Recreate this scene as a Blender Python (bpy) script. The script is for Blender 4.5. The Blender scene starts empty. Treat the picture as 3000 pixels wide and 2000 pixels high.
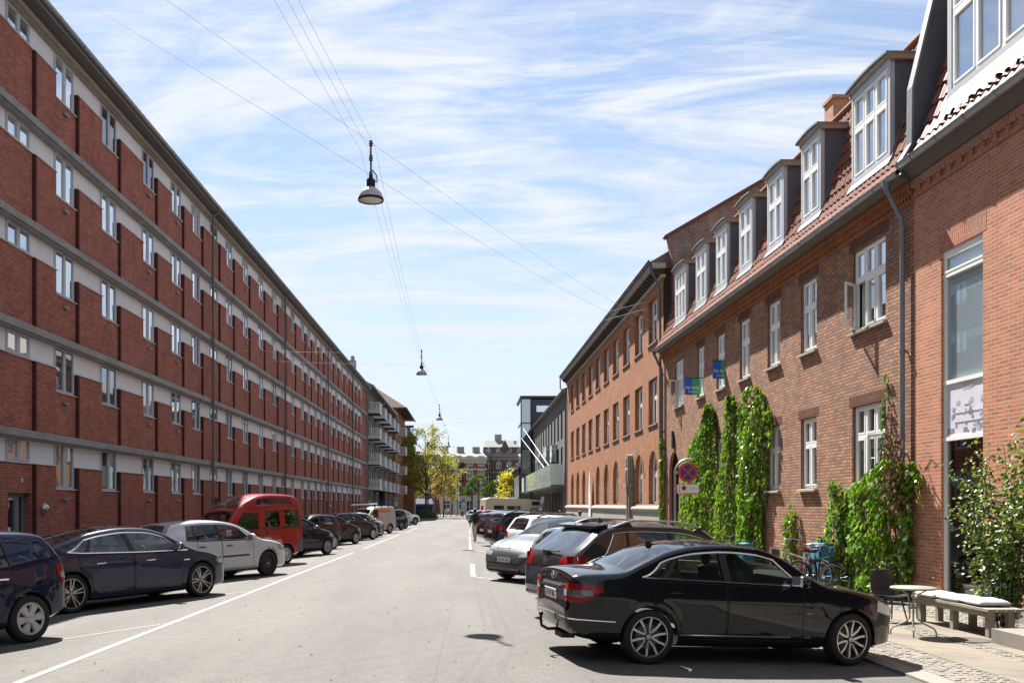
import bpy, bmesh, math, random
from mathutils import Vector, Matrix
from mathutils import noise as mnoise
R = math.radians
random.seed(11)
SC = bpy.context.scene
COL = SC.collection
cam_d = bpy.data.cameras.new("camera")
cam = bpy.data.objects.new("camera", cam_d)
COL.objects.link(cam)
cam.location = (0, 0, 1.82)
cam.rotation_euler = (R(90), 0, 0)
cam_d.sensor_width = 36
cam_d.lens = 32.4
cam_d.shift_x = 125 / 3000
cam_d.shift_y = 478 / 3000
cam_d.clip_end = 3000
SC.camera = cam
SUN_DIR = Vector((-2.25, 6.0, 8.2)).normalized()          # towards the sun
sun_el = math.asin(SUN_DIR.z)
sun_az = math.atan2(SUN_DIR.x, SUN_DIR.y)
sun_d = bpy.data.lights.new("sun", 'SUN')
sun = bpy.data.objects.new("sun", sun_d)
COL.objects.link(sun)
sun.rotation_euler = SUN_DIR.to_track_quat('Z', 'Y').to_euler()
sun.location = (-30, 60, 90)
sun_d.energy = 5.0
sun_d.angle = R(0.55)
sun_d.color = (1.0, 0.95, 0.88)
W = bpy.data.worlds.new("World")
SC.world = W
W.use_nodes = True
wt = W.node_tree
wt.nodes.clear()
def wn(t, **k):
    n = wt.nodes.new(t)
    for a, b in k.items():
        setattr(n, a, b)
    return n
def wl(a, b):
    wt.links.new(a, b)
sky = wn('ShaderNodeTexSky', sky_type='NISHITA')
sky.sun_disc = False
sky.sun_elevation = sun_el
sky.sun_rotation = sun_az
sky.altitude = 10
sky.air_density = 1.0
sky.dust_density = 0.25
sky.ozone_density = 2.0
tc = wn('ShaderNodeTexCoord')
sep = wn('ShaderNodeSeparateXYZ')
wl(tc.outputs['Generated'], sep.inputs[0])
zz = wn('ShaderNodeMath', operation='MAXIMUM'); zz.inputs[1].default_value = 0.0
wl(sep.outputs['Z'], zz.inputs[0])
za = wn('ShaderNodeMath', operation='ADD'); za.inputs[1].default_value = 0.16
wl(zz.outputs[0], za.inputs[0])
dx = wn('ShaderNodeMath', operation='DIVIDE'); wl(sep.outputs['X'], dx.inputs[0]); wl(za.outputs[0], dx.inputs[1])
dy = wn('ShaderNodeMath', operation='DIVIDE'); wl(sep.outputs['Y'], dy.inputs[0]); wl(za.outputs[0], dy.inputs[1])
cmb = wn('ShaderNodeCombineXYZ'); wl(dx.outputs[0], cmb.inputs[0]); wl(dy.outputs[0], cmb.inputs[1])
mp = wn('ShaderNodeMapping'); mp.inputs['Rotation'].default_value = (0, 0, R(-8)); mp.inputs['Scale'].default_value = (0.75, 1.9, 1)
mp.inputs['Location'].default_value = (3.4, 1.2, 0)
wl(cmb.outputs[0], mp.inputs['Vector'])
n1 = wn('ShaderNodeTexNoise'); n1.inputs['Scale'].default_value = 1.6; n1.inputs['Detail'].default_value = 9; n1.inputs['Roughness'].default_value = 0.62; n1.inputs['Distortion'].default_value = 1.7
wl(mp.outputs[0], n1.inputs['Vector'])
mp2 = wn('ShaderNodeMapping'); mp2.inputs['Rotation'].default_value = (0, 0, R(14)); mp2.inputs['Scale'].default_value = (0.9, 5.2, 1)
wl(cmb.outputs[0], mp2.inputs['Vector'])
n2 = wn('ShaderNodeTexNoise'); n2.inputs['Scale'].default_value = 1.6; n2.inputs['Detail'].default_value = 10; n2.inputs['Roughness'].default_value = 0.68; n2.inputs['Distortion'].default_value = 1.2
wl(mp2.outputs[0], n2.inputs['Vector'])
r1 = wn('ShaderNodeValToRGB'); r1.color_ramp.elements[0].position = 0.44; r1.color_ramp.elements[1].position = 0.66
wl(n1.outputs['Fac'], r1.inputs[0])
r2 = wn('ShaderNodeValToRGB'); r2.color_ramp.elements[0].position = 0.47; r2.color_ramp.elements[1].position = 0.68
wl(n2.outputs['Fac'], r2.inputs[0])
cadd = wn('ShaderNodeMath', operation='MULTIPLY'); cadd.inputs[1].default_value = 0.55
wl(r2.outputs[0], cadd.inputs[0])
csum = wn('ShaderNodeMath', operation='ADD', use_clamp=True); wl(r1.outputs[0], csum.inputs[0]); wl(cadd.outputs[0], csum.inputs[1])
cf = wn('ShaderNodeMath', operation='MULTIPLY_ADD', use_clamp=True); cf.inputs[1].default_value = 0.80; cf.inputs[2].default_value = 0.19
wl(csum.outputs[0], cf.inputs[0])
mx = wn('ShaderNodeMix', data_type='RGBA'); mx.inputs[7].default_value = (5.6, 5.9, 6.3, 1)
wl(cf.outputs[0], mx.inputs[0]); wl(sky.outputs[0], mx.inputs[6])
bg = wn('ShaderNodeBackground'); bg.inputs[1].default_value = 0.05
hz = wn('ShaderNodeMapRange'); hz.interpolation_type = 'SMOOTHSTEP'
hz.inputs['From Min'].default_value = 0.0; hz.inputs['From Max'].default_value = 0.38; hz.inputs['To Min'].default_value = 0.85; hz.inputs['To Max'].default_value = 0.0
wl(zz.outputs[0], hz.inputs[0])
mxh = wn('ShaderNodeMix', data_type='RGBA'); mxh.inputs[7].default_value = (5.0, 5.55, 6.3, 1)
wl(hz.outputs[0], mxh.inputs[0]); wl(mx.outputs[2], mxh.inputs[6])
wl(mxh.outputs[2], bg.inputs[0])
wo = wn('ShaderNodeOutputWorld'); wl(bg.outputs[0], wo.inputs[0])
SC.view_settings.view_transform = 'Standard'
SC.view_settings.look = 'None'
SC.view_settings.exposure = 1.66
SC.view_settings.gamma = 1.0
def _nt(name):
    m = bpy.data.materials.new(name)
    m.use_nodes = True
    nt = m.node_tree
    nt.nodes.clear()
    out = nt.nodes.new('ShaderNodeOutputMaterial')
    return m, nt, out
def _pr(nt, out, **k):
    p = nt.nodes.new('ShaderNodeBsdfPrincipled')
    for a, b in k.items():
        p.inputs[a].default_value = b
    nt.links.new(p.outputs[0], out.inputs[0])
    return p
def c4(c):
    return (c[0], c[1], c[2], 1.0)
def mat(name, col, rough=0.6, metal=0.0, var=0.15, nscale=4.0, bump=0.0, bscale=60.0, coat=0.0, spec=0.5, rvar=0.0):
    """Principled material whose colour drifts a little with object-space noise."""
    m, nt, out = _nt(name)
    p = _pr(nt, out, Roughness=rough, Metallic=metal)
    p.inputs['Coat Weight'].default_value = coat
    p.inputs['Coat Roughness'].default_value = 0.04
    p.inputs['Specular IOR Level'].default_value = spec
    t = nt.nodes.new('ShaderNodeTexCoord')
    n = nt.nodes.new('ShaderNodeTexNoise')
    n.inputs['Scale'].default_value = nscale
    n.inputs['Detail'].default_value = 6
    n.inputs['Roughness'].default_value = 0.65
    nt.links.new(t.outputs['Object'], n.inputs['Vector'])
    mixn = nt.nodes.new('ShaderNodeMix'); mixn.data_type = 'RGBA'
    mixn.inputs[6].default_value = c4([max(0, c * (1 - var)) for c in col])
    mixn.inputs[7].default_value = c4([min(1, c * (1 + var)) for c in col])
    nt.links.new(n.outputs['Fac'], mixn.inputs[0])
    nt.links.new(mixn.outputs[2], p.inputs['Base Color'])
    if rvar:
        mr = nt.nodes.new('ShaderNodeMapRange')
        mr.inputs['To Min'].default_value = max(0.02, rough - rvar); mr.inputs['To Max'].default_value = rough + rvar
        nt.links.new(n.outputs['Fac'], mr.inputs[0]); nt.links.new(mr.outputs[0], p.inputs['Roughness'])
    if bump:
        b = nt.nodes.new('ShaderNodeTexNoise'); b.inputs['Scale'].default_value = bscale; b.inputs['Detail'].default_value = 4
        nt.links.new(t.outputs['Object'], b.inputs['Vector'])
        bn = nt.nodes.new('ShaderNodeBump'); bn.inputs['Strength'].default_value = bump; bn.inputs['Distance'].default_value = 0.01
        nt.links.new(b.outputs['Fac'], bn.inputs['Height']); nt.links.new(bn.outputs[0], p.inputs['Normal'])
    return m
def brick(name, c1, c2, mortar, bw=0.24, rh=0.0667, ms=0.011, big=0.25, rot=False, bumpd=0.008, stain=(0.09, 0.07, 0.06), stainamt=0.25, bias=0.0):
    m, nt, out = _nt(name)
    p = _pr(nt, out, Roughness=0.88)
    p.inputs['Specular IOR Level'].default_value = 0.25
    L = nt.links.new
    t = nt.nodes.new('ShaderNodeTexCoord')
    s = nt.nodes.new('ShaderNodeSeparateXYZ'); L(t.outputs['Object'], s.inputs[0])
    a = nt.nodes.new('ShaderNodeMath'); a.operation = 'ADD'; L(s.outputs['X'], a.inputs[0]); L(s.outputs['Y'], a.inputs[1])
    c = nt.nodes.new('ShaderNodeCombineXYZ')
    if rot:
        L(s.outputs['Z'], c.inputs[0]); L(a.outputs[0], c.inputs[1])
    else:
        L(a.outputs[0], c.inputs[0]); L(s.outputs['Z'], c.inputs[1])
    wob = nt.nodes.new('ShaderNodeTexNoise'); wob.inputs['Scale'].default_value = 5.0; L(c.outputs[0], wob.inputs['Vector'])
    ws = nt.nodes.new('ShaderNodeVectorMath'); ws.operation = 'MULTIPLY_ADD'; ws.inputs[1].default_value = (0.014, 0.014, 0)
    L(wob.outputs['Color'], ws.inputs[0]); L(c.outputs[0], ws.inputs[2])
    b = nt.nodes.new('ShaderNodeTexBrick')
    b.inputs['Scale'].default_value = 1.0
    b.inputs['Color1'].default_value = c4(c1); b.inputs['Color2'].default_value = c4(c2); b.inputs['Mortar'].default_value = c4(mortar)
    b.inputs['Mortar Size'].default_value = ms; b.inputs['Mortar Smooth'].default_value = 0.15; b.inputs['Bias'].default_value = bias
    b.inputs['Brick Width'].default_value = bw; b.inputs['Row Height'].default_value = rh
    L(ws.outputs[0], b.inputs['Vector'])
    n = nt.nodes.new('ShaderNodeTexNoise'); n.inputs['Scale'].default_value = 1.1; n.inputs['Detail'].default_value = 8; n.inputs['Roughness'].default_value = 0.7
    L(t.outputs['Object'], n.inputs['Vector'])
    mr = nt.nodes.new('ShaderNodeMapRange'); mr.inputs['From Min'].default_value = 0.3; mr.inputs['From Max'].default_value = 0.7
    mr.inputs['To Min'].default_value = 1 - big; mr.inputs['To Max'].default_value = 1 + big; L(n.outputs['Fac'], mr.inputs[0])
    mul = nt.nodes.new('ShaderNodeVectorMath'); mul.operation = 'SCALE'; L(b.outputs['Color'], mul.inputs[0]); L(mr.outputs[0], mul.inputs['Scale'])
    ms_ = nt.nodes.new('ShaderNodeMapping'); ms_.inputs['Scale'].default_value = (2.6, .22, 1); L(c.outputs[0], ms_.inputs[0])
    n4 = nt.nodes.new('ShaderNodeTexNoise'); n4.inputs['Scale'].default_value = 1.6; n4.inputs['Detail'].default_value = 6; n4.inputs['Roughness'].default_value = .65; L(ms_.outputs[0], n4.inputs['Vector'])
    mr4 = nt.nodes.new('ShaderNodeMapRange'); mr4.inputs['From Min'].default_value = .3; mr4.inputs['From Max'].default_value = .7; mr4.inputs['To Min'].default_value = 1.0 - .55 * big; mr4.inputs['To Max'].default_value = 1.0 + .4 * big; L(n4.outputs['Fac'], mr4.inputs[0])
    mul4 = nt.nodes.new('ShaderNodeVectorMath'); mul4.operation = 'SCALE'; L(mul.outputs[0], mul4.inputs[0]); L(mr4.outputs[0], mul4.inputs['Scale']); mul = mul4
    n3 = nt.nodes.new('ShaderNodeTexNoise'); n3.inputs['Scale'].default_value = 0.55; n3.inputs['Detail'].default_value = 7; n3.inputs['Roughness'].default_value = 0.75
    L(t.outputs['Object'], n3.inputs['Vector'])
    rp = nt.nodes.new('ShaderNodeValToRGB'); rp.color_ramp.elements[0].position = 0.52; rp.color_ramp.elements[1].position = 0.75; L(n3.outputs['Fac'], rp.inputs[0])
    sm = nt.nodes.new('ShaderNodeMath'); sm.operation = 'MULTIPLY'; sm.inputs[1].default_value = stainamt; L(rp.outputs[0], sm.inputs[0])
    mixn = nt.nodes.new('ShaderNodeMix'); mixn.data_type = 'RGBA'; L(sm.outputs[0], mixn.inputs[0]); L(mul.outputs[0], mixn.inputs[6]); mixn.inputs[7].default_value = c4(stain)
    L(mixn.outputs[2], p.inputs['Base Color'])
    fn = nt.nodes.new('ShaderNodeTexNoise'); fn.inputs['Scale'].default_value = 45; fn.inputs['Detail'].default_value = 3; L(t.outputs['Object'], fn.inputs['Vector'])
    hh = nt.nodes.new('ShaderNodeMath'); hh.operation = 'MULTIPLY_ADD'; hh.inputs[1].default_value = -1.0; L(b.outputs['Fac'], hh.inputs[0]); L(fn.outputs['Fac'], hh.inputs[2])
    bn = nt.nodes.new('ShaderNodeBump'); bn.inputs['Strength'].default_value = 0.9; bn.inputs['Distance'].default_value = bumpd
    L(hh.outputs[0], bn.inputs['Height']); L(bn.outputs[0], p.inputs['Normal'])
    return m
def glass(name, tint=(0.55, 0.62, 0.6), base=0.06, gain=0.9, rough=0.0):
    """Thin pane: see-through with a Fresnel mirror on top."""
    m, nt, out = _nt(name)
    tr = nt.nodes.new('ShaderNodeBsdfTransparent'); tr.inputs[0].default_value = c4(tint)
    gl = nt.nodes.new('ShaderNodeBsdfGlossy'); gl.inputs['Roughness'].default_value = rough; gl.inputs[0].default_value = (0.95, 0.97, 1, 1)
    geo = nt.nodes.new('ShaderNodeNewGeometry')
    dt = nt.nodes.new('ShaderNodeVectorMath'); dt.operation = 'DOT_PRODUCT'; nt.links.new(geo.outputs['Incoming'], dt.inputs[0]); nt.links.new(geo.outputs['Normal'], dt.inputs[1])
    ab = nt.nodes.new('ShaderNodeMath'); ab.operation = 'ABSOLUTE'; nt.links.new(dt.outputs['Value'], ab.inputs[0])
    om = nt.nodes.new('ShaderNodeMath'); om.operation = 'SUBTRACT'; om.inputs[0].default_value = 1.0; nt.links.new(ab.outputs[0], om.inputs[1])
    pw = nt.nodes.new('ShaderNodeMath'); pw.operation = 'POWER'; pw.inputs[1].default_value = 5.0; nt.links.new(om.outputs[0], pw.inputs[0])
    fr = nt.nodes.new('ShaderNodeMath'); fr.operation = 'MULTIPLY_ADD'; fr.inputs[1].default_value = 0.96; fr.inputs[2].default_value = 0.04; nt.links.new(pw.outputs[0], fr.inputs[0])
    ma = nt.nodes.new('ShaderNodeMath'); ma.operation = 'MULTIPLY_ADD'; ma.use_clamp = True
    ma.inputs[1].default_value = gain; ma.inputs[2].default_value = base
    mi = nt.nodes.new('ShaderNodeMixShader')
    nt.links.new(fr.outputs[0], ma.inputs[0]); nt.links.new(ma.outputs[0], mi.inputs[0])
    nt.links.new(tr.outputs[0], mi.inputs[1]); nt.links.new(gl.outputs[0], mi.inputs[2]); nt.links.new(mi.outputs[0], out.inputs[0])
    return m
def pane(name, col, base=0.25, gain=0.9, wav=0.0):
    """House window: mirror coat over whatever curtain or dark room is behind it."""
    m, nt, out = _nt(name)
    df = nt.nodes.new('ShaderNodeBsdfDiffuse')
    t = nt.nodes.new('ShaderNodeTexCoord')
    w = nt.nodes.new('ShaderNodeTexWave'); w.inputs['Scale'].default_value = 6; w.inputs['Distortion'].default_value = 4
    nt.links.new(t.outputs['Object'], w.inputs['Vector'])
    mm = nt.nodes.new('ShaderNodeMix'); mm.data_type = 'RGBA'
    mm.inputs[6].default_value = c4([c * 0.6 for c in col]); mm.inputs[7].default_value = c4([min(1, c * 1.2) for c in col])
    nt.links.new(w.outputs['Fac'], mm.inputs[0]); nt.links.new(mm.outputs[2], df.inputs[0])
    gl = nt.nodes.new('ShaderNodeBsdfGlossy'); gl.inputs['Roughness'].default_value = 0.015; gl.inputs[0].default_value = (0.93, 0.96, 1, 1)
    n = nt.nodes.new('ShaderNodeTexNoise'); n.inputs['Scale'].default_value = 0.9; nt.links.new(t.outputs['Object'], n.inputs['Vector'])
    bn = nt.nodes.new('ShaderNodeBump'); bn.inputs['Strength'].default_value = 0.06; bn.inputs['Distance'].default_value = 0.05
    nt.links.new(n.outputs['Fac'], bn.inputs['Height']); nt.links.new(bn.outputs[0], gl.inputs['Normal'])
    geo = nt.nodes.new('ShaderNodeNewGeometry')
    dt = nt.nodes.new('ShaderNodeVectorMath'); dt.operation = 'DOT_PRODUCT'; nt.links.new(geo.outputs['Incoming'], dt.inputs[0]); nt.links.new(geo.outputs['Normal'], dt.inputs[1])
    ab = nt.nodes.new('ShaderNodeMath'); ab.operation = 'ABSOLUTE'; nt.links.new(dt.outputs['Value'], ab.inputs[0])
    om = nt.nodes.new('ShaderNodeMath'); om.operation = 'SUBTRACT'; om.inputs[0].default_value = 1.0; nt.links.new(ab.outputs[0], om.inputs[1])
    pw = nt.nodes.new('ShaderNodeMath'); pw.operation = 'POWER'; pw.inputs[1].default_value = 5.0; nt.links.new(om.outputs[0], pw.inputs[0])
    fr = nt.nodes.new('ShaderNodeMath'); fr.operation = 'MULTIPLY_ADD'; fr.inputs[1].default_value = 0.96; fr.inputs[2].default_value = 0.04; nt.links.new(pw.outputs[0], fr.inputs[0])
    ma = nt.nodes.new('ShaderNodeMath'); ma.operation = 'MULTIPLY_ADD'; ma.use_clamp = True; ma.inputs[1].default_value = gain; ma.inputs[2].default_value = base
    mi = nt.nodes.new('ShaderNodeMixShader')
    nt.links.new(fr.outputs[0], ma.inputs[0]); nt.links.new(ma.outputs[0], mi.inputs[0])
    nt.links.new(df.outputs[0], mi.inputs[1]); nt.links.new(gl.outputs[0], mi.inputs[2]); nt.links.new(mi.outputs[0], out.inputs[0])
    return m
def leafmat(name, ca, cb, cc, rough=0.38, trans=0.35, nscale=3.0):
    m, nt, out = _nt(name)
    p = nt.nodes.new('ShaderNodeBsdfPrincipled'); p.inputs['Roughness'].default_value = rough
    t = nt.nodes.new('ShaderNodeTexCoord')
    n = nt.nodes.new('ShaderNodeTexNoise'); n.inputs['Scale'].default_value = nscale; n.inputs['Detail'].default_value = 5
    nt.links.new(t.outputs['Object'], n.inputs['Vector'])
    wn_ = nt.nodes.new('ShaderNodeTexWhiteNoise'); nt.links.new(t.outputs['Object'], wn_.inputs['Vector'])
    geo = nt.nodes.new('ShaderNodeNewGeometry')
    mx_ = nt.nodes.new('ShaderNodeMix'); mx_.data_type = 'FLOAT'; mx_.inputs[0].default_value = 0.55
    nt.links.new(n.outputs['Fac'], mx_.inputs[2]); nt.links.new(geo.outputs['Random Per Island'], mx_.inputs[3])
    r = nt.nodes.new('ShaderNodeValToRGB')
    r.color_ramp.elements[0].color = c4(ca); r.color_ramp.elements[0].position = 0.2
    r.color_ramp.elements[1].color = c4(cc); r.color_ramp.elements[1].position = 0.85
    e = r.color_ramp.elements.new(0.5); e.color = c4(cb)
    nt.links.new(mx_.outputs[0], r.inputs[0]); nt.links.new(r.outputs[0], p.inputs['Base Color'])
    tl = nt.nodes.new('ShaderNodeBsdfTranslucent')
    sc = nt.nodes.new('ShaderNodeVectorMath'); sc.operation = 'MULTIPLY'; sc.inputs[1].default_value = (1.5, 1.35, 0.5)
    nt.links.new(r.outputs[0], sc.inputs[0]); nt.links.new(sc.outputs[0], tl.inputs[0])
    mi = nt.nodes.new('ShaderNodeMixShader'); mi.inputs[0].default_value = trans
    nt.links.new(p.outputs[0], mi.inputs[1]); nt.links.new(tl.outputs[0], mi.inputs[2]); nt.links.new(mi.outputs[0], out.inputs[0])
    return m
def paint(name, col, metal=0.35, rough=0.28, dust=0.0):
    """Car paint: metallic base under a clear coat with a thin uneven film of dust."""
    m, nt, out = _nt(name)
    p = _pr(nt, out, Metallic=metal, Roughness=rough)
    p.inputs['Specular IOR Level'].default_value = 0.05
    p.inputs['Coat Weight'].default_value = 1.0; p.inputs['Coat Roughness'].default_value = 0.03; p.inputs['Coat IOR'].default_value = 1.5
    t = nt.nodes.new('ShaderNodeTexCoord')
    n = nt.nodes.new('ShaderNodeTexNoise'); n.inputs['Scale'].default_value = 3.0; n.inputs['Detail'].default_value = 9; n.inputs['Roughness'].default_value = 0.7
    nt.links.new(t.outputs['Object'], n.inputs['Vector'])
    s = nt.nodes.new('ShaderNodeSeparateXYZ'); nt.links.new(t.outputs['Object'], s.inputs[0])
    mr = nt.nodes.new('ShaderNodeMapRange'); mr.inputs['From Min'].default_value = 0.15; mr.inputs['From Max'].default_value = 0.75
    mr.inputs['To Min'].default_value = 1.0; mr.inputs['To Max'].default_value = 0.25; nt.links.new(s.outputs['Z'], mr.inputs[0])
    mu = nt.nodes.new('ShaderNodeMath'); mu.operation = 'MULTIPLY'; nt.links.new(n.outputs['Fac'], mu.inputs[0]); nt.links.new(mr.outputs[0], mu.inputs[1])
    mu2 = nt.nodes.new('ShaderNodeMath'); mu2.operation = 'MULTIPLY'; mu2.inputs[1].default_value = 0.05 + dust; nt.links.new(mu.outputs[0], mu2.inputs[0])
    mi = nt.nodes.new('ShaderNodeMix'); mi.data_type = 'RGBA'; mi.inputs[6].default_value = c4(col); mi.inputs[7].default_value = (0.16, 0.14, 0.12, 1)
    nt.links.new(mu2.outputs[0], mi.inputs[0]); nt.links.new(mi.outputs[2], p.inputs['Base Color'])
    mr2 = nt.nodes.new('ShaderNodeMapRange'); mr2.inputs['To Min'].default_value = 0.015; mr2.inputs['To Max'].default_value = 0.05 + dust * 0.3
    nt.links.new(mu.outputs[0], mr2.inputs[0]); nt.links.new(mr2.outputs[0], p.inputs['Coat Roughness'])
    return m
class MB:
    def __init__(s):
        s.v = []; s.f = []; s.m = []
    def face(s, pts, mi=0):
        i = len(s.v); s.v.extend([tuple(p) for p in pts]); s.f.append(list(range(i, i + len(pts)))); s.m.append(mi)
    def box(s, x0, x1, y0, y1, z0, z1, mi=0):
        i = len(s.v)
        s.v += [(x0, y0, z0), (x1, y0, z0), (x1, y1, z0), (x0, y1, z0), (x0, y0, z1), (x1, y0, z1), (x1, y1, z1), (x0, y1, z1)]
        for q in ((0, 3, 2, 1), (4, 5, 6, 7), (0, 1, 5, 4), (1, 2, 6, 5), (2, 3, 7, 6), (3, 0, 4, 7)):
            s.f.append([i + k for k in q]); s.m.append(mi)
    def prism(s, poly, axis, a, b, mi=0):
        n = len(poly); i = len(s.v)
        def P(p, q, t):
            return (t, p, q) if axis == 'x' else ((p, t, q) if axis == 'y' else (p, q, t))
        s.v += [P(p, q, a) for p, q in poly] + [P(p, q, b) for p, q in poly]
        s.f.append([i + k for k in range(n)][::-1]); s.m.append(mi)
        s.f.append([i + n + k for k in range(n)]); s.m.append(mi)
        for k in range(n):
            s.f.append([i + k, i + (k + 1) % n, i + n + (k + 1) % n, i + n + k]); s.m.append(mi)
    def tube(s, path, r, n=6, mi=0, closed=False):
        path = [Vector(p) for p in path]
        m = len(path)
        rr = r if isinstance(r, (list, tuple)) else [r] * m
        i0 = len(s.v)
        up = None
        for k in range(m):
            a = path[(k - 1) % m] if (closed or k > 0) else path[k]
            b = path[(k + 1) % m] if (closed or k < m - 1) else path[k]
            d = (b - a)
            d = d.normalized() if d.length > 1e-9 else Vector((0, 0, 1))
            if up is None:
                up = Vector((0, 0, 1)) if abs(d.z) < 0.9 else Vector((1, 0, 0))
            u = d.cross(up)
            if u.length < 1e-6:
                u = d.cross(Vector((0.3, 1, 0.2)))
            u.normalize(); w = u.cross(d).normalized(); up = w
            for j in range(n):
                t = 2 * math.pi * j / n
                s.v.append(tuple(path[k] + (u * math.cos(t) + w * math.sin(t)) * rr[k]))
        for k in range(m if closed else m - 1):
            k2 = (k + 1) % m
            for j in range(n):
                j2 = (j + 1) % n
                s.f.append([i0 + k * n + j, i0 + k * n + j2, i0 + k2 * n + j2, i0 + k2 * n + j]); s.m.append(mi)
        if not closed:
            s.f.append([i0 + j for j in range(n)][::-1]); s.m.append(mi)
            s.f.append([i0 + (m - 1) * n + j for j in range(n)]); s.m.append(mi)
    def lathe(s, prof, n=16, c=(0, 0, 0), axis='z', mi=0, closed=False, cap=True):
        i0 = len(s.v); k = len(prof)
        for r, h in prof:
            for j in range(n):
                t = 2 * math.pi * j / n
                a, b = r * math.cos(t), r * math.sin(t)
                p = (a, b, h) if axis == 'z' else ((a, h, b) if axis == 'y' else (h, a, b))
                s.v.append((c[0] + p[0], c[1] + p[1], c[2] + p[2]))
        for q in range(k if closed else k - 1):
            q2 = (q + 1) % k
            for j in range(n):
                j2 = (j + 1) % n
                s.f.append([i0 + q * n + j, i0 + q * n + j2, i0 + q2 * n + j2, i0 + q2 * n + j]); s.m.append(mi)
        if not closed and cap:
            s.f.append([i0 + j for j in range(n)][::-1]); s.m.append(mi)
            s.f.append([i0 + (k - 1) * n + j for j in range(n)]); s.m.append(mi)
    def ball(s, c, rx, ry=None, rz=None, n=10, mi=0):
        ry = rx if ry is None else ry; rz = rx if rz is None else rz
        i0 = len(s.v)
        rows = max(4, n // 2)
        for a in range(rows + 1):
            t = math.pi * a / rows
            for j in range(n):
                q = 2 * math.pi * j / n
                s.v.append((c[0] + rx * math.sin(t) * math.cos(q), c[1] + ry * math.sin(t) * math.sin(q), c[2] + rz * math.cos(t)))
        for a in range(rows):
            for j in range(n):
                j2 = (j + 1) % n
                s.f.append([i0 + a * n + j, i0 + (a + 1) * n + j, i0 + (a + 1) * n + j2, i0 + a * n + j2]); s.m.append(mi)
    def grid(s, fn, nu, nv, mi=0, back=None):
        """fn(u,v)->point; with back a second function closes it into a solid."""
        i0 = len(s.v)
        for a in range(nu + 1):
            for b in range(nv + 1):
                s.v.append(tuple(fn(a / nu, b / nv)))
        W_ = nv + 1
        for a in range(nu):
            for b in range(nv):
                s.f.append([i0 + a * W_ + b, i0 + (a + 1) * W_ + b, i0 + (a + 1) * W_ + b + 1, i0 + a * W_ + b + 1]); s.m.append(mi)
        if back:
            j0 = len(s.v)
            for a in range(nu + 1):
                for b in range(nv + 1):
                    s.v.append(tuple(back(a / nu, b / nv)))
            for a in range(nu):
                for b in range(nv):
                    s.f.append([j0 + a * W_ + b, j0 + a * W_ + b + 1, j0 + (a + 1) * W_ + b + 1, j0 + (a + 1) * W_ + b]); s.m.append(mi)
            rim = [a * W_ for a in range(nu + 1)] + [nu * W_ + b for b in range(1, nv + 1)] + [a * W_ + nv for a in range(nu - 1, -1, -1)] + [b for b in range(nv - 1, 0, -1)]
            for k in range(len(rim)):
                p, q = rim[k], rim[(k + 1) % len(rim)]
                s.f.append([i0 + p, j0 + p, j0 + q, i0 + q]); s.m.append(mi)
    def mesh(s, name, mats, smooth=None, recalc=True, merge=False):
        me = bpy.data.meshes.new(name)
        me.from_pydata(s.v, [], s.f)
        if not isinstance(mats, (list, tuple)):
            mats = [mats]
        for m in mats:
            me.materials.append(m)
        me.polygons.foreach_set('material_index', s.m)
        if recalc or merge:
            b = bmesh.new(); b.from_mesh(me)
            if merge:
                bmesh.ops.remove_doubles(b, verts=b.verts, dist=1e-5)
            if recalc:
                bmesh.ops.recalc_face_normals(b, faces=b.faces)
            b.to_mesh(me); b.free()
        if smooth:
            me.polygons.foreach_set('use_smooth', [True] * len(me.polygons))
            me.set_sharp_from_angle(angle=R(smooth))
        me.update()
        return me
    def build(s, name, mats, parent=None, smooth=None, loc=None, recalc=True, merge=False):
        return link(name, s.mesh(name, mats, smooth, recalc, merge), parent, loc)
def link(name, me, parent=None, loc=None, rot=None):
    o = bpy.data.objects.new(name, me)
    COL.objects.link(o)
    if parent:
        o.parent = parent
    if loc is not None:
        o.location = loc
    if rot is not None:
        o.rotation_euler = rot
    return o
def tag(o, label, cat, group=None, kind=None):
    if label:
        o['label'] = label
    if cat:
        o['category'] = cat
    if group:
        o['group'] = group
    if kind:
        o['kind'] = kind
    return o
def thing(name, label, cat, loc=(0, 0, 0), rz=0.0, group=None):
    o = bpy.data.objects.new(name, None)
    COL.objects.link(o)
    o.location = loc; o.rotation_euler = (0, 0, rz); o.empty_display_size = 0.3
    return tag(o, label, cat, group)
def struct(name, mb, m, **k):
    o = mb.build(name, m, **k)
    o['kind'] = 'structure'
    return o
def text(name, s, size, m, parent, loc, rot, ext=0.002, align='CENTER', sx=1.0):
    cu = bpy.data.curves.new(name, 'FONT')
    cu.body = s; cu.size = size; cu.extrude = ext; cu.align_x = align; cu.align_y = 'CENTER'
    t = bpy.data.objects.new(name, cu); COL.objects.link(t)
    dg = bpy.context.evaluated_depsgraph_get()
    me = bpy.data.meshes.new_from_object(t.evaluated_get(dg))
    bpy.data.objects.remove(t); bpy.data.curves.remove(cu)
    me.materials.clear(); me.materials.append(m)
    o = link(name, me, parent, loc, rot); o.scale = (sx, 1, 1)
    return o
def lerp(a, b, t):
    return a + (b - a) * t
def pl(pts, x):
    """piecewise linear"""
    if x <= pts[0][0]:
        return pts[0][1]
    for (a, b), (c, d) in zip(pts, pts[1:]):
        if x <= c:
            return b + (d - b) * (x - a) / (c - a)
    return pts[-1][1]
def ground_z(x, y):
    z = -.003 * min(max(y, 0), 110)
    if x < -5:
        z -= .045 * min(-5 - x, 4.6)
    if x > 1:
        z -= .04 * min(x - 1, 4.2)
    return z
def side_z(x, y):                      # right pavement
    return -.003 * min(max(y, 0), 110) - .13 + .015 * (x - 5.2)
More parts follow.
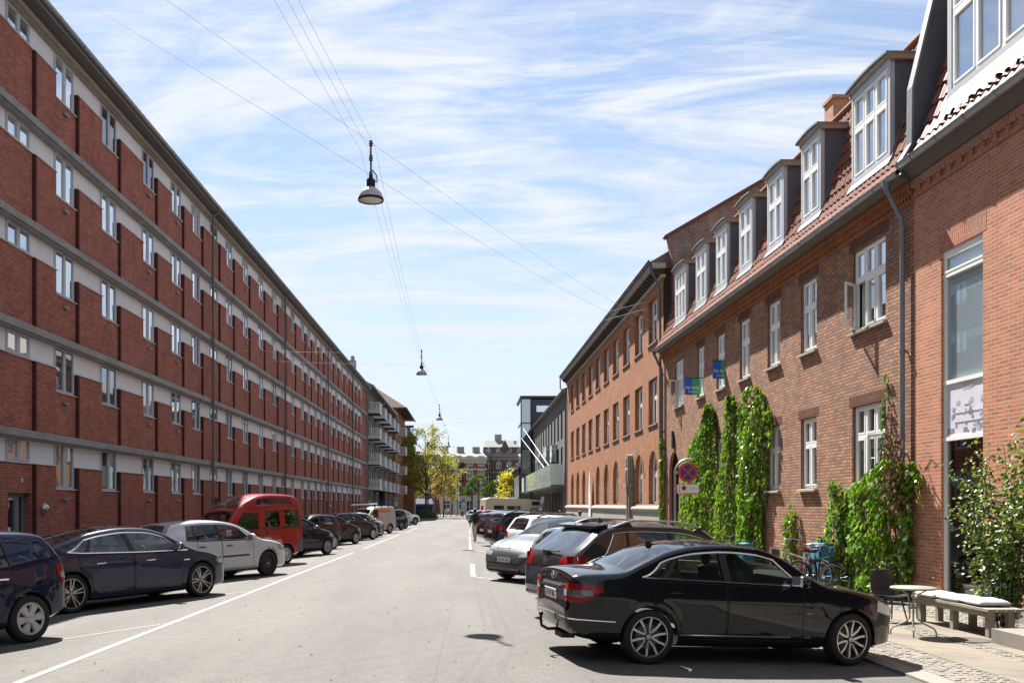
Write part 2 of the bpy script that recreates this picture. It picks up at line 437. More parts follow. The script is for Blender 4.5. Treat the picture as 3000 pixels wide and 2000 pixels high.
M_conc = mat('concrete', (0.27, 0.255, 0.235), 0.9, var=0.3, nscale=2.5, bump=0.3)
M_concd = mat('weathered_concrete', (0.26, 0.25, 0.245), 0.92, var=0.5, nscale=1.6, bump=0.4)
M_zinc = mat('zinc', (0.30, 0.32, 0.34), 0.45, 0.6, var=0.2, nscale=3)
M_dzinc = mat('dark_zinc', (0.10, 0.11, 0.125), 0.5, 0.4, var=0.25)
M_white = mat('white_paint', (0.74, 0.74, 0.72), 0.45, var=0.06)
M_black = mat('black_rubber', (0.018, 0.018, 0.019), 0.75, var=0.2)
M_blackp = mat('black_plastic', (0.022, 0.022, 0.024), 0.45, var=0.2)
M_chrome = mat('chrome', (0.80, 0.80, 0.80), 0.14, 1.0, var=0.04)
M_steel = mat('brushed_steel', (0.45, 0.45, 0.45), 0.35, 0.9, var=0.1)
M_dark = mat('dark_interior', (0.012, 0.012, 0.014), 0.85, var=0.3)
M_wood = mat('weathered_wood', (0.24, 0.22, 0.17), 0.85, var=0.25, nscale=9)
P_sky = [pane('window_pane_a', (0.42, 0.43, 0.44), 0.60, 0.9), pane('window_pane_b', (0.16, 0.165, 0.17), 0.54, 0.9), pane('window_pane_c', (0.6, 0.6, 0.58), 0.46, 0.8), pane('window_pane_d', (0.03, 0.032, 0.035), 0.16, 0.9)]
P_dim = [pane('dim_pane_a', (0.08, 0.08, 0.08), 0.22, 0.9), pane('dim_pane_b', (0.20, 0.195, 0.185), 0.25, 0.9), pane('dim_pane_c', (0.40, 0.39, 0.37), 0.22, 0.8)]
def asphalt(name, base, speck=0.45):
    m, nt, out = _nt(name)
    p = _pr(nt, out, Roughness=0.85)
    p.inputs['Specular IOR Level'].default_value = 0.35
    L = nt.links.new
    t = nt.nodes.new('ShaderNodeTexCoord')
    def noise(scale, det=5, rough=0.6, vec=None):
        n = nt.nodes.new('ShaderNodeTexNoise'); n.inputs['Scale'].default_value = scale; n.inputs['Detail'].default_value = det; n.inputs['Roughness'].default_value = rough
        L(vec or t.outputs['Object'], n.inputs['Vector']); return n
    fine = noise(55, 6, 0.85); mid = noise(6, 6, 0.7); bigm = nt.nodes.new('ShaderNodeMapping'); bigm.inputs['Scale'].default_value = (0.5, 0.08, 1); L(t.outputs['Object'], bigm.inputs[0])
    big = noise(1.4, 5, 0.6, bigm.outputs[0])
    vor = nt.nodes.new('ShaderNodeTexVoronoi'); vor.inputs['Scale'].default_value = 70; L(t.outputs['Object'], vor.inputs['Vector'])
    def rng(sock, lo, hi, a=0.3, b=0.7):
        r = nt.nodes.new('ShaderNodeMapRange'); r.inputs['From Min'].default_value = a; r.inputs['From Max'].default_value = b
        r.inputs['To Min'].default_value = lo; r.inputs['To Max'].default_value = hi; L(sock, r.inputs[0]); return r.outputs[0]
    def mulm(a, b):
        q = nt.nodes.new('ShaderNodeMath'); q.operation = 'MULTIPLY'; L(a, q.inputs[0]); L(b, q.inputs[1]); return q.outputs[0]
    f = mulm(rng(fine.outputs['Fac'], 1 - speck, 1 + speck, .38, .62), rng(mid.outputs['Fac'], 0.85, 1.13))
    f = mulm(f, rng(big.outputs['Fac'], 0.78, 1.17))
    f = mulm(f, rng(vor.outputs['Distance'], 1.12, 0.86, 0.1, 0.7))
    dn = noise(0.7, 4); wv = nt.nodes.new('ShaderNodeVectorMath'); wv.operation = 'MULTIPLY_ADD'; wv.inputs[1].default_value = (1.1, 1.1, 0); L(dn.outputs['Color'], wv.inputs[0]); L(t.outputs['Object'], wv.inputs[2])
    v2 = nt.nodes.new('ShaderNodeTexVoronoi'); v2.feature = 'DISTANCE_TO_EDGE'; v2.inputs['Scale'].default_value = 0.22; L(wv.outputs[0], v2.inputs['Vector'])
    msk = noise(0.25, 2)
    cr = nt.nodes.new('ShaderNodeMath'); cr.operation = 'LESS_THAN'; cr.inputs[1].default_value = 0.006; L(v2.outputs['Distance'], cr.inputs[0])
    cm = mulm(cr.outputs[0], rng(msk.outputs['Fac'], 0.0, 0.16, 0.5, 0.65))
    inv = nt.nodes.new('ShaderNodeMath'); inv.operation = 'SUBTRACT'; inv.inputs[0].default_value = 1.0; L(cm, inv.inputs[1])
    f = mulm(f, inv.outputs[0])
    sc = nt.nodes.new('ShaderNodeVectorMath'); sc.operation = 'SCALE'; sc.inputs[0].default_value = base; L(f, sc.inputs['Scale'])
    L(sc.outputs[0], p.inputs['Base Color'])
    bn = nt.nodes.new('ShaderNodeBump'); bn.inputs['Strength'].default_value = 0.5; bn.inputs['Distance'].default_value = 0.008
    L(fine.outputs['Fac'], bn.inputs['Height']); L(bn.outputs[0], p.inputs['Normal'])
    return m
M_asph = asphalt('asphalt', (0.100, 0.0945, 0.087))
M_asph2 = asphalt('old_asphalt', (0.112, 0.106, 0.098))
M_mark = mat('road_paint', (0.165, 0.156, 0.135), 0.7, var=0.35, nscale=14, bump=0.2)
M_kerb = mat('granite_kerb', (0.21, 0.19, 0.165), 0.85, var=0.35, nscale=8, bump=0.3)
M_slab = brick('paving_slab', (0.20, 0.172, 0.132), (0.15, 0.138, 0.115), (0.09, 0.08, 0.07), bw=0.80, rh=0.80, ms=0.012, big=0.2, stainamt=0.3, bumpd=0.004)
M_slabl = brick('grey_paving_slab', (0.24, 0.23, 0.22), (0.20, 0.195, 0.19), (0.08, 0.08, 0.08), bw=0.80, rh=0.62, ms=0.012, big=0.2)
def sheet(name, xs, ys, zf, m):
    mb = MB()
    i0 = 0
    for x in xs:
        for y in ys:
            mb.v.append((x, y, zf(x, y)))
    ny = len(ys)
    for a in range(len(xs) - 1):
        for b in range(ny - 1):
            mb.f.append([a * ny + b, (a + 1) * ny + b, (a + 1) * ny + b + 1, a * ny + b + 1]); mb.m.append(0)
    o = mb.build(name, m, recalc=False)
    o['kind'] = 'structure'
    return o
def frange(a, b, n):
    return [a + (b - a) * k / n for k in range(n + 1)]
sheet('ground', [-1800, -300, 300, 1800], [-300, 0, 300, 2500], lambda x, y: -0.75, M_asph2)
sheet('road', frange(-9.75, -5, 6) + frange(-4.4, 1, 9) + frange(1.4, 5.15, 6), frange(-14, 0, 3) + frange(4, 128, 31), ground_z, M_asph)
sheet('crossing_street', frange(-90, 90, 6), frange(128, 236, 8), lambda x, y: -.335 - .02 * max(0, min(1, (abs(x) - 9) / 6)), M_asph2)
sheet('left_pavement', [-12.2, -9.95], frange(-14, 128, 20), lambda x, y: ground_z(-9.6, y) + .12, M_slabl)
mb = MB()
for k in range(95):
    y0 = -14 + k * 1.5
    z = ground_z(-9.6, y0 + .7)
    mb.box(-9.95, -9.75, y0, y0 + 1.49, z - .2, z + .115)
struct('left_kerb', mb, M_kerb)
mb = MB()
for k in range(118):
    y0 = -14 + k * 1.2
    z = side_z(5.2, y0 + .6)
    mb.box(5.15, 5.45, y0, y0 + 1.19, z - .25, z + random.uniform(-.004, .004))
struct('right_kerb', mb, M_kerb)
strips = [('slab', 6.10, 6.92), ('slab', 7.18, 8.0)]
for nm, a, b in strips:
    sheet('paving_slabs', [a, b], frange(-14, 128, 30), side_z, M_slab)
M_sett = [mat('granite_sett_a', (0.175, 0.163, 0.14), 0.85, var=0.3, nscale=9), mat('granite_sett_b', (0.14, 0.133, 0.122), 0.85, var=0.3, nscale=9), mat('granite_sett_c', (0.205, 0.188, 0.158), 0.85, var=0.3, nscale=9)]
M_joint = mat('sandy_joint', (0.17, 0.15, 0.12), 0.95, var=0.4, nscale=20)
def setts(name, x0, x1, y0, y1, size=0.115):
    rnd = random.Random(int(x0 * 100))
    mb = MB()
    nx = max(1, round((x1 - x0) / size))
    w = (x1 - x0) / nx
    y = y0; row = 0
    while y < y1:
        ln = size * rnd.uniform(.85, 1.15)
        for k in range(nx):
            g = .007
            jx, jy = rnd.uniform(-.006, .006), rnd.uniform(-.012, .012)
            xa = x0 + k * w + g + jx; xb = x0 + (k + 1) * w - g + jx
            z = side_z((xa + xb) / 2, y) + rnd.uniform(-.004, .006)
            e = .014
            i = len(mb.v)
            mb.v += [(xa, y + jy + g, z - .03), (xb, y + jy + g, z - .03), (xb, y + jy + ln - g, z - .03), (xa, y + jy + ln - g, z - .03),
                     (xa + e, y + jy + g + e, z), (xb - e, y + jy + g + e, z), (xb - e, y + jy + ln - g - e, z), (xa + e, y + jy + ln - g - e, z)]
            mi = rnd.choice([0, 0, 1, 2])
            for q in ((4, 5, 6, 7), (0, 1, 5, 4), (1, 2, 6, 5), (2, 3, 7, 6), (3, 0, 4, 7)):
                mb.f.append([i + c for c in q]); mb.m.append(mi)
        y += ln
    o = mb.build(name, M_sett, recalc=False); o['kind'] = 'structure'
    sheet('sett_bedding', [x0, x1], frange(y0, y1, 20), lambda a, b: side_z(a, b) - .005, M_joint)
setts('sett_strip', 5.45, 6.10, 9.0, 30.0)
setts('sett_strip', 6.92, 7.18, 9.0, 30.0)
setts('sett_apron', 8.0, 9.6, 9.0, 24.0)
sheet('paved_strip', [5.45, 6.10], frange(30, 128, 20), side_z, M_joint)
sheet('paved_strip', [6.92, 7.18], frange(30, 128, 20), side_z, M_joint)
sheet('paved_strip', [8.0, 10.2], frange(24, 128, 20), side_z, M_joint)
sheet('paved_strip', [8.0, 10.2], frange(-14, 9, 4), side_z, M_joint)
sheet('paved_strip', [5.45, 6.10], frange(-14, 9, 4), side_z, M_joint)
def stripe(mb, p, q, w, n=12):
    p = Vector((p[0], p[1], 0)); q = Vector((q[0], q[1], 0))
    d = (q - p).normalized(); s = Vector((-d.y, d.x, 0)) * w / 2
    pts = [p.lerp(q, k / n) for k in range(n + 1)]
    for a, b in zip(pts, pts[1:]):
        mb.face([(c.x, c.y, ground_z(c.x, c.y) + .004) for c in (a - s, a + s, b + s, b - s)])
mb = MB()
stripe(mb, (-4.7, 2), (-4.7, 37.5), .10, 30)
stripe(mb, (-4.7, 41), (-4.7, 62), .10, 20)
stripe(mb, (-4.7, 68), (-4.7, 84), .10, 10)
struct('left_bay_line', mb, M_mark, recalc=False)
mb = MB()
dvec = Vector((math.cos(R(56)), math.sin(R(56))))
for y in [14.5, 20.1, 25.9, 31.0, 36.8, 42.5, 48.2, 54.0, 60, 66, 72, 78]:
    stripe(mb, (-4.78, y - .12), (-4.78 - dvec.x * 4.9, y - .12 - dvec.y * 4.9), .07)
struct('left_bay_dividers', mb, M_mark, recalc=False)
mb = MB()
stripe(mb, (.1, 24.4), (.1, 29.8), .14)
stripe(mb, (.1, 24.4), (.95, 22.6), .12, 3)
stripe(mb, (.05, 39.6), (.02, 58), .12)
stripe(mb, (.05, 39.6), (.75, 37.8), .12, 3)
stripe(mb, (.02, 62), (.02, 76), .10)
for y in (29.7, 27.2, 24.9, 42.5, 45.6, 48.6, 51.8):
    stripe(mb, (.18, y), (5.0, y + 1.6), .06, 6)
struct('right_bay_lines', mb, M_mark, recalc=False)
M_leaflit = mat('dry_leaf', (0.07, 0.05, 0.03), 0.9)
mb = MB()
for k in range(150):
    x = random.uniform(-7, 3.5); y = 9 + 45 * random.random() ** 2; s = random.uniform(.012, .035); a = random.uniform(0, 6.28)
    z = ground_z(x, y)
    c_, s_ = math.cos(a) * s, math.sin(a) * s
    mb.face([(x - c_, y - s_, z + .006), (x + s_ * .5, y - c_ * .5, z + .012), (x + c_, y + s_, z + .007), (x - s_ * .5, y + c_ * .5, z + .016)])
tag(mb.build('leaf_litter', M_leaflit), 'scattered dry brown leaf scraps on the sunlit asphalt', 'leaf litter', kind='stuff')
mb = MB()
stripe(mb, (-.4, 9.5), (-.05, 60), .05, 30)
M_tar = asphalt('tar_seam', (0.10, 0.095, 0.089))
struct('tar_seam', mb, M_tar, recalc=False)
M_brL = brick('left_brick', (0.48, 0.165, 0.108), (0.33, 0.098, 0.066), (0.15, 0.09, 0.076), bw=0.235, rh=0.0667, ms=0.010, big=0.22, stainamt=0.3, stain=(0.13, 0.05, 0.042))
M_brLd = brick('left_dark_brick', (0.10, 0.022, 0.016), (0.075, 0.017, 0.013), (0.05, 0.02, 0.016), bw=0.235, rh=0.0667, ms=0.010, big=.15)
M_render = mat('white_render', (0.70, 0.685, 0.70), 0.9, var=0.10, nscale=2.2, bump=0.3, bscale=120)
M_winL = mat('grey_window_frame', (0.46, 0.48, 0.53), 0.5, var=0.1)
M_tan = mat('tan_concrete_beam', (0.31, 0.27, 0.22), 0.9, var=0.35, nscale=1.5)
M_soffit = mat('grey_soffit', (0.13, 0.125, 0.12), 0.85, var=0.15)
M_roofL = mat('roof_sheet', (0.12, 0.10, 0.09), 0.9)
YB = 55.0
apt = thing('apartment_block', 'long red brick apartment block with white bands and a grey door along the left pavement', 'apartment building', (-11.5, YB, 0), R(-90))
WD = [(-50 + 3.3 * k, -48.75 + 3.3 * k, 0 if k % 6 == 2 else 1) for k in range(18)] + [(10.1, 11.35, 1), (13.4, 14.65, 1), (16.5, 17.75, 1), (19.7, 20.95, 1), (22.92, 24.19, 0), (25.59, 26.86, 1), (28.80, 30.10, 1), (32.45, 33.68, 1), (35.57, 36.83, 1), (38.24, 39.5, 1), (40.95, 42.2, 0), (43.6, 44.8, 1),
      (46.8, 48.0, 1), (50.3, 51.5, 1), (53.8, 55.05, 1), (56.5, 57.6, 0), (59.5, 60.7, 1), (63.0, 64.25, 1), (65.6, 66.8, 1), (68.6, 69.8, 1), (71.2, 72.4, 1), (73.7, 74.8, 0), (76.4, 77.6, 1), (79.3, 80.5, 1),
      (83.0, 84.2, 1), (86.5, 87.7, 1), (89.0, 90.1, 0), (91.7, 92.9, 1), (94.4, 95.6, 1), (97.4, 98.6, 1)]
BT = [-.35, 3.73, 6.445, 9.16, 11.875]
WT = [3.49, 6.20, 8.92, 11.635, 14.37]
END = 102.0
def sL(d):
    return YB - d
wallb, rend = MB(), MB()
M_flash = mat('pale_flashing', (0.55, 0.53, 0.50), 0.6)
winpos = []
for fl in range(5):
    top = WT[fl]; wb_ = top - .60; sill = top - 1.25
    z0 = BT[fl] if fl else 1.02
    prev = -53.0
    cap = MB()
    for i, (a, b, tall) in enumerate(WD):
        nx = b + .06
        n0 = .065
        def q(d):                       # saw-tooth plan of the brick panel
            return n0 * (1 - (d - prev) / (nx - prev))
        zt = sill if tall else wb_
        wallb.prism([(sL(prev), q(prev)), (sL(a), q(a)), (sL(a), -.45), (sL(prev), -.45)][::-1], 'z', z0, wb_)
        if fl == 0 and not tall:
            wallb.prism([(sL(a), q(a)), (sL(nx), 0.001), (sL(nx), -.45), (sL(a), -.45)][::-1], 'z', 2.12, zt)
            wallb.box(sL(nx), sL(b) + .0, -.45, q(b), z0, 2.12)
        else:
            wallb.prism([(sL(a), q(a)), (sL(nx), 0.001), (sL(nx), -.45), (sL(a), -.45)][::-1], 'z', z0, zt)
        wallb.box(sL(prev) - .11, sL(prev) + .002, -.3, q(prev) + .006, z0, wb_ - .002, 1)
        cap.box(sL(a), sL(prev), -.05, q(prev) + .012, wb_, wb_ + .018)
        cap.box(sL(nx), sL(a), -.06, q(a) + .02, zt, zt + .022)
        rend.box(sL(a), sL(prev), -.45, -.045, wb_ + .018, top + .07)
        rend.box(sL(nx), sL(b), -.45, -.045, zt + .022, top + .07)
        rend.box(sL(b), sL(a), -.45, -.2, zt + .022, top + .07, 0)
        winpos.append((a, b, zt + .024, top + .05, tall, fl))
        prev = nx
    cap.build('sill_flashing', M_flash, apt)
    wallb.box(sL(END), sL(prev), -.45, .02, z0, wb_)
    rend.box(sL(END - 3), sL(prev), -.45, -.045, wb_, top + .07)
    wallb.box(sL(END), sL(END - 3), -.45, .02, wb_, top + .07)
wallb.box(sL(END), sL(END) + .4, -11, -.46, -.6, 14.6)
wallb.box(sL(-53.0) - .4, sL(-53.0), -11, -.46, -.6, 14.6)
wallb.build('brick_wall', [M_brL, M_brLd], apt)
rend.build('render_panel', M_render, apt)
for z in BT[1:]:
    mb = MB()
    d = -53.0
    while d < END:
        e = min(END, d + 5.8)
        mb.box(sL(e) + .006, sL(d) - .006, -.3, .235, z - .185, z)
        mb.box(sL(e) + .006, sL(d) - .006, -.3, .17, z - .235, z - .186)
        d = e
    mb.build('concrete_band', M_concd, apt)
mb = MB(); d = -53.0
while d < END:
    e = min(END, d + 5.8)
    mb.box(sL(e) + .008, sL(d) - .008, -.3, .20, 14.43, 14.56)
    mb.box(sL(e) + .008, sL(d) - .008, -.3, .11, 14.40, 14.429)
    d = e
mb.build('eaves_beam', M_tan, apt)
mb = MB()
mb.box(sL(END), sL(-53), -.4, .52, 14.60, 14.70)
mb.prism([(-.4, 14.70), (.55, 14.705), (.60, 14.80), (-5.6, 17.0), (-11.6, 14.8), (-11.6, 14.7)], 'x', sL(END), sL(-53), 1)
mb.build('roof', [M_soffit, M_roofL], apt)
mb = MB()
d = -53.0
while d < END:
    e = min(END, d + 1.55)
    prof = [(.575 + .085 * math.cos(t), 14.80 + .085 * math.sin(t)) for t in [math.pi + math.pi * k / 8 for k in range(9)]]
    mb.prism(prof, 'x', sL(e), sL(d))
    mb.prism([(.575 + .094 * math.cos(t), 14.80 + .094 * math.sin(t)) for t in [math.pi + math.pi * k / 8 for k in range(9)]], 'x', sL(d) - .05, sL(d))
    d = e
mb.build('gutter', M_zinc, apt, smooth=30)
for d in (40.3, 56.1, 73.2, 88.6, 101.7):
    mb = MB()
    mb.tube([(sL(d), .56, 14.72), (sL(d), .50, 14.62), (sL(d), .36, 14.45), (sL(d), .30, 14.30), (sL(d), .30, .0)], .055, 8)
    for z in (2, 5, 7.8, 10.5, 13.2):
        mb.lathe([(.068, -.03), (.068, .03)], 8, (sL(d), .30, z))
    mb.build('downpipe', mat('grey_pipe', (0.10, 0.105, 0.115), 0.5, var=0.15), apt, smooth=40)
mb = MB()
mb.box(sL(END), sL(25.5), -.45, .09, -.8, 1.02)
mb.box(sL(22.8), sL(-53), -.45, .09, -.8, 1.02)
mb.box(sL(25.5), sL(24.3), -.45, .09, -.8, 1.02)
mb.build('plinth', mat('dark_plinth_concrete', (0.15, 0.145, 0.14), .9, var=.3, nscale=2), apt)
def win_meshes(w, h, fr=.035, mid=.05, mull=2):
    """two casements, the frame in one mesh and the glass behind it in another"""
    f, g = MB(), MB()
    f.box(0, w, -.09, -.02, 0, fr); f.box(0, w, -.09, -.02, h - fr, h)
    f.box(0, fr, -.09, -.02, fr, h - fr); f.box(w - fr, w, -.09, -.02, fr, h - fr)
    cw = (w - 2 * fr) / mull
    for k in range(1, mull):
        f.box(fr + cw * k - mid / 2, fr + cw * k + mid / 2, -.09, -.015, fr, h - fr)
    for k in range(mull):
        x0 = fr + cw * k + (mid / 2 if k else 0) + .004; x1 = fr + cw * (k + 1) - (mid / 2 if k < mull - 1 else 0) - .004
        e = .036
        f.box(x0, x1, -.08, -.008, fr + .004, fr + e); f.box(x0, x1, -.08, -.008, h - fr - e, h - fr - .004)
        f.box(x0, x0 + e, -.08, -.008, fr + e, h - fr - e); f.box(x1 - e, x1, -.08, -.008, fr + e, h - fr - e)
        g.box(x0 + e, x1 - e, -.06, -.045, fr + e, h - fr - e)
    return f, g
fT, gT = win_meshes(1.22, 1.25); fS, gS = win_meshes(1.22, .62)
mT = fT.mesh('window', M_winL); mS = fS.mesh('window', M_winL)
paneT = [gT.mesh('pane', p) for p in P_sky]; paneS = [gS.mesh('pane', p) for p in P_sky]
paneTl = [gT.mesh('pane', p) for p in P_dim]; paneSl = [gS.mesh('pane', p) for p in P_dim]
order = sorted([w for w in winpos if w[0] > 22], key=lambda w: (w[0] ** 2 + (w[2] - 1.8) ** 2))
rest = MB()
rw = random.Random(5)
n_w = 0
for (a, b, z0, z1, tall, fl) in order + [w for w in winpos if w[0] < 22]:
    hh = z1 - z0; ww = b - a - .008
    if n_w < 100:
        n_w += 1
        o = link('window', mT if tall else mS, apt, (sL(b) + .004, -.005, z0))
        o.scale = (ww / 1.22, 1, hh / (1.25 if tall else .62))
        if fl == 0 or (fl == 1 and rw.random() < .45):
            pm = (paneTl if tall else paneSl)[rw.choice([0, 1, 2])]
        else:
            pm = (paneT if tall else paneS)[rw.choice([0, 0, 0, 1, 1, 2] + ([3, 3] if fl == 4 else [3] if a > 40 else []))]
        g = link('pane', pm, o)
        g.rotation_euler = (R(rw.uniform(-.5, .5)), 0, R(rw.uniform(-.5, .5)))
    else:
        x0 = sL(b) + .004
        f, g = win_meshes(ww, hh)
        for src, mi in ((f, 0), (g, 1 if rw.random() < .75 else 2)):
            i = len(rest.v)
            rest.v += [(v[0] + x0, v[1] - .005, v[2] + z0) for v in src.v]
            rest.f += [[i + c for c in q] for q in src.f]; rest.m += [mi] * len(src.f)
o = rest.build('window', [M_winL, P_sky[0], P_sky[1]], apt)
o['kind'] = 'stuff'
ventm = MB(); ventm.prism([(0, 0), (.10, -.02), (.09, -.075), (0, -.06)], 'x', -.15, .15)
vme = ventm.mesh('vent', mat('grey_vent', (0.22, 0.23, 0.26), 0.5))
for i, (a, b, tall) in enumerate(WD):
    if tall and 24 < a < 80 and i % 5 in (0, 1, 3):
        for fl in range(5):
            link('vent', vme, apt, (sL((a + b) / 2 - .1), .012, WT[fl] - 1.25 - .22))
M_doorL = mat('grey_door_frame', (0.17, 0.185, 0.215), 0.45)
M_dglass = pane('door_glass', (0.015, 0.018, 0.02), 0.08, 0.9)
for k, (a, b) in enumerate([(22.92, 24.19), (40.95, 42.2), (56.5, 57.6), (73.7, 74.8)]):
    f = MB(); w = b - a
    f.box(0, w, -.30, -.20, 2.02, 2.12); f.box(0, .09, -.30, -.20, -.35, 2.02); f.box(w - .07, w, -.30, -.20, -.35, 2.02)
    f.box(.36, .47, -.30, -.17, -.35, 2.02); f.box(.47, w - .07, -.29, -.18, 1.93, 2.02); f.box(.47, .57, -.29, -.175, -.35, 1.93); f.box(w - .15, w - .07, -.29, -.175, -.35, 1.93)
    f.box(.57, w - .15, -.29, -.18, -.35, -.1)
    f.box(.72, 1.0, -.178, -.165, 1.945, 1.99, 1)
    o = f.build('door', [M_doorL, M_white], apt, loc=(sL(b), .02, 0))
    g = MB(); g.box(.09, .36, -.27, -.25, -.35, 2.02); g.box(.57, w - .15, -.26, -.24, -.1, 1.93); g.build('pane', M_dglass, o)
    h = MB(); h.tube([(.53, -.175, .95), (.53, -.11, .95), (.53, -.11, 1.0), (.66, -.11, 1.0)], .012, 6); h.build('handle', M_steel, o)
    if k == 0:
        n = MB(); n.box(.66, .80, -.243, -.236, .80, 1.25); n.box(.82, .93, -.243, -.236, .75, 1.18); n.build('paper_notice', M_white, o)
    l = MB(); l.lathe([(.0, -.02), (.155, -.02), (.155, .05), (.13, .055), (.125, .10), (.09, .135), (.0, .15)], 18, (sL(b + .55), .05, 1.72), 'y')
    o = l.build('wall_lamp', M_steel, apt, smooth=40)
    if k == 0:
        text('number', '8', .17, M_white, apt, (sL(b - .55), .03, 2.45), (R(90), 0, R(180)), .006)
        ib = MB(); ib.box(sL(b + .62), sL(b + .36), .03, .075, .25, .95); ib.box(sL(b + .60), sL(b + .38), .075, .082, .52, .72, 1); ib.box(sL(b + .58), sL(b + .50), .075, .08, .3, .48, 2); ib.box(sL(b + .48), sL(b + .40), .075, .08, .3, .48, 2)
        ib.build('intercom', [M_steel, M_dark, M_white], apt)
def wall_open(mb, s0, s1, z0, z1, ops, depth=.12, n=0.0, thick=.42, mi=0, mir=0, grow=1.4):
    """A wall in local (s, n, z) with rectangular or arched openings: ops = (sa, sb, za, zb, arch)."""
    ss = sorted({s0, s1} | {o[0] for o in ops} | {o[1] for o in ops})
    zs = sorted({z0, z1} | {o[2] for o in ops} | {o[3] for o in ops})
    ss2 = []
    for a, b in zip(ss, ss[1:]):
        k = max(1, int((b - a) / grow)); ss2 += [a + (b - a) * i / k for i in range(k)]
    ss2.append(ss[-1])
    for a, b in zip(ss2, ss2[1:]):
        for c, d in zip(zs, zs[1:]):
            ms, mz = (a + b) / 2, (c + d) / 2
            if any(o[0] < ms < o[1] and o[2] < mz < o[3] for o in ops):
                continue
            mb.face([(a, n, c), (a, n, d), (b, n, d), (b, n, c)], mi)
    for o in ops:
        sa, sb, za, zb = o[:4]
        arch = o[4] if len(o) > 4 else 0
        if arch:
            r = (sb - sa) / 2; zc = zb - r * arch; N = 12
            pts = [(sa + r - r * math.cos(math.pi * k / N), zc + r * arch * math.sin(math.pi * k / N)) for k in range(N + 1)]
            for (p, q), (p2, q2) in zip(pts, pts[1:]):
                mb.face([(p, n, q), (p, n, zb), (p2, n, zb), (p2, n, q2)], mi)
                mb.face([(p, n, q), (p2, n, q2), (p2, n - depth, q2), (p, n - depth, q)], mir)
            mb.face([(sa, n, za), (sa, n, zc), (sa, n - depth, zc), (sa, n - depth, za)], mir)
            mb.face([(sb, n, za), (sb, n - depth, za), (sb, n - depth, zc), (sb, n, zc)], mir)
        else:
            mb.face([(sa, n, za), (sa, n, zb), (sa, n - depth, zb), (sa, n - depth, za)], mir)
            mb.face([(sb, n, za), (sb, n - depth, za), (sb, n - depth, zb), (sb, n, zb)], mir)
            mb.face([(sa, n, zb), (sb, n, zb), (sb, n - depth, zb), (sa, n - depth, zb)], mir)
        mb.face([(sa, n, za), (sa, n - depth, za), (sb, n - depth, za), (sb, n, za)], mir)
def dan_window(parent, s0, s1, z0, z1, n, cols, mframe, panes, split=.62, arch=0, openleaf=None, room=True, rnd=random):
    """Danish casement: transom at split, cols lights across, white timber; the pane and curtain hang behind."""
    f = MB(); g = MB()
    w = s1 - s0; h = z1 - z0; fr = .055
    zt = z0 + h * split
    if arch:
        r = w / 2; zc = z1 - r * arch; N = 12
        po = [(s0 + r - r * math.cos(math.pi * k / N), zc + r * arch * math.sin(math.pi * k / N)) for k in range(N + 1)]
        ri = r - fr
        pi_ = [(s0 + r - ri * math.cos(math.pi * k / N), zc + ri * arch * math.sin(math.pi * k / N)) for k in range(N + 1)]
        for k in range(N):
            f.prism([po[k], po[k + 1], pi_[k + 1], pi_[k]], 'y', n - .07, n)
        f.box(s0, s0 + fr, n - .07, n, z0, zc); f.box(s1 - fr, s1, n - .07, n, z0, zc)
        gz = pi_
        g.prism([(s0 + fr, z0 + fr), (s1 - fr, z0 + fr)] + [(p, q) for p, q in pi_[::-1]], 'y', n - .05, n - .035)
    else:
        f.box(s0, s0 + fr, n - .07, n, z0, z1); f.box(s1 - fr, s1, n - .07, n, z0, z1); f.box(s0 + fr, s1 - fr, n - .07, n, z1 - fr, z1)
    f.box(s0 + (0 if not arch else fr), s1 - (0 if not arch else fr), n - .07, n + .004, z0, z0 + fr)
    f.box(s0 + fr, s1 - fr, n - .07, n + .012, zt - .045, zt + .045)
    cw = (w - 2 * fr) / cols
    for k in range(1, cols):
        x = s0 + fr + cw * k
        f.box(x - .035, x + .035, n - .07, n + .008, z0 + fr, (z1 - fr) if not arch else (z1 - fr))
    e = .042
    for k in range(cols):
        xa = s0 + fr + cw * k + (.035 if k else 0) + .003; xb = s0 + fr + cw * (k + 1) - (.035 if k < cols - 1 else 0) - .003
        for (za, zb) in ((z0 + fr + .003, zt - .048), (zt + .048, (z1 - fr - .003) if not arch else zc)):
            if openleaf is not None and k == openleaf and za < zt - .1:
                continue
            f.box(xa, xa + e, n - .06, n + .016, za, zb); f.box(xb - e, xb, n - .06, n + .016, za, zb)
            f.box(xa + e, xb - e, n - .06, n + .016, za, za + e); f.box(xa + e, xb - e, n - .06, n + .016, zb - e, zb)
            if not arch:
                g.box(xa + e, xb - e, n - .04, n - .03, za + e, zb - e)
    o = f.build('window', mframe, parent)
    if len(g.f):
        g.build('pane', panes, o)
    if room:
        rm = MB()
        rm.box(s0 - .02, s1 + .02, n - .55, n - .50, z0 - .05, z1 + .05)
        for (pa, pb) in ((s0, s0 + .03), (s1 - .03, s1)):
            rm.box(pa - .02, pb + .02, n - .5, n - .12, z0, z1)
        rm.build('room_lining', M_dark, o)
        cu = MB()
        cws = w * rnd.uniform(.14, .30)
        for a, b in ((s0 + .05, s0 + .05 + cws), (s1 - .05 - cws, s1 - .05)):
            N = 10
            for k in range(N):
                ta, tb = k / N, (k + 1) / N
                ya = n - .16 + .03 * math.sin(ta * 14); yb = n - .16 + .03 * math.sin(tb * 14)
                cu.face([(lerp(a, b, ta), ya, z0 + .06), (lerp(a, b, tb), yb, z0 + .06), (lerp(a, b, tb), yb, z1 - .05), (lerp(a, b, ta), ya, z1 - .05)])
        cu.build('curtain', M_curt, o, smooth=60)
    return o
M_curt = mat('curtain_cloth', (0.55, 0.54, 0.52), 0.9, var=0.1)
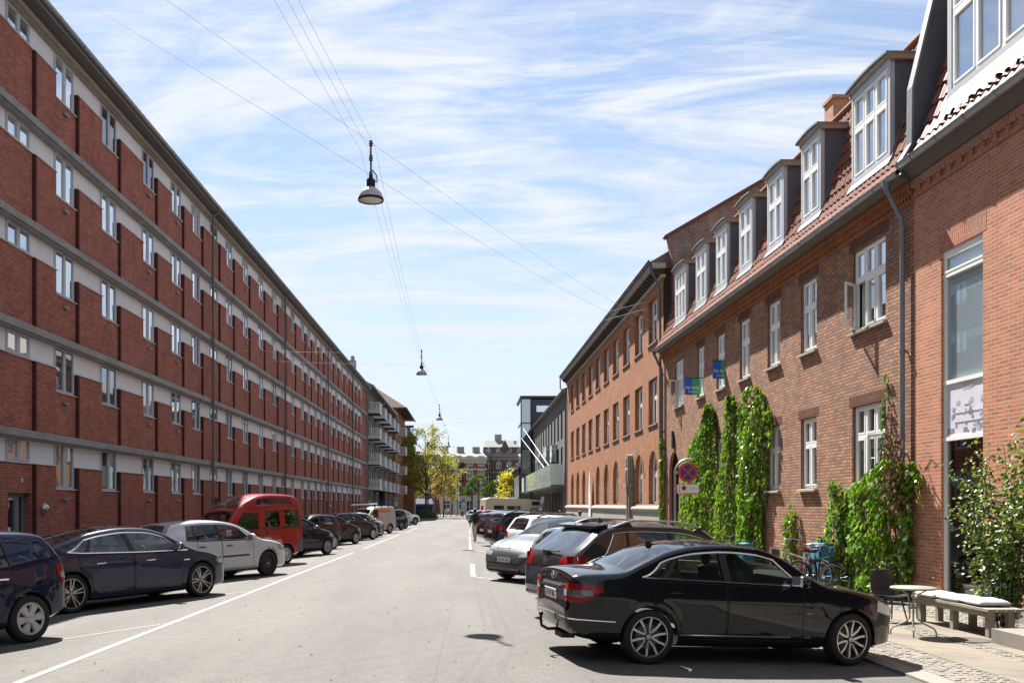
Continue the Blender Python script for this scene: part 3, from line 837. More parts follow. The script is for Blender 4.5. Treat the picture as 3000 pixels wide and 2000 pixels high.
M_glassH = glass('window_glass', (0.80, 0.85, 0.86), base=0.12, gain=0.9)
M_cleargl = glass('clear_glass', (0.85, 0.88, 0.87), base=0.02, gain=.8)
M_glassU = glass('reflecting_glass', (0.75, 0.80, 0.82), base=0.38, gain=0.9)
M_brB = brick('brown_brick', (0.50, 0.225, 0.11), (0.25, 0.13, 0.098), (0.12, 0.10, 0.08), bw=0.25, rh=0.078, ms=0.014, big=0.25, stainamt=0.5, stain=(0.15, 0.11, 0.105), bumpd=0.018)
M_brBr = brick('brown_brick_soldier', (0.46, 0.205, 0.11), (0.30, 0.15, 0.11), (0.12, 0.10, 0.085), bw=0.25, rh=0.074, ms=0.013, rot=True, big=0.2, stainamt=0.3, bumpd=0.012)
M_brCor = brick('orange_cornice_brick', (0.46, 0.17, 0.055), (0.36, 0.12, 0.045), (0.12, 0.08, 0.055), rot=True, big=0.2, stainamt=0.2)
M_brR = brick('red_brick', (0.51, 0.19, 0.095), (0.36, 0.125, 0.068), (0.40, 0.32, 0.25), bw=0.245, rh=0.070, ms=0.010, big=0.14, stainamt=0.12, stain=(0.17, 0.10, 0.08), bumpd=0.009)
M_brRr = brick('red_brick_soldier', (0.43, 0.145, 0.08), (0.31, 0.10, 0.058), (0.34, 0.26, 0.20), rot=True, big=0.14, stainamt=0.1)
M_sill = mat('sill_stone', (0.33, 0.30, 0.25), 0.9, var=0.3, nscale=6)
M_cheek = mat('dormer_cheek_slate', (0.10, 0.10, 0.115), 0.8, var=0.2, nscale=6, bump=0.2)
M_bboard = mat('bare_fascia_wood', (0.33, 0.22, 0.15), 0.85, var=0.5, nscale=12)
M_dorm = mat('grey_white_board', (0.40, 0.42, 0.44), 0.5, var=0.15)
M_lead = mat('lead_flashing', (0.17, 0.18, 0.19), 0.5, 0.3, var=0.25, nscale=10)
M_tile = mat('clay_pantile', (0.16, 0.056, 0.034), 0.8, var=0.5, nscale=7, bump=0.2, spec=0.2)
M_tiled = mat('glazed_clay_tile', (0.15, 0.042, 0.028), 0.55, var=0.35, nscale=6, bump=0.15, spec=.25)
DELTA = math.atan(.0277)
front = (8.95, 18.5)
def rf(name, label, cat, d, x, slope):
    return thing(name, label, cat, (x, d, 0), R(90) + math.atan(slope))
def pantiles(parent, name, s0, s1, prof, m, pitch=.215, course=.34, amp=.032, skip=()):
    """real wavy tile courses: prof is a list of (n, z) up the slope"""
    mb = MB()
    segs = []
    L = 0
    for a, b in zip(prof, prof[1:]):
        segs.append((L, a, b)); L += math.hypot(b[0] - a[0], b[1] - a[1])
    def at(t):
        for l0, a, b in segs[::-1]:
            if t >= l0 - 1e-9:
                d = math.hypot(b[0] - a[0], b[1] - a[1]); k = min(1, (t - l0) / d)
                return lerp(a[0], b[0], k), lerp(a[1], b[1], k), (b[0] - a[0]) / d, (b[1] - a[1]) / d
    rows = int(L / course)
    ns = int((s1 - s0) / pitch)
    sub = [0, .12, .28, .45, .62, .80]
    shp = [.0, .75, 1.0, .7, .12, -.12]
    cols = [(k + u) * pitch for k in range(ns) for u in sub] + [ns * pitch]
    hts = [h for k in range(ns) for h in shp] + [0]
    rnd = random.Random(3)
    for r in range(rows):
        t0, t1 = L * r / rows, L * (r + 1) / rows + .03
        n0_, z0_, dn, dz = at(t0); n1_, z1_, _, _ = at(min(L, t1))
        on, oz = dz, -dn                       # outward normal of the slope in (n, z)
        if on < 0 and oz < 0:
            on, oz = -on, -oz
        i0 = len(mb.v)
        jit = [rnd.uniform(-.008, .012) for _ in range(ns + 1)]
        for j, (c, h) in enumerate(zip(cols, hts)):
            jj = jit[j // 6]
            up = .035 + amp * h + jj
            mb.v.append((s0 + c, n0_ + on * up - dn * jj, z0_ + oz * up - dz * jj))
        for j, (c, h) in enumerate(zip(cols, hts)):
            up = .004 + amp * h * .9
            mb.v.append((s0 + c, n1_ + on * up, z1_ + oz * up))
        for j, (c, h) in enumerate(zip(cols, hts)):
            jj = jit[j // 6]
            up = -.01
            mb.v.append((s0 + c, n0_ + on * up, z0_ + oz * up))
        K = len(cols)
        for j in range(K - 1):
            mid = s0 + cols[j]
            if any(a < mid < b and c < (z0_ + z1_) / 2 < d for a, b, c, d in skip):
                continue
            mb.f.append([i0 + j, i0 + j + 1, i0 + K + j + 1, i0 + K + j]); mb.m.append(0)
            mb.f.append([i0 + 2 * K + j, i0 + 2 * K + j + 1, i0 + j + 1, i0 + j]); mb.m.append(0)
    return mb.build(name, m, parent, smooth=50, recalc=False)
def half_gutter(parent, s0, s1, n, z, r=.075, step=2.0, m=None):
    mb = MB()
    s = s0
    while s < s1 - .01:
        e = min(s1, s + step)
        pr = [(n + r * math.cos(t), z + r * math.sin(t)) for t in [math.pi + math.pi * k / 8 for k in range(9)]]
        inner = [(n + (r - .012) * math.cos(t), z + (r - .012) * math.sin(t)) for t in [2 * math.pi - math.pi * k / 8 for k in range(9)]]
        mb.prism(pr + inner, 'x', s, e)
        pr = [(n + (r + .012) * math.cos(t), z + (r + .012) * math.sin(t)) for t in [math.pi + math.pi * k / 8 for k in range(9)]]
        mb.prism(pr + [(n + r, z + .012), (n - r, z + .012)], 'x', e - .04, e)
        s = e
    return mb.build('gutter', m or M_zinc, parent, smooth=30)
brown = rf('brown_house', 'two storey brown brick house with seven roof dormers and ivy on its front', 'house', front[1], front[0], .0277)
S = lambda d: d - 18.5
E_ = 21.2
UP = [(S(37.75), S(36.42)), (S(34.45), S(33.5)), (S(32.0), S(31.05)), (S(29.5), S(28.5)), (S(26.95), S(25.95)), (S(24.43), S(23.4)), (S(21.36), S(19.74))]
LO = [(S(34.45), S(33.5)), (S(32.0), S(31.05)), (S(29.5), S(28.5)), (S(26.95), S(25.95)), (S(24.43), S(23.4)), (S(21.36), S(19.74))]
UP = [(min(a, b), max(a, b)) for a, b in UP]; LO = [(min(a, b), max(a, b)) for a, b in LO]
ops = [(a, b, 5.78, 7.66) for a, b in UP] + [(a, b, 2.24, 4.08) for a, b in LO] + [(a, b, -.02, .62) for a, b in LO[2:]] + [(S(37.1), S(38.7), -.4, 4.0, 1.0)]
mb = MB()
wall_open(mb, 0.0, E_, -.6, 8.18, ops, depth=.12, mi=0, mir=1)
mb.box(0, .42, -8.5, -.6, -.6, 8.18); mb.box(E_ - .42, E_, -8.5, -.6, -.6, 8.18)
mb.build('brick_wall', [M_brB, M_brBr], brown)
mb = MB()
for a, b in UP + LO:
    z = 7.66 if (a, b) in UP else 4.08
    for (za, zb) in ([(7.661, 7.90)] if (a, b) in UP else []) + ([(4.081, 4.32)] if (a, b) in LO else []):
        mb = MB(); mb.box(a - .16, b + .16, -.1, .004, za, zb); mb.build('soldier_arch', M_brBr, brown)
for a, b in UP:
    mb = MB(); mb.prism([(-.12, 5.79), (.09, 5.765), (.09, 5.715), (-.1, 5.715)], 'x', a - .07, b + .07); mb.build('window_sill', M_sill, brown)
for a, b in LO:
    mb = MB(); mb.prism([(-.12, 2.25), (.10, 2.222), (.10, 2.165), (-.1, 2.165)], 'x', a - .07, b + .07); mb.build('window_sill', M_sill, brown)
rnd = random.Random(8)
for k, (a, b) in enumerate(UP):
    dan_window(brown, a + .02, b - .02, 5.80, 7.64, -.075, 3 if b - a > 1.2 else 2, M_white, M_glassU, openleaf=(2 if k in (0, 6) else None), rnd=rnd)
for k, (a, b) in enumerate(LO):
    dan_window(brown, a + .02, b - .02, 2.26, 4.06, -.075, 3 if b - a > 1.2 else 2, M_white, M_glassH, openleaf=(None), rnd=rnd)
for a, b in LO[2:]:
    f = MB(); f.box(a, b, -.12, -.06, -.02, .05); f.box(a, b, -.12, -.06, .55, .62); f.box(a, a + .07, -.12, -.06, .05, .55); f.box(b - .07, b, -.12, -.06, .05, .55)
    o = f.build('basement_window', M_white, brown)
    g = MB(); g.box(a + .07, b - .07, -.10, -.085, .05, .55); g.build('pane', P_dim[0], o)
def open_leaf(parent, s, n, z0, z1, w, ang, m=M_white, glassm=None):
    """hinged at (s, n); the leaf swings outward by ang"""
    f, g = MB(), MB()
    e = .05
    f.box(0, e, -.02, .02, z0, z1); f.box(w - e, w, -.02, .02, z0, z1); f.box(e, w - e, -.02, .02, z0, z0 + e); f.box(e, w - e, -.02, .02, z1 - e, z1)
    g.box(e, w - e, -.006, .006, z0 + e, z1 - e)
    h = MB(); h.tube([(w - .03, -.03, (z0 + z1) / 2), (w - .03, -.06, (z0 + z1) / 2), (w - .15, -.06, (z0 + z1) / 2)], .01, 5)
    o = f.build('open_casement', m, parent, loc=(s, n, 0)); o.rotation_euler = (0, 0, ang)
    g.build('pane', glassm or M_cleargl, o); h.build('handle', M_steel, o)
    return o
a, b = UP[6]
open_leaf(brown, b - .06, -.05, 5.86, 6.90, .48, R(130))
a, b = UP[0]
open_leaf(brown, b - .06, -.05, 5.86, 6.90, .40, R(125))
a, b = LO[5]
open_leaf(brown, a + .04, -.05, 2.33, 3.36, .53, R(20))
mb = MB()
mb.box(0, E_, -.05, .035, 7.92, 7.985); mb.box(0, E_, -.05, .075, 8.055, 8.12); mb.box(0, E_, -.05, .16, 8.19, 8.30)
x = .02
while x < E_ - .12:
    mb.prism([(x, .06), (x + .075, .06), (x + .115, .005), (x + .04, .005)][::-1], 'z', 7.986, 8.054)
    mb.prism([(x, .002), (x + .07, .002), (x + .11, .125), (x + .04, .125)], 'z', 8.121, 8.189)
    x += .118
mb.build('cornice', M_brCor, brown)
half_gutter(brown, -.15, E_ + .05, .43, 8.44, .085, 1.0)
prof = [(.40, 8.46), (.16, 8.80), (-.02, 9.15), (-.80, 11.80)]
DM = [(S(37.5), S(35.8)), (S(34.4), S(33.0)), (S(31.85), S(30.6)), (S(29.35), S(28.1)), (S(26.8), S(25.5)), (S(24.25), S(23.0)), (S(21.25), S(19.42))]
DM = [(min(a, b), max(a, b)) for a, b in DM]
pantiles(brown, 'roof', -.02, E_, prof, M_tile, skip=[(a + .15, b - .15, 9.2, 11.2) for a, b in DM])
mb = MB()
mb.prism([(.37, 8.40), (.14, 8.74), (-.05, 9.12), (-.84, 11.78), (-4.2, 12.9), (-8.5, 9.5), (-8.5, 8.2), (.1, 8.3)], 'x', 0.0, E_)
mb.build('roof_deck', M_roofL, brown)
mb = MB()
mb.tube([(-.0, -.78, 11.86), (E_, -.78, 11.86)], .085, 8)
mb.build('roof_ridge', M_tile, brown, smooth=60)
for k, (a, b) in enumerate(DM):
    d = thing('dormer', None, None); d.parent = brown
    zb_, zt_ = 9.16, 11.10
    n = .06
    mb = MB()
    nc = 3 if k in (0, 6) else 2
    mb.box(a, a + .09, n - .10, n, zb_, zt_); mb.box(b - .09, b, n - .10, n, zb_, zt_); mb.box(a, b, n - .10, n + .002, zt_, zt_ + .16); mb.box(a, b, n - .10, n + .002, zb_ - .1, zb_ + .08)
    mb.build('dormer_front', M_dorm, d)
    for sa, sb in ((a + .0, a + .05), (b - .05, b)):
        ck = MB(); ck.prism([(n - .101, zb_ - .1), (n - .101, zt_ + .16), (-.75, zt_ + .16), (-.72, 11.2), (-.05, 9.0)], 'x', sa, sb); ck.build('dormer_cheek', M_cheek, d)
    rfm = MB()
    w = b - a
    N = 10
    arc = [(a - .10 + (w + .2) * i / N, zt_ + .19 + .06 * (1 - (2 * i / N - 1) ** 2)) for i in range(N + 1)]
    rfm.prism(arc + [(p, q + .045) for p, q in arc[::-1]], 'y', -1.1, n + .13)
    rfm.build('dormer_roof', M_lead, d)
    fs = MB()
    lo_ = [(p, q - .001) for p, q in arc]
    fs.prism(lo_ + [(b + .06, zt_ + .16), (a - .06, zt_ + .16)], 'y', n - .02, n + .08)
    fs.build('fascia', M_sill, d)
    for q in (a - .09, b + .01):
        fb = MB(); fb.box(q, q + .08, -.75, n + .02, zt_ + .08, zt_ + .199); fb.build('side_fascia', M_bboard, d)
    dan_window(d, a + .092, b - .092, zb_ + .082, zt_ - .002, n - .012, nc, M_white, M_glassU, split=.60, room=True, rnd=rnd)
    fl = MB()
    fl.prism([(n + .01, zb_ - .02), (n + .02, zb_ - .04), (.15, 8.98), (.14, 8.95), (-.04, 9.06)], 'x', a - .1, b + .1)
    fl.prism([(.0, 9.10), (-.74, 11.5), (-.70, 11.52), (.06, 9.14)], 'x', a - .07, a - .01); fl.prism([(.0, 9.10), (-.74, 11.5), (-.70, 11.52), (.06, 9.14)], 'x', b + .01, b + .07)
    fl.build('flashing', M_lead, d)
def downpipe(parent, s, n_top, z_top, n, z_end, extra=None, m=None, r=.05):
    mb = MB()
    pts = [(s, n_top, z_top), (s, n_top - .02, z_top - .20), (s, n_top - .12, z_top - .38), (s, n + .12, z_top - .58), (s, n + .02, z_top - .74), (s, n, z_top - .95), (s, n, z_end)]
    mb.tube(pts, r, 10)
    mb.lathe([(r * 1.9, 0), (r * 1.9, -.05), (r * 1.05, -.2)], 12, (s, n_top, z_top + .03))
    for z in (z_top - 1.0, (z_top + z_end) / 2 + .8, (z_top + z_end) / 2 - 1.3):
        mb.lathe([(r * 1.25, -.035), (r * 1.25, .035)], 10, (s, n, z))
        mb.box(s - .015, s + .015, -.02, n, z - .02, z + .02)
    return mb.build('downpipe', m or M_dzinc, parent, smooth=40)
downpipe(brown, .32, .43, 8.40, .10, -.1, m=mat('blue_grey_pipe', (0.20, 0.215, 0.24), 0.45, 0.3, var=0.2))
downpipe(brown, E_ - .12, .43, 8.40, .10, -.1)
mb = MB(); mb.box(9.75, 10.4, -3.35, -2.5, 10.5, 14.3); mb.box(9.7, 10.45, -3.4, -2.45, 14.301, 14.4)
mb.build('chimney', M_brR, brown)
mb = MB()
mb.box(S(37.15), S(38.65), -.50, -.42, -.4, 2.35)
mb.box(S(37.9) - .012, S(37.9) + .012, -.42, -.41, -.4, 2.35)
M_blue = mat('blue_paint', (0.035, 0.20, 0.36), 0.5, var=0.15)
o = mb.build('door', M_blue, brown)
mb = MB(); mb.box(S(37.1), S(38.7), -.9, -.52, -.5, 4.05); mb.build('doorway_lining', M_brB, brown)
mb = MB(); mb.box(0, 21.2, -.3, .06, -.6, -.12); mb.build('plinth', M_conc, brown)
mb = MB(); mb.prism([(S(37.9) - .10, 4.15), (S(37.9) + .10, 4.15), (S(37.9) + .13, 4.55), (S(37.9), 4.85), (S(37.9) - .13, 4.55)], 'y', 0, .10)
mb.build('iron_ornament', M_dark, brown)
red = rf('red_house', 'red brick house with a tall narrow window and wide roof dormer at the right edge', 'house', front[1], front[0], .0277)
WS0, WS1 = -2.36, -1.0
mb = MB()
REDE = -64.0
xw = [(-6.6, -5.2, .1, 6.6)]
wall_open(mb, -9.0, -.002, -.6, 8.30, [(WS0, WS1, .10, 6.60)] + xw, depth=.10, n=.02)
dk = MB(); dk.box(REDE, -9.0, -.4, .015, -.6, 8.3); dk.build('unseen_reflection_wall', M_blackp, red)  # unseen wall, added near-black to darken reflections in the black saloon
xg = MB()
for q in xw:
    xg.box(q[0], q[1], -.08, -.05, q[2], q[3])
mb.box(-.42, -.002, -8.5, -.4, -.6, 8.3)
mb.build('brick_wall', M_brR, red)
xg.build('shop_glazing', P_dim[0], red)
mb = MB(); mb.box(WS0 - .1, WS1 + .1, -.05, .024, 6.601, 6.96); mb.build('soldier_arch', M_brRr, red)
mb = MB()
mb.box(REDE, -.002, -.1, .055, 7.96, 8.03); mb.box(REDE, -.002, -.1, .10, 8.16, 8.30)
x = -8.95
while x < -.1:
    mb.box(x, x + .12, -.1, .065, 8.031, 8.159)
    x += .36
mb.build('cornice', M_brRr, red)
mb = MB(); mb.box(REDE, -.01, -.2, .07, -.6, .09); mb.build('plinth', M_conc, red)
half_gutter(red, -30.0, -.05, .34, 8.62, .10, .92)
profr = [(.30, 8.60), (.10, 8.95), (-.04, 9.32), (-.95, 12.4)]
DA, DB = -4.6, -1.22
pantiles(red, 'roof', -9, -.16, profr, M_tiled, pitch=.24, course=.36, amp=.036, skip=[(DA + .1, DB - .1, 9.6, 12.6)])
mb = MB(); mb.prism([(.26, 8.55), (.06, 8.9), (-.08, 9.28), (-1.0, 12.37), (-4.5, 13.5), (-8.5, 10), (-8.5, 8.3), (.05, 8.3)], 'x', REDE, -.02)
mb.build('roof_deck', M_roofL, red)
d = thing('dormer', None, None); d.parent = red
mb = MB(); n = .02
mb.box(DA, DB, n - .1, n, 9.40, 9.54); mb.box(DA, DB, n - .1, n + .002, 11.95, 12.2); mb.box(DB - .13, DB, n - .1, n, 9.54, 11.95); mb.box(DA, DA + .13, n - .1, n, 9.54, 11.95)
mb.build('dormer_front', M_dorm, d)
for sa, sb in ((DA, DA + .05), (DB - .05, DB)):
    ck = MB(); ck.prism([(n - .101, 9.40), (n - .101, 12.2), (-.95, 12.2), (-.06, 9.3)], 'x', sa, sb); ck.build('dormer_cheek', M_dzinc, d)
mb = MB(); mb.box(DA - .15, DB + .15, -1.3, .15, 12.201, 12.30); mb.build('dormer_roof', M_lead, d)
for k in range(2):
    a = DA + .132 + k * (DB - DA - .26) / 2; b = a + (DB - DA - .27) / 2
    dan_window(d, a, b, 9.542, 11.948, -.0, 2, M_white, M_glassU, split=.58, rnd=rnd)
fl = MB()
prv = None
N = 44
for i in range(N):
    s_a = DA - .1 + (DB - DA + .2) * i / N; s_b = DA - .1 + (DB - DA + .2) * (i + 1) / N
    wa, wb2 = .03 * math.sin(i * 1.9) + .02 * math.sin(i * .7), .03 * math.sin((i + 1) * 1.9) + .02 * math.sin((i + 1) * .7)
    fl.face([(s_a, .03, 9.42), (s_b, .03, 9.42), (s_b, .155 + wb2 * .5, 9.02 + wb2), (s_a, .155 + wa * .5, 9.02 + wa)])
fl.build('flashing', M_lead, d, smooth=60, merge=True, recalc=False)
mb = MB()
mb.prism([(.33, 8.66), (.14, 9.0), (.12, 10.1), (-.55, 12.95), (-1.15, 12.95), (-.10, 9.3), (.2, 8.6)], 'x', -.158, -.035)
mb.build('zinc_verge', M_dzinc, red)
mb = MB()
mb.prism([(.37, 8.68), (.18, 9.0), (.165, 10.12), (-.52, 12.98), (-.56, 12.95), (.12, 10.1), (.14, 9.0), (.33, 8.66)], 'x', -.20, .01)
mb.build('verge_capping', M_lead, red)
f = MB(); n = -.03
for z in (.10, 3.02, 4.08, 6.10, 6.50):
    f.box(WS0, WS1, n - .07, n + .012, z, z + .075)
f.box(WS0, WS1, n - .07, n + .008, 6.576, 6.60)
f.box(WS0, WS0 + .07, n - .07, n, .175, 6.5); f.box(WS1 - .07, WS1, n - .07, n, .175, 6.5)
f.box(WS0 + .07, WS1 - .07, n - .065, n + .02, 6.18, 6.22); f.box(WS0 + .07, WS1 - .07, n - .065, n + .02, 6.46, 6.499)
ow = f.build('tall_window', M_white, red)
g = MB(); g.box(WS0 + .07, WS1 - .07, n - .05, n - .04, .175, 3.02); g.box(WS0 + .07, WS1 - .07, n - .045, n - .035, 4.155, 6.10); g.box(WS0 + .07, WS1 - .07, n - .045, n - .035, 6.22, 6.46)
g.build('pane', glass('shop_glass', (0.84, 0.88, 0.89), base=0.06, gain=.9), ow)
bl = MB(); bl.box(WS0 + .05, WS1 - .05, n - .075, n - .065, 4.10, 6.50); bl.build('roller_blind', mat('pale_green_blind', (0.70, 0.74, 0.77), 0.9, var=0.06), ow)
rm = MB(); rm.box(WS0 - .6, WS1 + .6, -2.6, -2.5, .1, 4.0); rm.box(WS0 - .6, WS1 + .6, -2.6, -.2, .02, .09); rm.box(WS0 - .62, WS0 - .58, -2.6, -.2, .1, 4.0); rm.box(WS1 + .58, WS1 + .62, -2.6, -.2, .1, 4); rm.box(WS0 - .6, WS1 + .6, -2.6, -.2, 4.0, 4.05)
rm.build('room_lining', mat('shop_interior', (0.10, 0.11, 0.11), 0.9, var=0.4, nscale=1.5), ow)
fm = MB(); fm.box(WS0 + .07, WS1 - .07, n - .04, n - .02, 3.095, 4.08)
rnd2 = random.Random(4)
for k in range(46):
    x = rnd2.uniform(WS0 + .1, WS1 - .2); z = 3.13 + rnd2.random() ** 1.4 * .62; w = rnd2.uniform(.02, .13); h = rnd2.uniform(.02, .10)
    if rnd2.random() < .5:
        fm.lathe([(w * .4, 0), (w * .4, .003)], 9, (x, n - .0195 + k * .00005, z), 'y', 1 + k % 2)
    else:
        fm.box(x, min(WS1 - .08, x + w), n - .0195, n - .0175 + k * .00004, z, z + h, 1 + k % 2)
for z in (3.33, 3.5):
    fm.box(WS0 + .1, WS1 - .35, n - .0195, n - .0148, z, z + .018, 1)
fm.build('printed_film', [mat('film_white', (0.55, 0.55, 0.60), 0.5), mat('film_grey', (0.20, 0.20, 0.25), 0.5), mat('film_mid', (0.36, 0.36, 0.45), 0.5)], ow)
text('lettering', 'LSGA', .15, mat('film_letter', (0.42, 0.42, 0.52), 0.5), ow, ((WS0 + WS1) / 2 - .1, n - .012, 3.99), (R(90), 0, R(180)), .001)
M_brO = brick('orange_brick', (0.47, 0.19, 0.08), (0.33, 0.125, 0.06), (0.16, 0.10, 0.065), bw=0.245, rh=0.078, ms=0.014, big=0.22, stainamt=0.35, stain=(0.22, 0.11, 0.07))
M_brOg = brick('weathered_gable_brick', (0.40, 0.14, 0.09), (0.20, 0.09, 0.07), (0.24, 0.21, 0.18), bw=.26, rh=.085, ms=.02, big=0.45, stainamt=0.8, stain=(0.14, 0.115, 0.10))
org = rf('orange_brick_hall', 'three storey orange brick building with deep arched ground floor windows and bracketed eaves', 'public building', 39.7, 8.36, .00926)
T = lambda d: d - 39.7
LEN = 36.0
cc = [T(41.9 + 3.35 * k) for k in range(10)]
o1 = [(c - .95, c + .95, 9.16, 11.2) for c in cc]; o2 = [(c - .95, c + .95, 5.47, 7.55) for c in cc]
o3 = [(c - .92, c + .92, 1.86, 4.28, 1.0) for k, c in enumerate(cc) if k not in (2, 6)]
mb = MB(); wall_open(mb, 0, LEN, 1.75, 12.1, o1 + o2 + o3, depth=.28)
mb.box(LEN - .3, LEN, -10, -.5, -.6, 12.1)
mb.build('brick_wall', M_brO, org)
mb = MB()
mb.prism([(-.42, -.7), (-.42, 12.1), (-.2, 13.35), (-10.2, 19.2), (-16, 15.4), (-16, -.7)], 'x', -.0, .35)
mb.build('gable_wall', M_brOg, org)
mb = MB()
mb.prism([(-.15, 13.32), (-10.2, 19.2), (-10.2, 19.32), (-.05, 13.40)], 'x', -.12, .42); mb.build('gable_coping', M_tile, org)
mb = MB()
for a, b in zip(cc, cc[1:]):
    pass
M_dsill = mat('dark_sill', (0.20, 0.12, 0.09), 0.9, var=0.2)
for (a, b, z, _) in o1 + o2:
    mb = MB(); mb.box(a - .05, b + .05, -.26, .06, z - .075, z)
    mb.box(a, b, -.3, .03, z - .16, z - .076); mb.build('window_sill', M_dsill, org)
for k, (a, b, z0, z1) in enumerate(o1 + o2):
    dan_window(org, a, b, z0 + .01, z1, -.20, 2, M_white, P_sky[0] if k % 4 else P_sky[1], split=.6, room=False)
for (a, b, z0, z1, ar) in o3:
    dan_window(org, a, b, z0, z1, -.20, 2, M_white, P_dim[1], split=.55, arch=ar, room=False)
mb = MB()
N = 8
pr = [(-.3, -.7), (.10, -.7), (.10, 1.50)] + [(.10 + .09 * math.sin(math.pi * k / N), 1.50 + .26 * k / N) for k in range(1, N)] + [(.06, 1.78), (-.3, 1.85)]
mb.prism(pr, 'x', 0.3, LEN)
mb.build('plinth', M_conc, org, smooth=40)
mb = MB()
mb.box(0, LEN, -.1, .10, 11.62, 11.74); mb.box(0, LEN, -.1, .46, 12.02, 12.13); mb.box(0, LEN, -.1, .50, 12.131, 12.24)
mb.build('eaves_board', M_sill, org)
x = .2
M_brk = mat('dark_bracket_wood', (0.06, 0.05, 0.04), 0.8)
mb = MB(); mb.prism([(0.0, 11.741), (.12, 11.741), (.40, 11.92), (.40, 12.019), (0.0, 12.019)], 'x', 0, .16)
brk = mb.mesh('eaves_bracket', M_brk)
for k in range(69):
    link('eaves_bracket', brk, org, (.2 + .52 * k, 0, 0))
half_gutter(org, -.05, LEN + .1, .56, 12.36, .09, 3, M_dzinc)
mb = MB(); mb.prism([(.50, 12.245), (.56, 12.32), (-10.2, 18.8), (-16, 15), (-16, 12.1), (0, 12.1)], 'x', .35, LEN); mb.build('roof', M_roofL, org)
mb = MB(); mb.tube([(.1, .56, 12.3), (.1, .50, 11.9), (.1, .30, 11.5), (.06, .14, 11.1), (.06, .12, 8.9), (.06, .12, 1.7)], .05, 8); mb.tube([(LEN + .05, .56, 12.3), (LEN + .05, .55, 11.4), (LEN + .05, .14, 10.9), (LEN + .05, .12, -.3)], .05, 8)
mb.build('downpipe', M_dzinc, org, smooth=40)
sx = T(46.9)
M_nich = mat('niche_stone', (0.20, 0.185, 0.16), .9, var=.3, nscale=5, bump=.4)
st = thing('stone_niche_pillar', 'grey stone pillar with an arched carved niche on top against the orange wall', 'monument', (0, 0, 0))
st.parent = None
st.matrix_world = Matrix.Translation((8.36 - .00926 * 7.2, 46.9, 0)) @ Matrix.Rotation(R(90) + math.atan(.00926), 4, 'Z')
mb = MB(); mb.box(-.34, -.22, 0, .26, -.35, 2.72); mb.box(.22, .34, 0, .26, -.35, 2.72); mb.box(-.22, .22, 0, .12, -.35, 2.72); mb.box(-.22, .22, .12, .26, 2.5, 2.72); mb.build('pillar', M_nich, st)
mb = MB(); mb.box(-.46, .46, -.0, .40, 2.721, 2.90); mb.build('shelf', M_nich, st)
mb = MB(); N = 10
outer = [(-.42, 2.931), (-.42, 4.0)] + [(-.42 * math.cos(math.pi * k / N), 4.0 + .42 * math.sin(math.pi * k / N)) for k in range(1, N)] + [(.42, 4.0), (.42, 2.931)]
inner = [(.24, 2.931), (.24, 3.95)] + [(.24 * math.cos(math.pi * k / N), 3.95 + .24 * math.sin(math.pi * k / N)) for k in range(1, N)] + [(-.24, 3.95), (-.24, 2.931)]
mb.prism([(p * .75, q - .03) for p, q in outer + inner], 'y', .0, .30); mb.build('niche', M_nich, st)
mb = MB(); mb.ball((0, .18, 3.88), .11, .12, .15, 10); mb.lathe([(.20, 2.931), (.22, 3.1), (.19, 3.35), (.23, 3.55), (.16, 3.68), (.07, 3.76)], 12, (0, .16, 0)); mb.build('carved_figure', M_concd, st, smooth=50)
mb = MB(); mb.box(-.19, .19, .12, .16, -.3, 2.45); mb.build('notice_case', M_dark, st)
mb = MB()
for k, (z0, z1) in enumerate(((1.35, 1.75), (1.05, 1.32), (.75, 1.02), (.45, .72))):
    mb.box(-.13, .13, .161, .168, z0, z1, k % 2); mb.box(-.05, .08, .1685, .171, z0 + .08, z0 + .17, 2)
mb.build('paper_notice', [M_white, mat('grey_paper', (0.45, 0.45, 0.46), 0.7), mat('pink_print', (0.5, 0.14, 0.14), 0.7)], st)
bn = thing('sail_banner', 'tall white sail banner with pale notices standing before the orange wall', 'banner', (8.0, 61.2, -.3), R(90))
mb = MB(); N = 10
half = [(.52 * (1 - (k / N) ** 2.4), 1.9 + 2.55 * k / N) for k in range(N)]
poly = [(-.52, .9), (-.35, .3), (.35, .3), (.52, .9)] + half + [(0, 4.5)] + [(-a, b) for a, b in half[::-1]]
mb.prism(poly, 'y', -.025, .025); mb.build('cloth', mat('banner_cloth', (0.68, 0.68, 0.66), 0.8, var=0.06), bn)
mb = MB(); mb.box(.16, .44, .026, .034, 1.7, 2.6, 0); mb.box(.16, .44, .026, .034, .95, 1.55, 0); mb.box(-.14, .12, .026, .034, 2.9, 3.7, 1); mb.build('notice', [M_white, mat('cream_print', (0.66, 0.55, 0.44), 0.8)], bn)
mb = MB(); mb.lathe([(.35, 0), (.35, .06), (.04, .07), (.04, .35)], 14); mb.build('foot', M_steel, bn)
mb = MB(); mb.tube([(T(44.6), 0, 4.35), (T(44.6), .14, 4.35)], .03, 6); mb.box(T(44.6) - .06, T(44.6) + .06, .12, .34, 4.29, 4.41)
mb.build('wall_camera', M_white, org)
M_grey = mat('dark_grey_render', (0.085, 0.082, 0.079), 0.9, var=0.5, nscale=.55, bump=0.2, bscale=20)
M_gwin = pane('dark_window', (0.012, 0.013, 0.016), 0.03, .8)
gh = thing('grey_culture_house', 'long dark grey rendered building with slot windows and a pale glass canopy', 'public building', (8.13, 76.2, 0), R(90))
GL = 44.0
slots = []
for k in range(13):
    c = 1.6 + k * 3.3
    slots.append((c - .7, c + .7, 7.6, 9.9)); slots.append((c - .7, c + .7, 4.7, 6.9))
g1 = []
for k in range(22):
    c = 5.2 + k * 1.75
    g1.append((c - .45, c + .45, -.5, 3.0))
mb = MB(); wall_open(mb, 0, GL, -.6, 11.25, slots + g1, depth=.30, grow=3, mir=1)
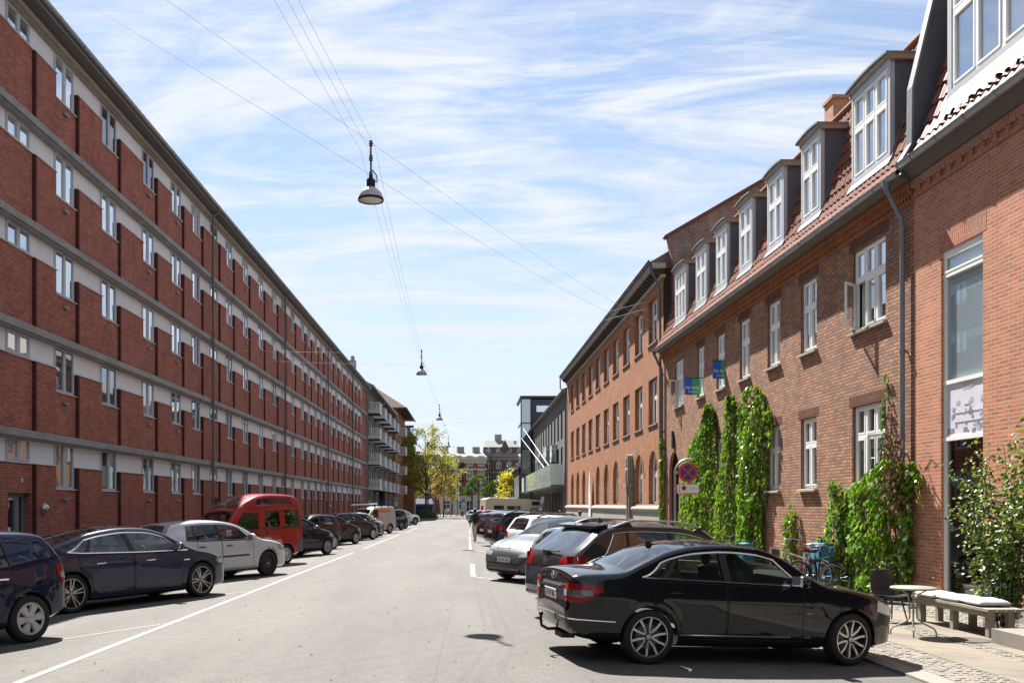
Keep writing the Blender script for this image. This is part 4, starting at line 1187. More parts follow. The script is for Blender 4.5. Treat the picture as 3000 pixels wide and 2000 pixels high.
mb.box(0, .3, -9, -.3, -.6, 11.25); mb.box(GL - .3, GL, -9, -.3, -.6, 11.25)
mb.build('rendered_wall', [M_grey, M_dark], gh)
mb = MB()
for (a, b, z0, z1) in slots + g1:
    mb.box(a, b, -.32, -.26, z0, z1)
o = mb.build('slot_glazing', M_gwin, gh)
mb = MB(); mb.prism([(.30, 11.3), (.30, 11.42), (-5, 13.6), (-10, 11.3), (-9, 11.2)], 'x', -.1, GL); mb.build('roof', M_roofL, gh)
half_gutter(gh, -.05, GL, .34, 11.42, .08, 4)
mb = MB(); mb.tube([(-.06, .34, 11.4), (-.06, .2, 10.9), (-.06, .08, 10.6), (-.06, .08, -.4)], .06, 8); mb.build('downpipe', M_steel, gh)
M_cgl = glass('canopy_glass', (0.62, 0.80, 0.76), base=.30, gain=.8, rough=.1)
cn = MB()
for k in range(20):
    a = 3.0 + k * 1.75
    cn.prism([(a, 1.15), (a + 1.3, 1.15), (a + 1.6, .95), (a + 1.6, .93), (a + 1.3, 1.13), (a, 1.13)], 'z', 3.45, 5.35)
cn.box(3.0, 3.03, .05, 1.14, 3.45, 5.35)
cn.build('glass_canopy', mat('frosted_glass', (0.62, 0.76, 0.73), 0.12, var=0.2, nscale=1.2, coat=.6), gh)
mb = MB(); mb.box(2.9, 38.2, 0, 1.2, 3.36, 3.44)
for k in range(21):
    a = 2.95 + k * 1.75
    mb.box(a, a + .09, 0, 1.1, 3.445, 3.53)
mb.build('canopy_frame', M_dzinc, gh)
for k, c in enumerate((9.0, 13.5, 17.5, 22.0)):
    mb = MB(); mb.box(c, c + 2.2, .0, .5 + .15 * (k % 2), 5.8 + .3 * (k % 2), 7.3 + .2 * (k % 3), 0)
    mb.box(c - .05, c + 2.25, .0, .54 + .15 * (k % 2), 7.31 + .2 * (k % 3), 7.38 + .2 * (k % 3), 1); mb.build('glass_bay', [M_cgl, M_steel], gh)
for k, (s0, nn) in enumerate(((6.0, 1.5), (9.5, 1.5))):
    p = MB(); p.tube([(s0, .1, 3.9), (s0 + 22, 2.0, 10.4 - k * .9)], [.032, .022], 8); p.ball((s0 + 22, 2.0, 10.4 - k * .9), .09); p.build('flagpole', M_zinc, gh, smooth=40)
text('lettering', 'BM', .5, mat('dim_letter', (0.3, 0.3, 0.32), 0.6), gh, (1.6, .012, 2.0), (R(90), 0, R(180)), .004)
tw = thing('glass_lift_tower', 'tall dark tower with a glazed corner rising behind the grey building', 'tower', (6.7, 118.0, 0))
mb = MB(); mb.box(1.2, 9.5, 0, 9, -.6, 15.3); mb.build('tower_body', mat('dark_cladding', (0.035, 0.04, 0.06), 0.5, var=0.15), tw)
mb = MB(); mb.box(-.05, 1.18, -.1, 7, 2.4, 15.3); mb.build('corner_glazing', pane('tower_glass', (0.10, 0.13, 0.15), .35, .9), tw)
mb = MB()
for z in (2.3, 5.6, 8.9, 12.2, 15.3):
    mb.box(-.12, 1.25, -.16, 7.1, z, z + .14)
mb.box(1.1, 1.3, -.18, .0, 2.3, 15.3); mb.box(-.14, -.0, -.18, .0, 2.3, 15.3); mb.box(-.2, 9.6, -.2, 9.1, 15.45, 15.75)
mb.build('tower_frame', M_blackp, tw)
mb = MB(); mb.box(1.9, 5.4, -.06, -.01, 13.7, 14.5); mb.box(5.6, 9.2, -.06, -.01, 13.7, 14.5); mb.build('strip_window', P_sky[0], tw)
mb = MB()
lowd = thing('low_grey_house', 'low dark grey building with slot windows beyond the glass tower', 'building', (6.55, 121.5, 0), R(90))
mb = MB()
sl2 = [(.8 + 2.1 * k, 1.3 + 2.1 * k, 4.4, 6.0) for k in range(8)] + [(.8 + 2.1 * k, 1.3 + 2.1 * k, -.5, 2.9) for k in range(8)]
wall_open(mb, 0, 19, -.6, 6.6, sl2, depth=.25, grow=3); mb.box(18.8, 19, -8, -.3, -.6, 6.6)
mb.build('rendered_wall', M_grey, lowd)
mb = MB()
for (a, b, z0, z1) in sl2:
    mb.box(a, b, -.3, -.24, z0, z1)
mb.build('slot_glazing', M_gwin, lowd)
mb = MB(); mb.prism([(.25, 6.6), (.25, 6.75), (-3.5, 8.2), (-8, 6.6)], 'x', -.1, 19.1); mb.build('roof', M_dzinc, lowd)
M_brG = brick('greybrown_brick', (0.19, 0.135, 0.10), (0.13, 0.10, 0.08), (0.16, 0.14, 0.12), big=0.2)
M_bal = mat('balcony_white', (0.52, 0.52, 0.53), 0.6, var=0.12)
bb = thing('balcony_block', 'grey brown brick apartment block with rows of white slatted balconies', 'apartment building', (-11.5, 140, 0), R(-90))
sB = lambda d: 140 - d
mb = MB()
bops = []
cols = [104.2, 110.8, 117.4, 124.0, 130.6]
fz = [3.65, 6.55, 9.45, 12.35]
for c in cols:
    for z in fz:
        bops.append((sB(c + 1.0), sB(c + .1), z, z + 2.15)); bops.append((sB(c + 2.9), sB(c + 1.7), z + .8, z + 2.15)); bops.append((sB(c + 5.2), sB(c + 4.0), z + .8, z + 2.15))
    bops.append((sB(c + 2.6), sB(c + 1.2), .6, 2.4)); bops.append((sB(c + 5.2), sB(c + 3.8), .6, 2.4))
wall_open(mb, sB(136.5), sB(102.05), -.7, 15.0, bops, depth=.15, grow=4)
mb.build('brick_wall', M_brG, bb)
for a, b, z0, z1 in bops:
    f = MB(); g = MB()
    f.box(a, b, -.15, -.08, z0, z0 + .08); f.box(a, b, -.15, -.08, z1 - .08, z1); f.box(a, a + .08, -.15, -.08, z0, z1); f.box(b - .08, b, -.15, -.08, z0, z1); f.box((a + b) / 2 - .05, (a + b) / 2 + .05, -.15, -.07, z0, z1)
    g.box(a + .08, b - .08, -.13, -.11, z0 + .08, z1 - .08)
    ow = f.build('window', M_white, bb); g.build('pane', P_sky[1], ow)
for c in cols:
    for z in fz:
        b = MB()
        a0, a1 = sB(c + 3.0), sB(c)
        b.box(a0, a1, 0, 1.35, z - .16, z)
        b.box(a0, a1, 1.30, 1.36, z + .02, z + .22); b.box(a0, a1, 1.29, 1.37, z + 1.04, z + 1.10)
        b.box(a1 - .05, a1 + .0, .0, 1.3, z + 1.04, z + 1.10); b.box(a1 - .05, a1, 0, 1.3, z + .02, z + .22)
        k = 0
        while k < 1.25:
            b.box(a1 - .04, a1 - .01, k, k + .075, z + .22, z + 1.04); k += .16
        k = a0
        while k < a1 - .1:
            b.box(k, k + .13, 1.31, 1.35, z + .22, z + 1.04); k += .17
        b.box(a0 + .1, a1 - .1, .02, 1.25, z - .22, z - .161, 1)
        b.build('balcony', [M_bal, M_dark], bb)
mb = MB(); mb.prism([(.75, 15.0), (.80, 15.12), (-5, 18.2), (-10.5, 15), (-10.5, 14.9)], 'x', sB(136.5), sB(102.1)); mb.build('roof', M_roofL, bb)
half_gutter(bb, sB(136.5), sB(102.1), .82, 15.15, .08, 5, M_white)
mb = MB(); mb.tube([(sB(102.5), .82, 15.1), (sB(102.5), .4, 14.6), (sB(102.5), .12, 14.3), (sB(102.5), .12, 0)], .06, 8); mb.tube([(sB(118), .82, 15.1), (sB(118), .4, 14.6), (sB(118), .12, 14.3), (sB(118), .12, 0)], .06, 8); mb.build('downpipe', M_zinc, bb)
mb = MB(); mb.box(sB(106), sB(105), -2.2, -1.5, 15.5, 18.3); mb.lathe([(.22, 0), (.22, .5), (.1, .6)], 10, (sB(105.5), -1.85, 18.3)); mb.build('chimney', M_concd, bb)
M_brC = brick('corner_brick', (0.33, 0.14, 0.075), (0.25, 0.10, 0.06), (0.22, 0.15, 0.10), big=0.15)
M_tilef = brick('brown_roof_tiles', (0.16, 0.075, 0.05), (0.09, 0.05, 0.038), (0.03, 0.022, 0.02), bw=.45, rh=.5, ms=.09, big=.2, stainamt=.2)
cb = thing('corner_block', 'orange brick corner apartment block with brown tiled hip roof beyond the balconies', 'apartment building', (-10.9, 156, 0), R(-90))
sC = lambda d: 156 - d
mb = MB()
cops = [(sC(151.5), sC(150), z + .3, z + 2.3) for z in (3.6, 6.6, 9.6, 12.6)]
wall_open(mb, 0, sC(136.6), -.7, 16.2, cops, depth=.15, grow=5)
mb.box(sC(136.9), sC(136.6), -11, -.001, -.7, 16.2); mb.box(0, .3, -11, -.4, -.7, 16.2)
for z in (2.9, 5.9, 8.9, 11.9, 14.9):
    pass
mb.build('brick_wall', M_brC, cb)
mb = MB()
for z in (2.9, 3.4, 5.9, 6.4, 8.9, 9.4, 11.9, 12.4, 15.0):
    mb.box(0, sC(136.58), -.1, .012, z, z + .12)
mb.build('string_course', mat('sand_brick', (0.34, 0.24, 0.14), .9), cb)
for z in (3.65, 6.6, 9.55, 12.5):
    b = MB(); a0, a1 = sC(143.4), sC(140)
    b.box(a0, a1, 0, 1.2, z - .16, z); b.box(a0, a1, 1.16, 1.22, z + .02, z + 1.08)
    k = 0
    while k < 1.1:
        b.box(a1 - .04, a1, k, k + .08, z + .1, z + 1.0); k += .17
    b.box(a1 - .05, a1, 0, 1.2, z + 1.0, z + 1.08); b.build('balcony', M_bal, cb)
for z in (5.9, 9.0, 12.1):
    b = MB(); b.box(-2.2, sC(152.8), .0, 1.9, z, z + 1.2); b.build('bay_parapet', M_brC, cb)
    w = MB(); w.box(-2.0, sC(153), .0, 1.7, z + 1.2, z + 2.9); w.build('bay_window', P_sky[1], cb)
mb = MB(); mb.box(-2.0, sC(152.9), 0, 1.7, -.5, 5.9); mb.build('bay_base', M_brC, cb)
mb = MB()
e0, e1, hx = -3.0, sC(136.0), 7.5
A_ = [(e1, 1.6, 16.2), (e1, -12, 16.2), (e1 - hx, -5.2, 21.0), (e0, -5.2, 21.0), (e0, 1.6, 16.2), (e0, -12, 16.2)]
mb.face([A_[0], A_[1], A_[2]]); mb.face([A_[0], A_[2], A_[3], A_[4]]); mb.face([A_[1], A_[5], A_[3], A_[2]]); mb.face([A_[4], A_[3], A_[5]]); mb.face([A_[0], A_[4], A_[5], A_[1]])
mb.build('roof', M_tilef, cb)
mb = MB(); mb.box(e0, e1 + .1, 1.5, 1.68, 16.08, 16.2); mb.box(e1, e1 + .16, -12, 1.5, 16.08, 16.2); mb.build('gutter', M_dzinc, cb)
M_brF = brick('far_red_brick', (0.23, 0.075, 0.048), (0.17, 0.058, 0.04), (0.12, 0.07, 0.05), big=0.15)
M_brF2 = brick('far_brown_brick', (0.15, 0.092, 0.072), (0.115, 0.072, 0.06), (0.10, 0.08, 0.07), big=0.2)
M_cream = mat('cream_render', (0.42, 0.37, 0.29), .9, var=.12)
M_slate = mat('grey_slate_roof', (0.15, 0.155, 0.165), .8, var=.15, nscale=2)
def far_block(name, label, x0, x1, y, dep, h, floors, nwin, mw, mtrim, roofm, roofh, rz=0.0, lowm=None, arched=False, wide=1.2, z1st=4.6, fh=3.2, balc=(), trim=True):
    b = thing(name, label, 'apartment building', ((x0 + x1) / 2, y, 0), rz + math.pi)
    w = x1 - x0; hw = w / 2
    ops = []
    for fl in range(floors):
        for k in range(nwin):
            c = -hw + w * (k + .5) / nwin; z = z1st + fl * fh
            ops.append((c - wide / 2, c + wide / 2, z, z + 1.95) + ((1.0,) if arched else ()))
    mb = MB(); wall_open(mb, -hw, hw, z1st - .9, h, ops, depth=.25, grow=5)
    mb.box(-hw, -hw + .2, -dep, -.25, -.6, h); mb.box(hw - .2, hw, -dep, -.25, -.6, h)
    mb.build('brick_wall', mw, b)
    lo = []
    for k in range(nwin):
        c = -hw + w * (k + .5) / nwin
        lo.append((c - .75, c + .75, .2 if k % 3 == 1 else .8, 2.7))
    mb = MB(); wall_open(mb, -hw, hw, -.6, z1st - .9, lo, depth=.25, n=.03, grow=5); mb.build('ground_floor_wall', lowm or mtrim, b)
    for o in ops + lo:
        f, g = MB(), MB()
        a, c, z0, z1 = o[:4]; m_ = (a + c) / 2
        f.box(a, a + .09, -.2, -.1, z0, z1); f.box(c - .09, c, -.2, -.1, z0, z1); f.box(a, c, -.2, -.1, z1 - .09, z1); f.box(a, c, -.2, -.1, z0, z0 + .09); f.box(m_ - .06, m_ + .06, -.2, -.09, z0, z1); f.box(a, c, -.2, -.09, z0 + 1.15, z0 + 1.27)
        g.box(a, c, -.18, -.15, z0, z1)
        ow = f.build('window', M_white if arched else M_winL, b); g.build('pane', M_gwin, ow)
    mb = MB()
    if trim:
        for o in ops:
            a, c, z0, z1 = o[:4]
            if not arched:
                for (p, q, r, s) in ((a - .14, a, z0 - .2, z1 + .25), (c, c + .14, z0 - .2, z1 + .25), (a, c, z1, z1 + .25), (a, c, z0 - .2, z0)):
                    mb.box(p, q, -.02, .05, r, s)
    for fl in range(floors):
        if fl in (0, 2):
            mb.box(-hw, hw, -.05, .10, z1st + fl * fh - .95, z1st + fl * fh - .62)
    mb.box(-hw - .1, hw + .1, -.1, .35, h - .02, h + .5); mb.box(-hw, hw, -.1, .06, h - .75, h - .03)
    mb.build('stone_trim', mtrim, b)
    mb = MB(); mb.prism([(.4, h + .5), (.4, h + .62), (-dep * .45, h + .6 + roofh), (-dep, h + .5)], 'x', -hw, hw); mb.build('roof', roofm, b)
    for k in balc:
        c = -hw + w * (k + .5) / nwin
        for fl in range(floors):
            q = MB(); z = z1st + fl * fh - .45
            q.box(c - 1.1, c + 1.1, .051, 1.0, z, z + .12); q.box(c - 1.1, c + 1.1, .95, 1.0, z + .2, z + 1.0); q.box(c - 1.1, c + 1.1, .93, 1.02, z + 1.02, z + 1.08); q.box(c - 1.1, c - 1.05, .051, .95, z + .2, z + 1.0); q.box(c + 1.05, c + 1.1, .051, .95, z + .2, z + 1.0)
            q.build('balcony', M_dark, b)
    for k in range(3):
        c = -hw * .7 + k * hw * .7
        q = MB(); q.box(c - .8, c + .8, -dep * .5 - .6, -dep * .5 + .6, h + .6 + roofh * .6, h + 2.0 + roofh); q.build('chimney', M_concd, b)
    return b
far_block('far_apartment_house', 'red brick house with cream window surrounds at the end of the street', -6.4, 4.0, 206, 11, 11.9, 3, 4, M_brF, M_cream, mat('dark_roofing', (0.12, 0.115, 0.11), .8), 1.2, rz=R(9), lowm=M_cream, balc=(2,), fh=3.0, z1st=4.6)
o = far_block('far_corner_house', 'brown brick house with big pale grey slate roof at the far right', 3.2, 25, 214, 12, 13.0, 4, 9, M_brF2, mat('brown_stone', (0.24, 0.2, 0.17), .9), M_slate, 3.6, rz=R(-4), arched=True, fh=3.1, z1st=4.0, trim=False)
gm = MB(); gm.prism([(7.0, 14.4), (4.6, 14.4), (5.8, 17.0)], 'y', -2.5, .1); gm.build('gable_dormer', M_brF2, o)
sk = MB()
for k in range(5):
    sk.prism([(-.75 + .0, 15.6 + .42), (-1.6, 16.8), (-1.65, 16.75), (-.8, 15.95)], 'x', 3.2 - k * 1.8, 3.8 - k * 1.8)
sk.build('roof_window', M_dark, o)
far_block('far_left_house', 'grey brown tenement behind the street trees at the far left', -32, -5.2, 216, 11, 13.0, 3, 11, M_brF2, mat('grey_stone', (0.26, 0.25, 0.23), .9), M_slate, 2.0, rz=R(3), fh=3.2)
far_block('far_right_house', 'plain brown tenement at the right end of the crossing street', 27, 60, 205, 11, 13, 4, 13, M_brF2, M_cream, M_slate, 3, rz=R(0), trim=False)
M_lampw = mat('lamp_enamel', (0.44, 0.41, 0.42), .4, var=.2, nscale=8)
M_lamplens = mat('lamp_lens', (0.62, 0.60, 0.50), .25, var=.15)
M_wire = mat('span_wire', (0.42, 0.47, 0.55), .5)
M_insul = mat('brown_insulator', (0.10, 0.07, 0.06), .4)
def street_lamp(x, y, z, label, s=1.0):
    o = thing('street_lamp', label, 'street lamp', (x, y, z), 0, 'lamps hung on wires over the street')
    mb = MB(); mb.lathe([(.255, .0), (.25, .06), (.225, .13), (.17, .20), (.11, .235), (.085, .25), (.085, .26)], 24); mb.build('lamp_shade', M_lampw, o, smooth=50)
    mb = MB(); mb.lathe([(.266, -.02), (.266, .025), (.245, .03), (.245, -.02)], 24, closed=True); mb.build('lamp_rim', M_dark, o, smooth=30)
    mb = MB(); mb.lathe([(.01, -.035), (.13, -.03), (.243, -.005), (.243, .01)], 24); mb.build('lens', M_lamplens, o, smooth=60)
    mb = MB(); mb.lathe([(.088, .255), (.092, .40), (.085, .42), (.045, .43), (.04, .50), (.018, .52), (.018, 1.22)], 14); mb.tube([(.09, 0, .38), (.13, 0, .36), (.12, 0, .5), (.02, 0, .62)], .012, 5); mb.build('lamp_neck', M_dark, o, smooth=40)
    for h in (.52, .86, 1.16):
        mb = MB(); mb.lathe([(.0, h - .06), (.045, h - .05), (.03, h - .02), (.048, h), (.03, h + .025), (.04, h + .05), (.0, h + .06)], 10); mb.build('insulator', M_insul, o, smooth=50)
    return o
street_lamp(-2.03, 19.0, 8.10, 'nearest and largest white bell lamp hanging high over the middle of the street')
street_lamp(-2.36, 45.5, 8.25, 'second white bell lamp from the viewer hanging over the street')
street_lamp(-2.30, 71.0, 8.35, 'third bell lamp hanging just above the yellow green tree top')
street_lamp(-2.25, 98.5, 8.0, 'farthest small bell lamp hanging in front of the far roofs')
def sag(p, q, s, n=14):
    p, q = Vector(p), Vector(q)
    return [p.lerp(q, k / n) - Vector((0, 0, s * 4 * (k / n) * (1 - k / n))) for k in range(n + 1)]
def wire(label, path, r=.0038):
    mb = MB(); mb.tube(path, r, 4)
    return tag(mb.build('span_wire', M_wire, smooth=60), label, 'wire', 'overhead wires')
wire('upper wire carrying the nearest lamp across the street', sag((-10.9, 14.0, 14.0), (-2.03, 19.0, 9.28), .05) + sag((-2.03, 19.0, 9.28), (8.2, 39.6, 9.5), .25)[1:])
wire('lower wire steadying the nearest lamp across the street', sag((-10.9, 14.0, 12.6), (-2.03, 19.0, 8.62), .05) + sag((-2.03, 19.0, 8.62), (8.2, 39.6, 9.1), .25)[1:])
wire('upper wire carrying the second lamp from left block to orange wall', sag((-11.3, 45.0, 9.4), (-2.36, 45.5, 9.43), .12) + sag((-2.36, 45.5, 9.43), (8.3, 42.5, 11.2), .12)[1:])
wire('lower wire steadying the second lamp from left block to orange wall', sag((-11.3, 45.0, 8.95), (-2.36, 45.5, 8.77), .10) + sag((-2.36, 45.5, 8.77), (8.3, 42.5, 10.9), .12)[1:])
for k, dxx in enumerate((-.34, -.08, .14)):
    pts = []
    stations = [(-4.6 + dxx, 5.0, 11.6), (-2.03 + dxx * .6, 19.0, 9.1 + .05 * k), (-2.36 + dxx * .4, 45.5, 9.25), (-2.30 + dxx * .3, 71.0, 9.4), (-2.25 + dxx * .2, 98.5, 9.1)]
    for a, b in zip(stations, stations[1:]):
        pts += sag(a, b, .25 if a[1] > 10 else .1)[(1 if pts else 0):]
    wire(['leftmost of the three long wires running down the street', 'middle one of the three long wires running down the street', 'rightmost of the three long wires running down the street'][k], pts, .003)
M_ivy = leafmat('ivy_leaf', (0.025, 0.08, 0.008), (0.11, 0.235, 0.018), (0.30, 0.46, 0.035), rough=.26, trans=.42)
M_ivyd = leafmat('dark_ivy_leaf', (0.016, 0.055, 0.010), (0.045, 0.12, 0.014), (0.14, 0.26, 0.025), rough=.30, trans=.32)
M_rose = leafmat('rose_leaf', (0.035, 0.07, 0.018), (0.08, 0.14, 0.03), (0.20, 0.27, 0.05), rough=.45, trans=.3)
M_stem = mat('brown_stem', (0.10, 0.065, 0.045), .9, var=.3)
M_dryl = leafmat('dry_brown_leaf', (0.07, 0.035, 0.015), (0.13, 0.07, 0.03), (0.2, 0.12, 0.05), rough=.6, trans=.1)
def leaf(mb, p, nrm, down, s, mi=0, fold=.25, asp=.8):
    """one pointed leaf folded along its midrib"""
    nrm = nrm.normalized(); d = (down - nrm * down.dot(nrm))
    if d.length < 1e-4:
        d = nrm.orthogonal()
    d.normalize(); w = nrm.cross(d)
    i = len(mb.v)
    a = p; b = p + d * s
    l = p + d * s * .38 + w * s * asp * .5 + nrm * s * fold * .5; r = p + d * s * .38 - w * s * asp * .5 + nrm * s * fold * .5
    l2 = p + d * s * .78 + w * s * asp * .28 + nrm * s * fold * .2; r2 = p + d * s * .78 - w * s * asp * .28 + nrm * s * fold * .2
    m = p + d * s * .4
    mb.v += [tuple(a), tuple(l), tuple(l2), tuple(b), tuple(r2), tuple(r), tuple(m)]
    mb.f += [[i, i + 1, i + 2, i + 6], [i + 6, i + 2, i + 3], [i + 6, i + 3, i + 4], [i, i + 6, i + 4, i + 5]]
    mb.m += [mi] * 4
def ivy(parent_frame, label, spans, thick, dens, size, name='climbing_ivy', group=None, m=None, seed=1, stems=3, n0=.02, shaggy=.12):
    """spans: list of (z, s_left, s_right) up the wall; leaves cover the outline unevenly in a layer up to thick"""
    fr_loc, fr_rot = parent_frame
    o = thing(name, label, 'climbing plant', fr_loc, fr_rot, group)
    rnd = random.Random(seed)
    mb = MB()
    z0, z1 = spans[0][0], spans[-1][0]
    L = [(z, a) for z, a, b in spans]; Rr = [(z, b) for z, a, b in spans]
    area = 0; N = 40
    for k in range(N):
        z = lerp(z0, z1, (k + .5) / N); area += max(0, pl(Rr, z) - pl(L, z)) * (z1 - z0) / N
    n = int(area * dens)
    for k in range(n):
        for _ in range(30):
            z = rnd.uniform(z0, z1); a, b = pl(L, z), pl(Rr, z)
            wv = shaggy * (mnoise.noise(Vector((z * 2.2, seed * 7.1, 0))) + .6 * mnoise.noise(Vector((z * 6, seed * 3.3, 4))))
            a += wv; b += shaggy * (mnoise.noise(Vector((z * 2.4, seed * 5.7, 9))) + .6 * mnoise.noise(Vector((z * 6.5, seed, 2))))
            s = rnd.uniform(a - .05, b + .05)
            if b <= a:
                continue
            g = mnoise.noise(Vector((s * 1.9, z * 1.9, seed)))
            if g < -.17 and rnd.random() < .75:
                continue
            break
        e = min((s - a) / max(.05, (b - a)), (b - s) / max(.05, (b - a)))
        bulge = max(.12, min(1, 2.4 * max(0, e))) ** .5
        bump = .75 + .5 * mnoise.noise(Vector((s * 2.6, z * 2.6, seed + 20)))
        d = n0 + thick * bulge * max(.15, bump) * (1 - rnd.random() ** 2.2 * .75)
        nr = Vector((rnd.uniform(-.75, .75), 1.0, rnd.uniform(-.2, .9)))
        leaf(mb, Vector((s, d, z)), nr, Vector((rnd.uniform(-.7, .7), rnd.uniform(0, .5), -1)), size * rnd.uniform(.6, 1.3), 0, fold=rnd.uniform(.05, .4))
    mb.build('foliage', m or M_ivy, o, recalc=False)
    st = MB()
    for k in range(stems):
        pts = []
        s = lerp(pl(L, z0), pl(Rr, z0), (k + .5) / stems); q = s
        for j in range(9):
            z = lerp(z0 - .25, z1 - .4, j / 8)
            q = lerp(pl(L, max(z, z0)), pl(Rr, max(z, z0)), (k + .5) / stems) + rnd.uniform(-.06, .06)
            pts.append((q, n0 + .02 + rnd.uniform(0, .03), z))
        st.tube(pts, [lerp(.022, .007, j / 8) for j in range(9)], 5)
    st.build('stem', M_stem, o, smooth=60)
    return o
FB = ((front[0], front[1], 0), R(90) + DELTA)
ivy(FB, 'narrow ivy strand climbing beside the downpipe left of the round traffic sign', [(-.3, 20.75, 21.55), (1.2, 20.85, 21.4), (2.9, 20.85, 21.3), (4.2, 20.9, 21.35), (4.75, 21.0, 21.25)], .22, 420, .10, seed=2, stems=2)
ivy(FB, 'broad ivy with a pointed top just right of the round traffic sign', [(-.3, 13.5, 18.8), (1.0, 13.3, 18.3), (2.2, 13.1, 17.9), (3.2, 13.2, 17.4), (4.0, 13.3, 16.7), (4.6, 13.4, 15.3), (5.15, 13.6, 14.3), (5.4, 13.85, 14.05)], .34, 330, .12, seed=3, stems=6)
ivy(FB, 'tall slim ivy column rising between the two broadest ivies', [(-.3, 11.2, 13.6), (1.4, 11.2, 13.3), (2.6, 11.0, 12.9), (3.6, 10.8, 12.4), (4.6, 10.85, 12.1), (5.15, 11.1, 11.7), (5.4, 11.3, 11.5)], .36, 350, .12, seed=4, stems=4)
ivy(FB, 'tallest ivy column with a thick leafy head beside the lower window', [(-.4, 8.7, 11.0), (.8, 8.6, 10.9), (2.0, 8.45, 10.8), (3.0, 8.2, 10.75), (3.9, 7.75, 10.8), (4.5, 7.9, 10.7), (5.0, 8.5, 10.4), (5.4, 9.0, 9.8)], .40, 360, .12, seed=5, stems=5)
ivy(FB, 'short lone ivy growing on bare bricks behind the bicycles', [(-.4, 6.25, 7.0), (.4, 6.3, 6.95), (1.0, 6.15, 6.7), (1.5, 6.05, 6.6), (1.85, 6.2, 6.45)], .26, 420, .105, seed=6, stems=2)
ivy(FB, 'ivy between blue cabinet and cafe chair below the lower window', [(-.5, 2.5, 4.1), (.4, 2.6, 4.05), (1.1, 2.9, 4.0), (1.7, 2.75, 3.85), (2.15, 2.9, 3.7), (2.4, 3.1, 3.5)], .34, 380, .12, seed=7, stems=3)
ivy(FB, 'big bushy ivy bulging off the wall around the lower end of the near downpipe', [(-.3, .2, 1.5), (.35, .1, 2.0), (.8, -.05, 2.5), (1.4, -.2, 2.75), (1.9, -.4, 2.8), (2.2, -.5, 2.6), (2.45, -.3, 2.0), (2.65, -.1, 1.2), (2.8, .1, .6)], .55, 330, .14, seed=8, stems=5)
ivy(FB, 'thin ivy strand hanging beside the big lower window', [(2.3, 1.08, 1.24), (3.0, 1.1, 1.22), (3.8, 1.1, 1.26), (4.4, 1.06, 1.22), (4.6, 1.1, 1.18)], .10, 520, .08, seed=9, stems=1, shaggy=.04)
dr = MB(); rnd = random.Random(31)
for k in range(420):
    s = rnd.gauss(.18, .16); z = rnd.uniform(1.7, 3.3)
    leaf(dr, Vector((s, .18 + rnd.random() * .35, z)), Vector((rnd.uniform(-1, 1), 1, rnd.uniform(-.5, .5))), Vector((rnd.uniform(-.5, .5), 0, -1)), rnd.uniform(.06, .11))
dt = thing('dead_ivy', 'tangle of dead brown ivy clinging to the near downpipe', 'climbing plant', FB[0], FB[1])
dr.build('foliage', M_dryl, dt, recalc=False)
tw_ = MB()
for k in range(16):
    p = Vector((rnd.gauss(.2, .1), .15 + rnd.random() * .3, rnd.uniform(1.8, 3.2))); q = [tuple(p)]
    for j in range(4):
        p = p + Vector((rnd.uniform(-.12, .12), rnd.uniform(-.04, .08), rnd.uniform(-.1, .2))); q.append(tuple(p))
    tw_.tube(q, .006, 4)
tw_.build('twig', M_stem, dt)
ro = thing('climbing_rose', 'tall loose rose bush growing in a wire tube in front of the shop window', 'shrub', FB[0], FB[1])
rnd = random.Random(77)
can, lv = MB(), MB()
base = Vector((-3.95, .68, -.1))
for k in range(17):
    tgt = Vector((rnd.uniform(-4.8, -3.0), rnd.uniform(.25, 1.0), rnd.uniform(1.2, 3.0)))
    if k in (0, 1):
        tgt = Vector((-2.9 - .3 * k, .5, 2.9 - .3 * k))
    if k in (2, 3, 4):
        tgt = Vector((-4.1 - .35 * (k - 2), .3, 3.35 - .35 * (k - 2)))
    b0 = base + Vector((rnd.uniform(-.10, .10), rnd.uniform(-.10, .10), 0))
    pts = []
    mid = Vector((lerp(b0.x, tgt.x, .35), lerp(b0.y, tgt.y, .5), lerp(b0.z, tgt.z, .62)))
    for j in range(11):
        t = j / 10
        p = b0 * (1 - t) ** 2 + mid * 2 * t * (1 - t) + tgt * t * t
        p += Vector((rnd.uniform(-.03, .03), rnd.uniform(-.03, .03), 0)); pts.append(p)
    can.tube([tuple(p) for p in pts], [lerp(.016, .004, j / 10) for j in range(11)], 5)
    for j in range(1, 11):
        n = 40 if j < 8 else 22
        for q in range(n):
            p = pts[j].lerp(pts[j - 1], rnd.random()) + Vector((rnd.gauss(0, .13), rnd.gauss(0, .10), rnd.gauss(0, .10)))
            if p.z < .0 + .25 * rnd.random():
                continue
            leaf(lv, p, Vector((rnd.uniform(-1, 1), rnd.uniform(-.2, 1), rnd.uniform(0, 1.2))), Vector((rnd.uniform(-1, 1), rnd.uniform(-.4, .8), rnd.uniform(-1, .2))), rnd.uniform(.055, .10), asp=.66)
can.build('cane', M_stem, ro, smooth=60); lv.build('foliage', M_rose, ro, recalc=False)
wt_ = MB()
for z in [i * .055 - .12 for i in range(14)]:
    wt_.tube([(-3.95 + .24 * math.cos(a), .68 + .24 * math.sin(a), z) for a in [2 * math.pi * j / 20 for j in range(20)]], .003, 3, closed=True)
for j in range(22):
    a = 2 * math.pi * j / 22
    wt_.tube([(-3.95 + .24 * math.cos(a), .68 + .24 * math.sin(a), -.14), (-3.95 + .24 * math.cos(a), .68 + .24 * math.sin(a), .62)], .003, 3)
tag(wt_.build('wire_tube', M_zinc), 'round wire mesh tube around the foot of the rose bush', 'plant guard').matrix_world = Matrix.Translation(FB[0]) @ Matrix.Rotation(FB[1], 4, 'Z')
tr = MB()
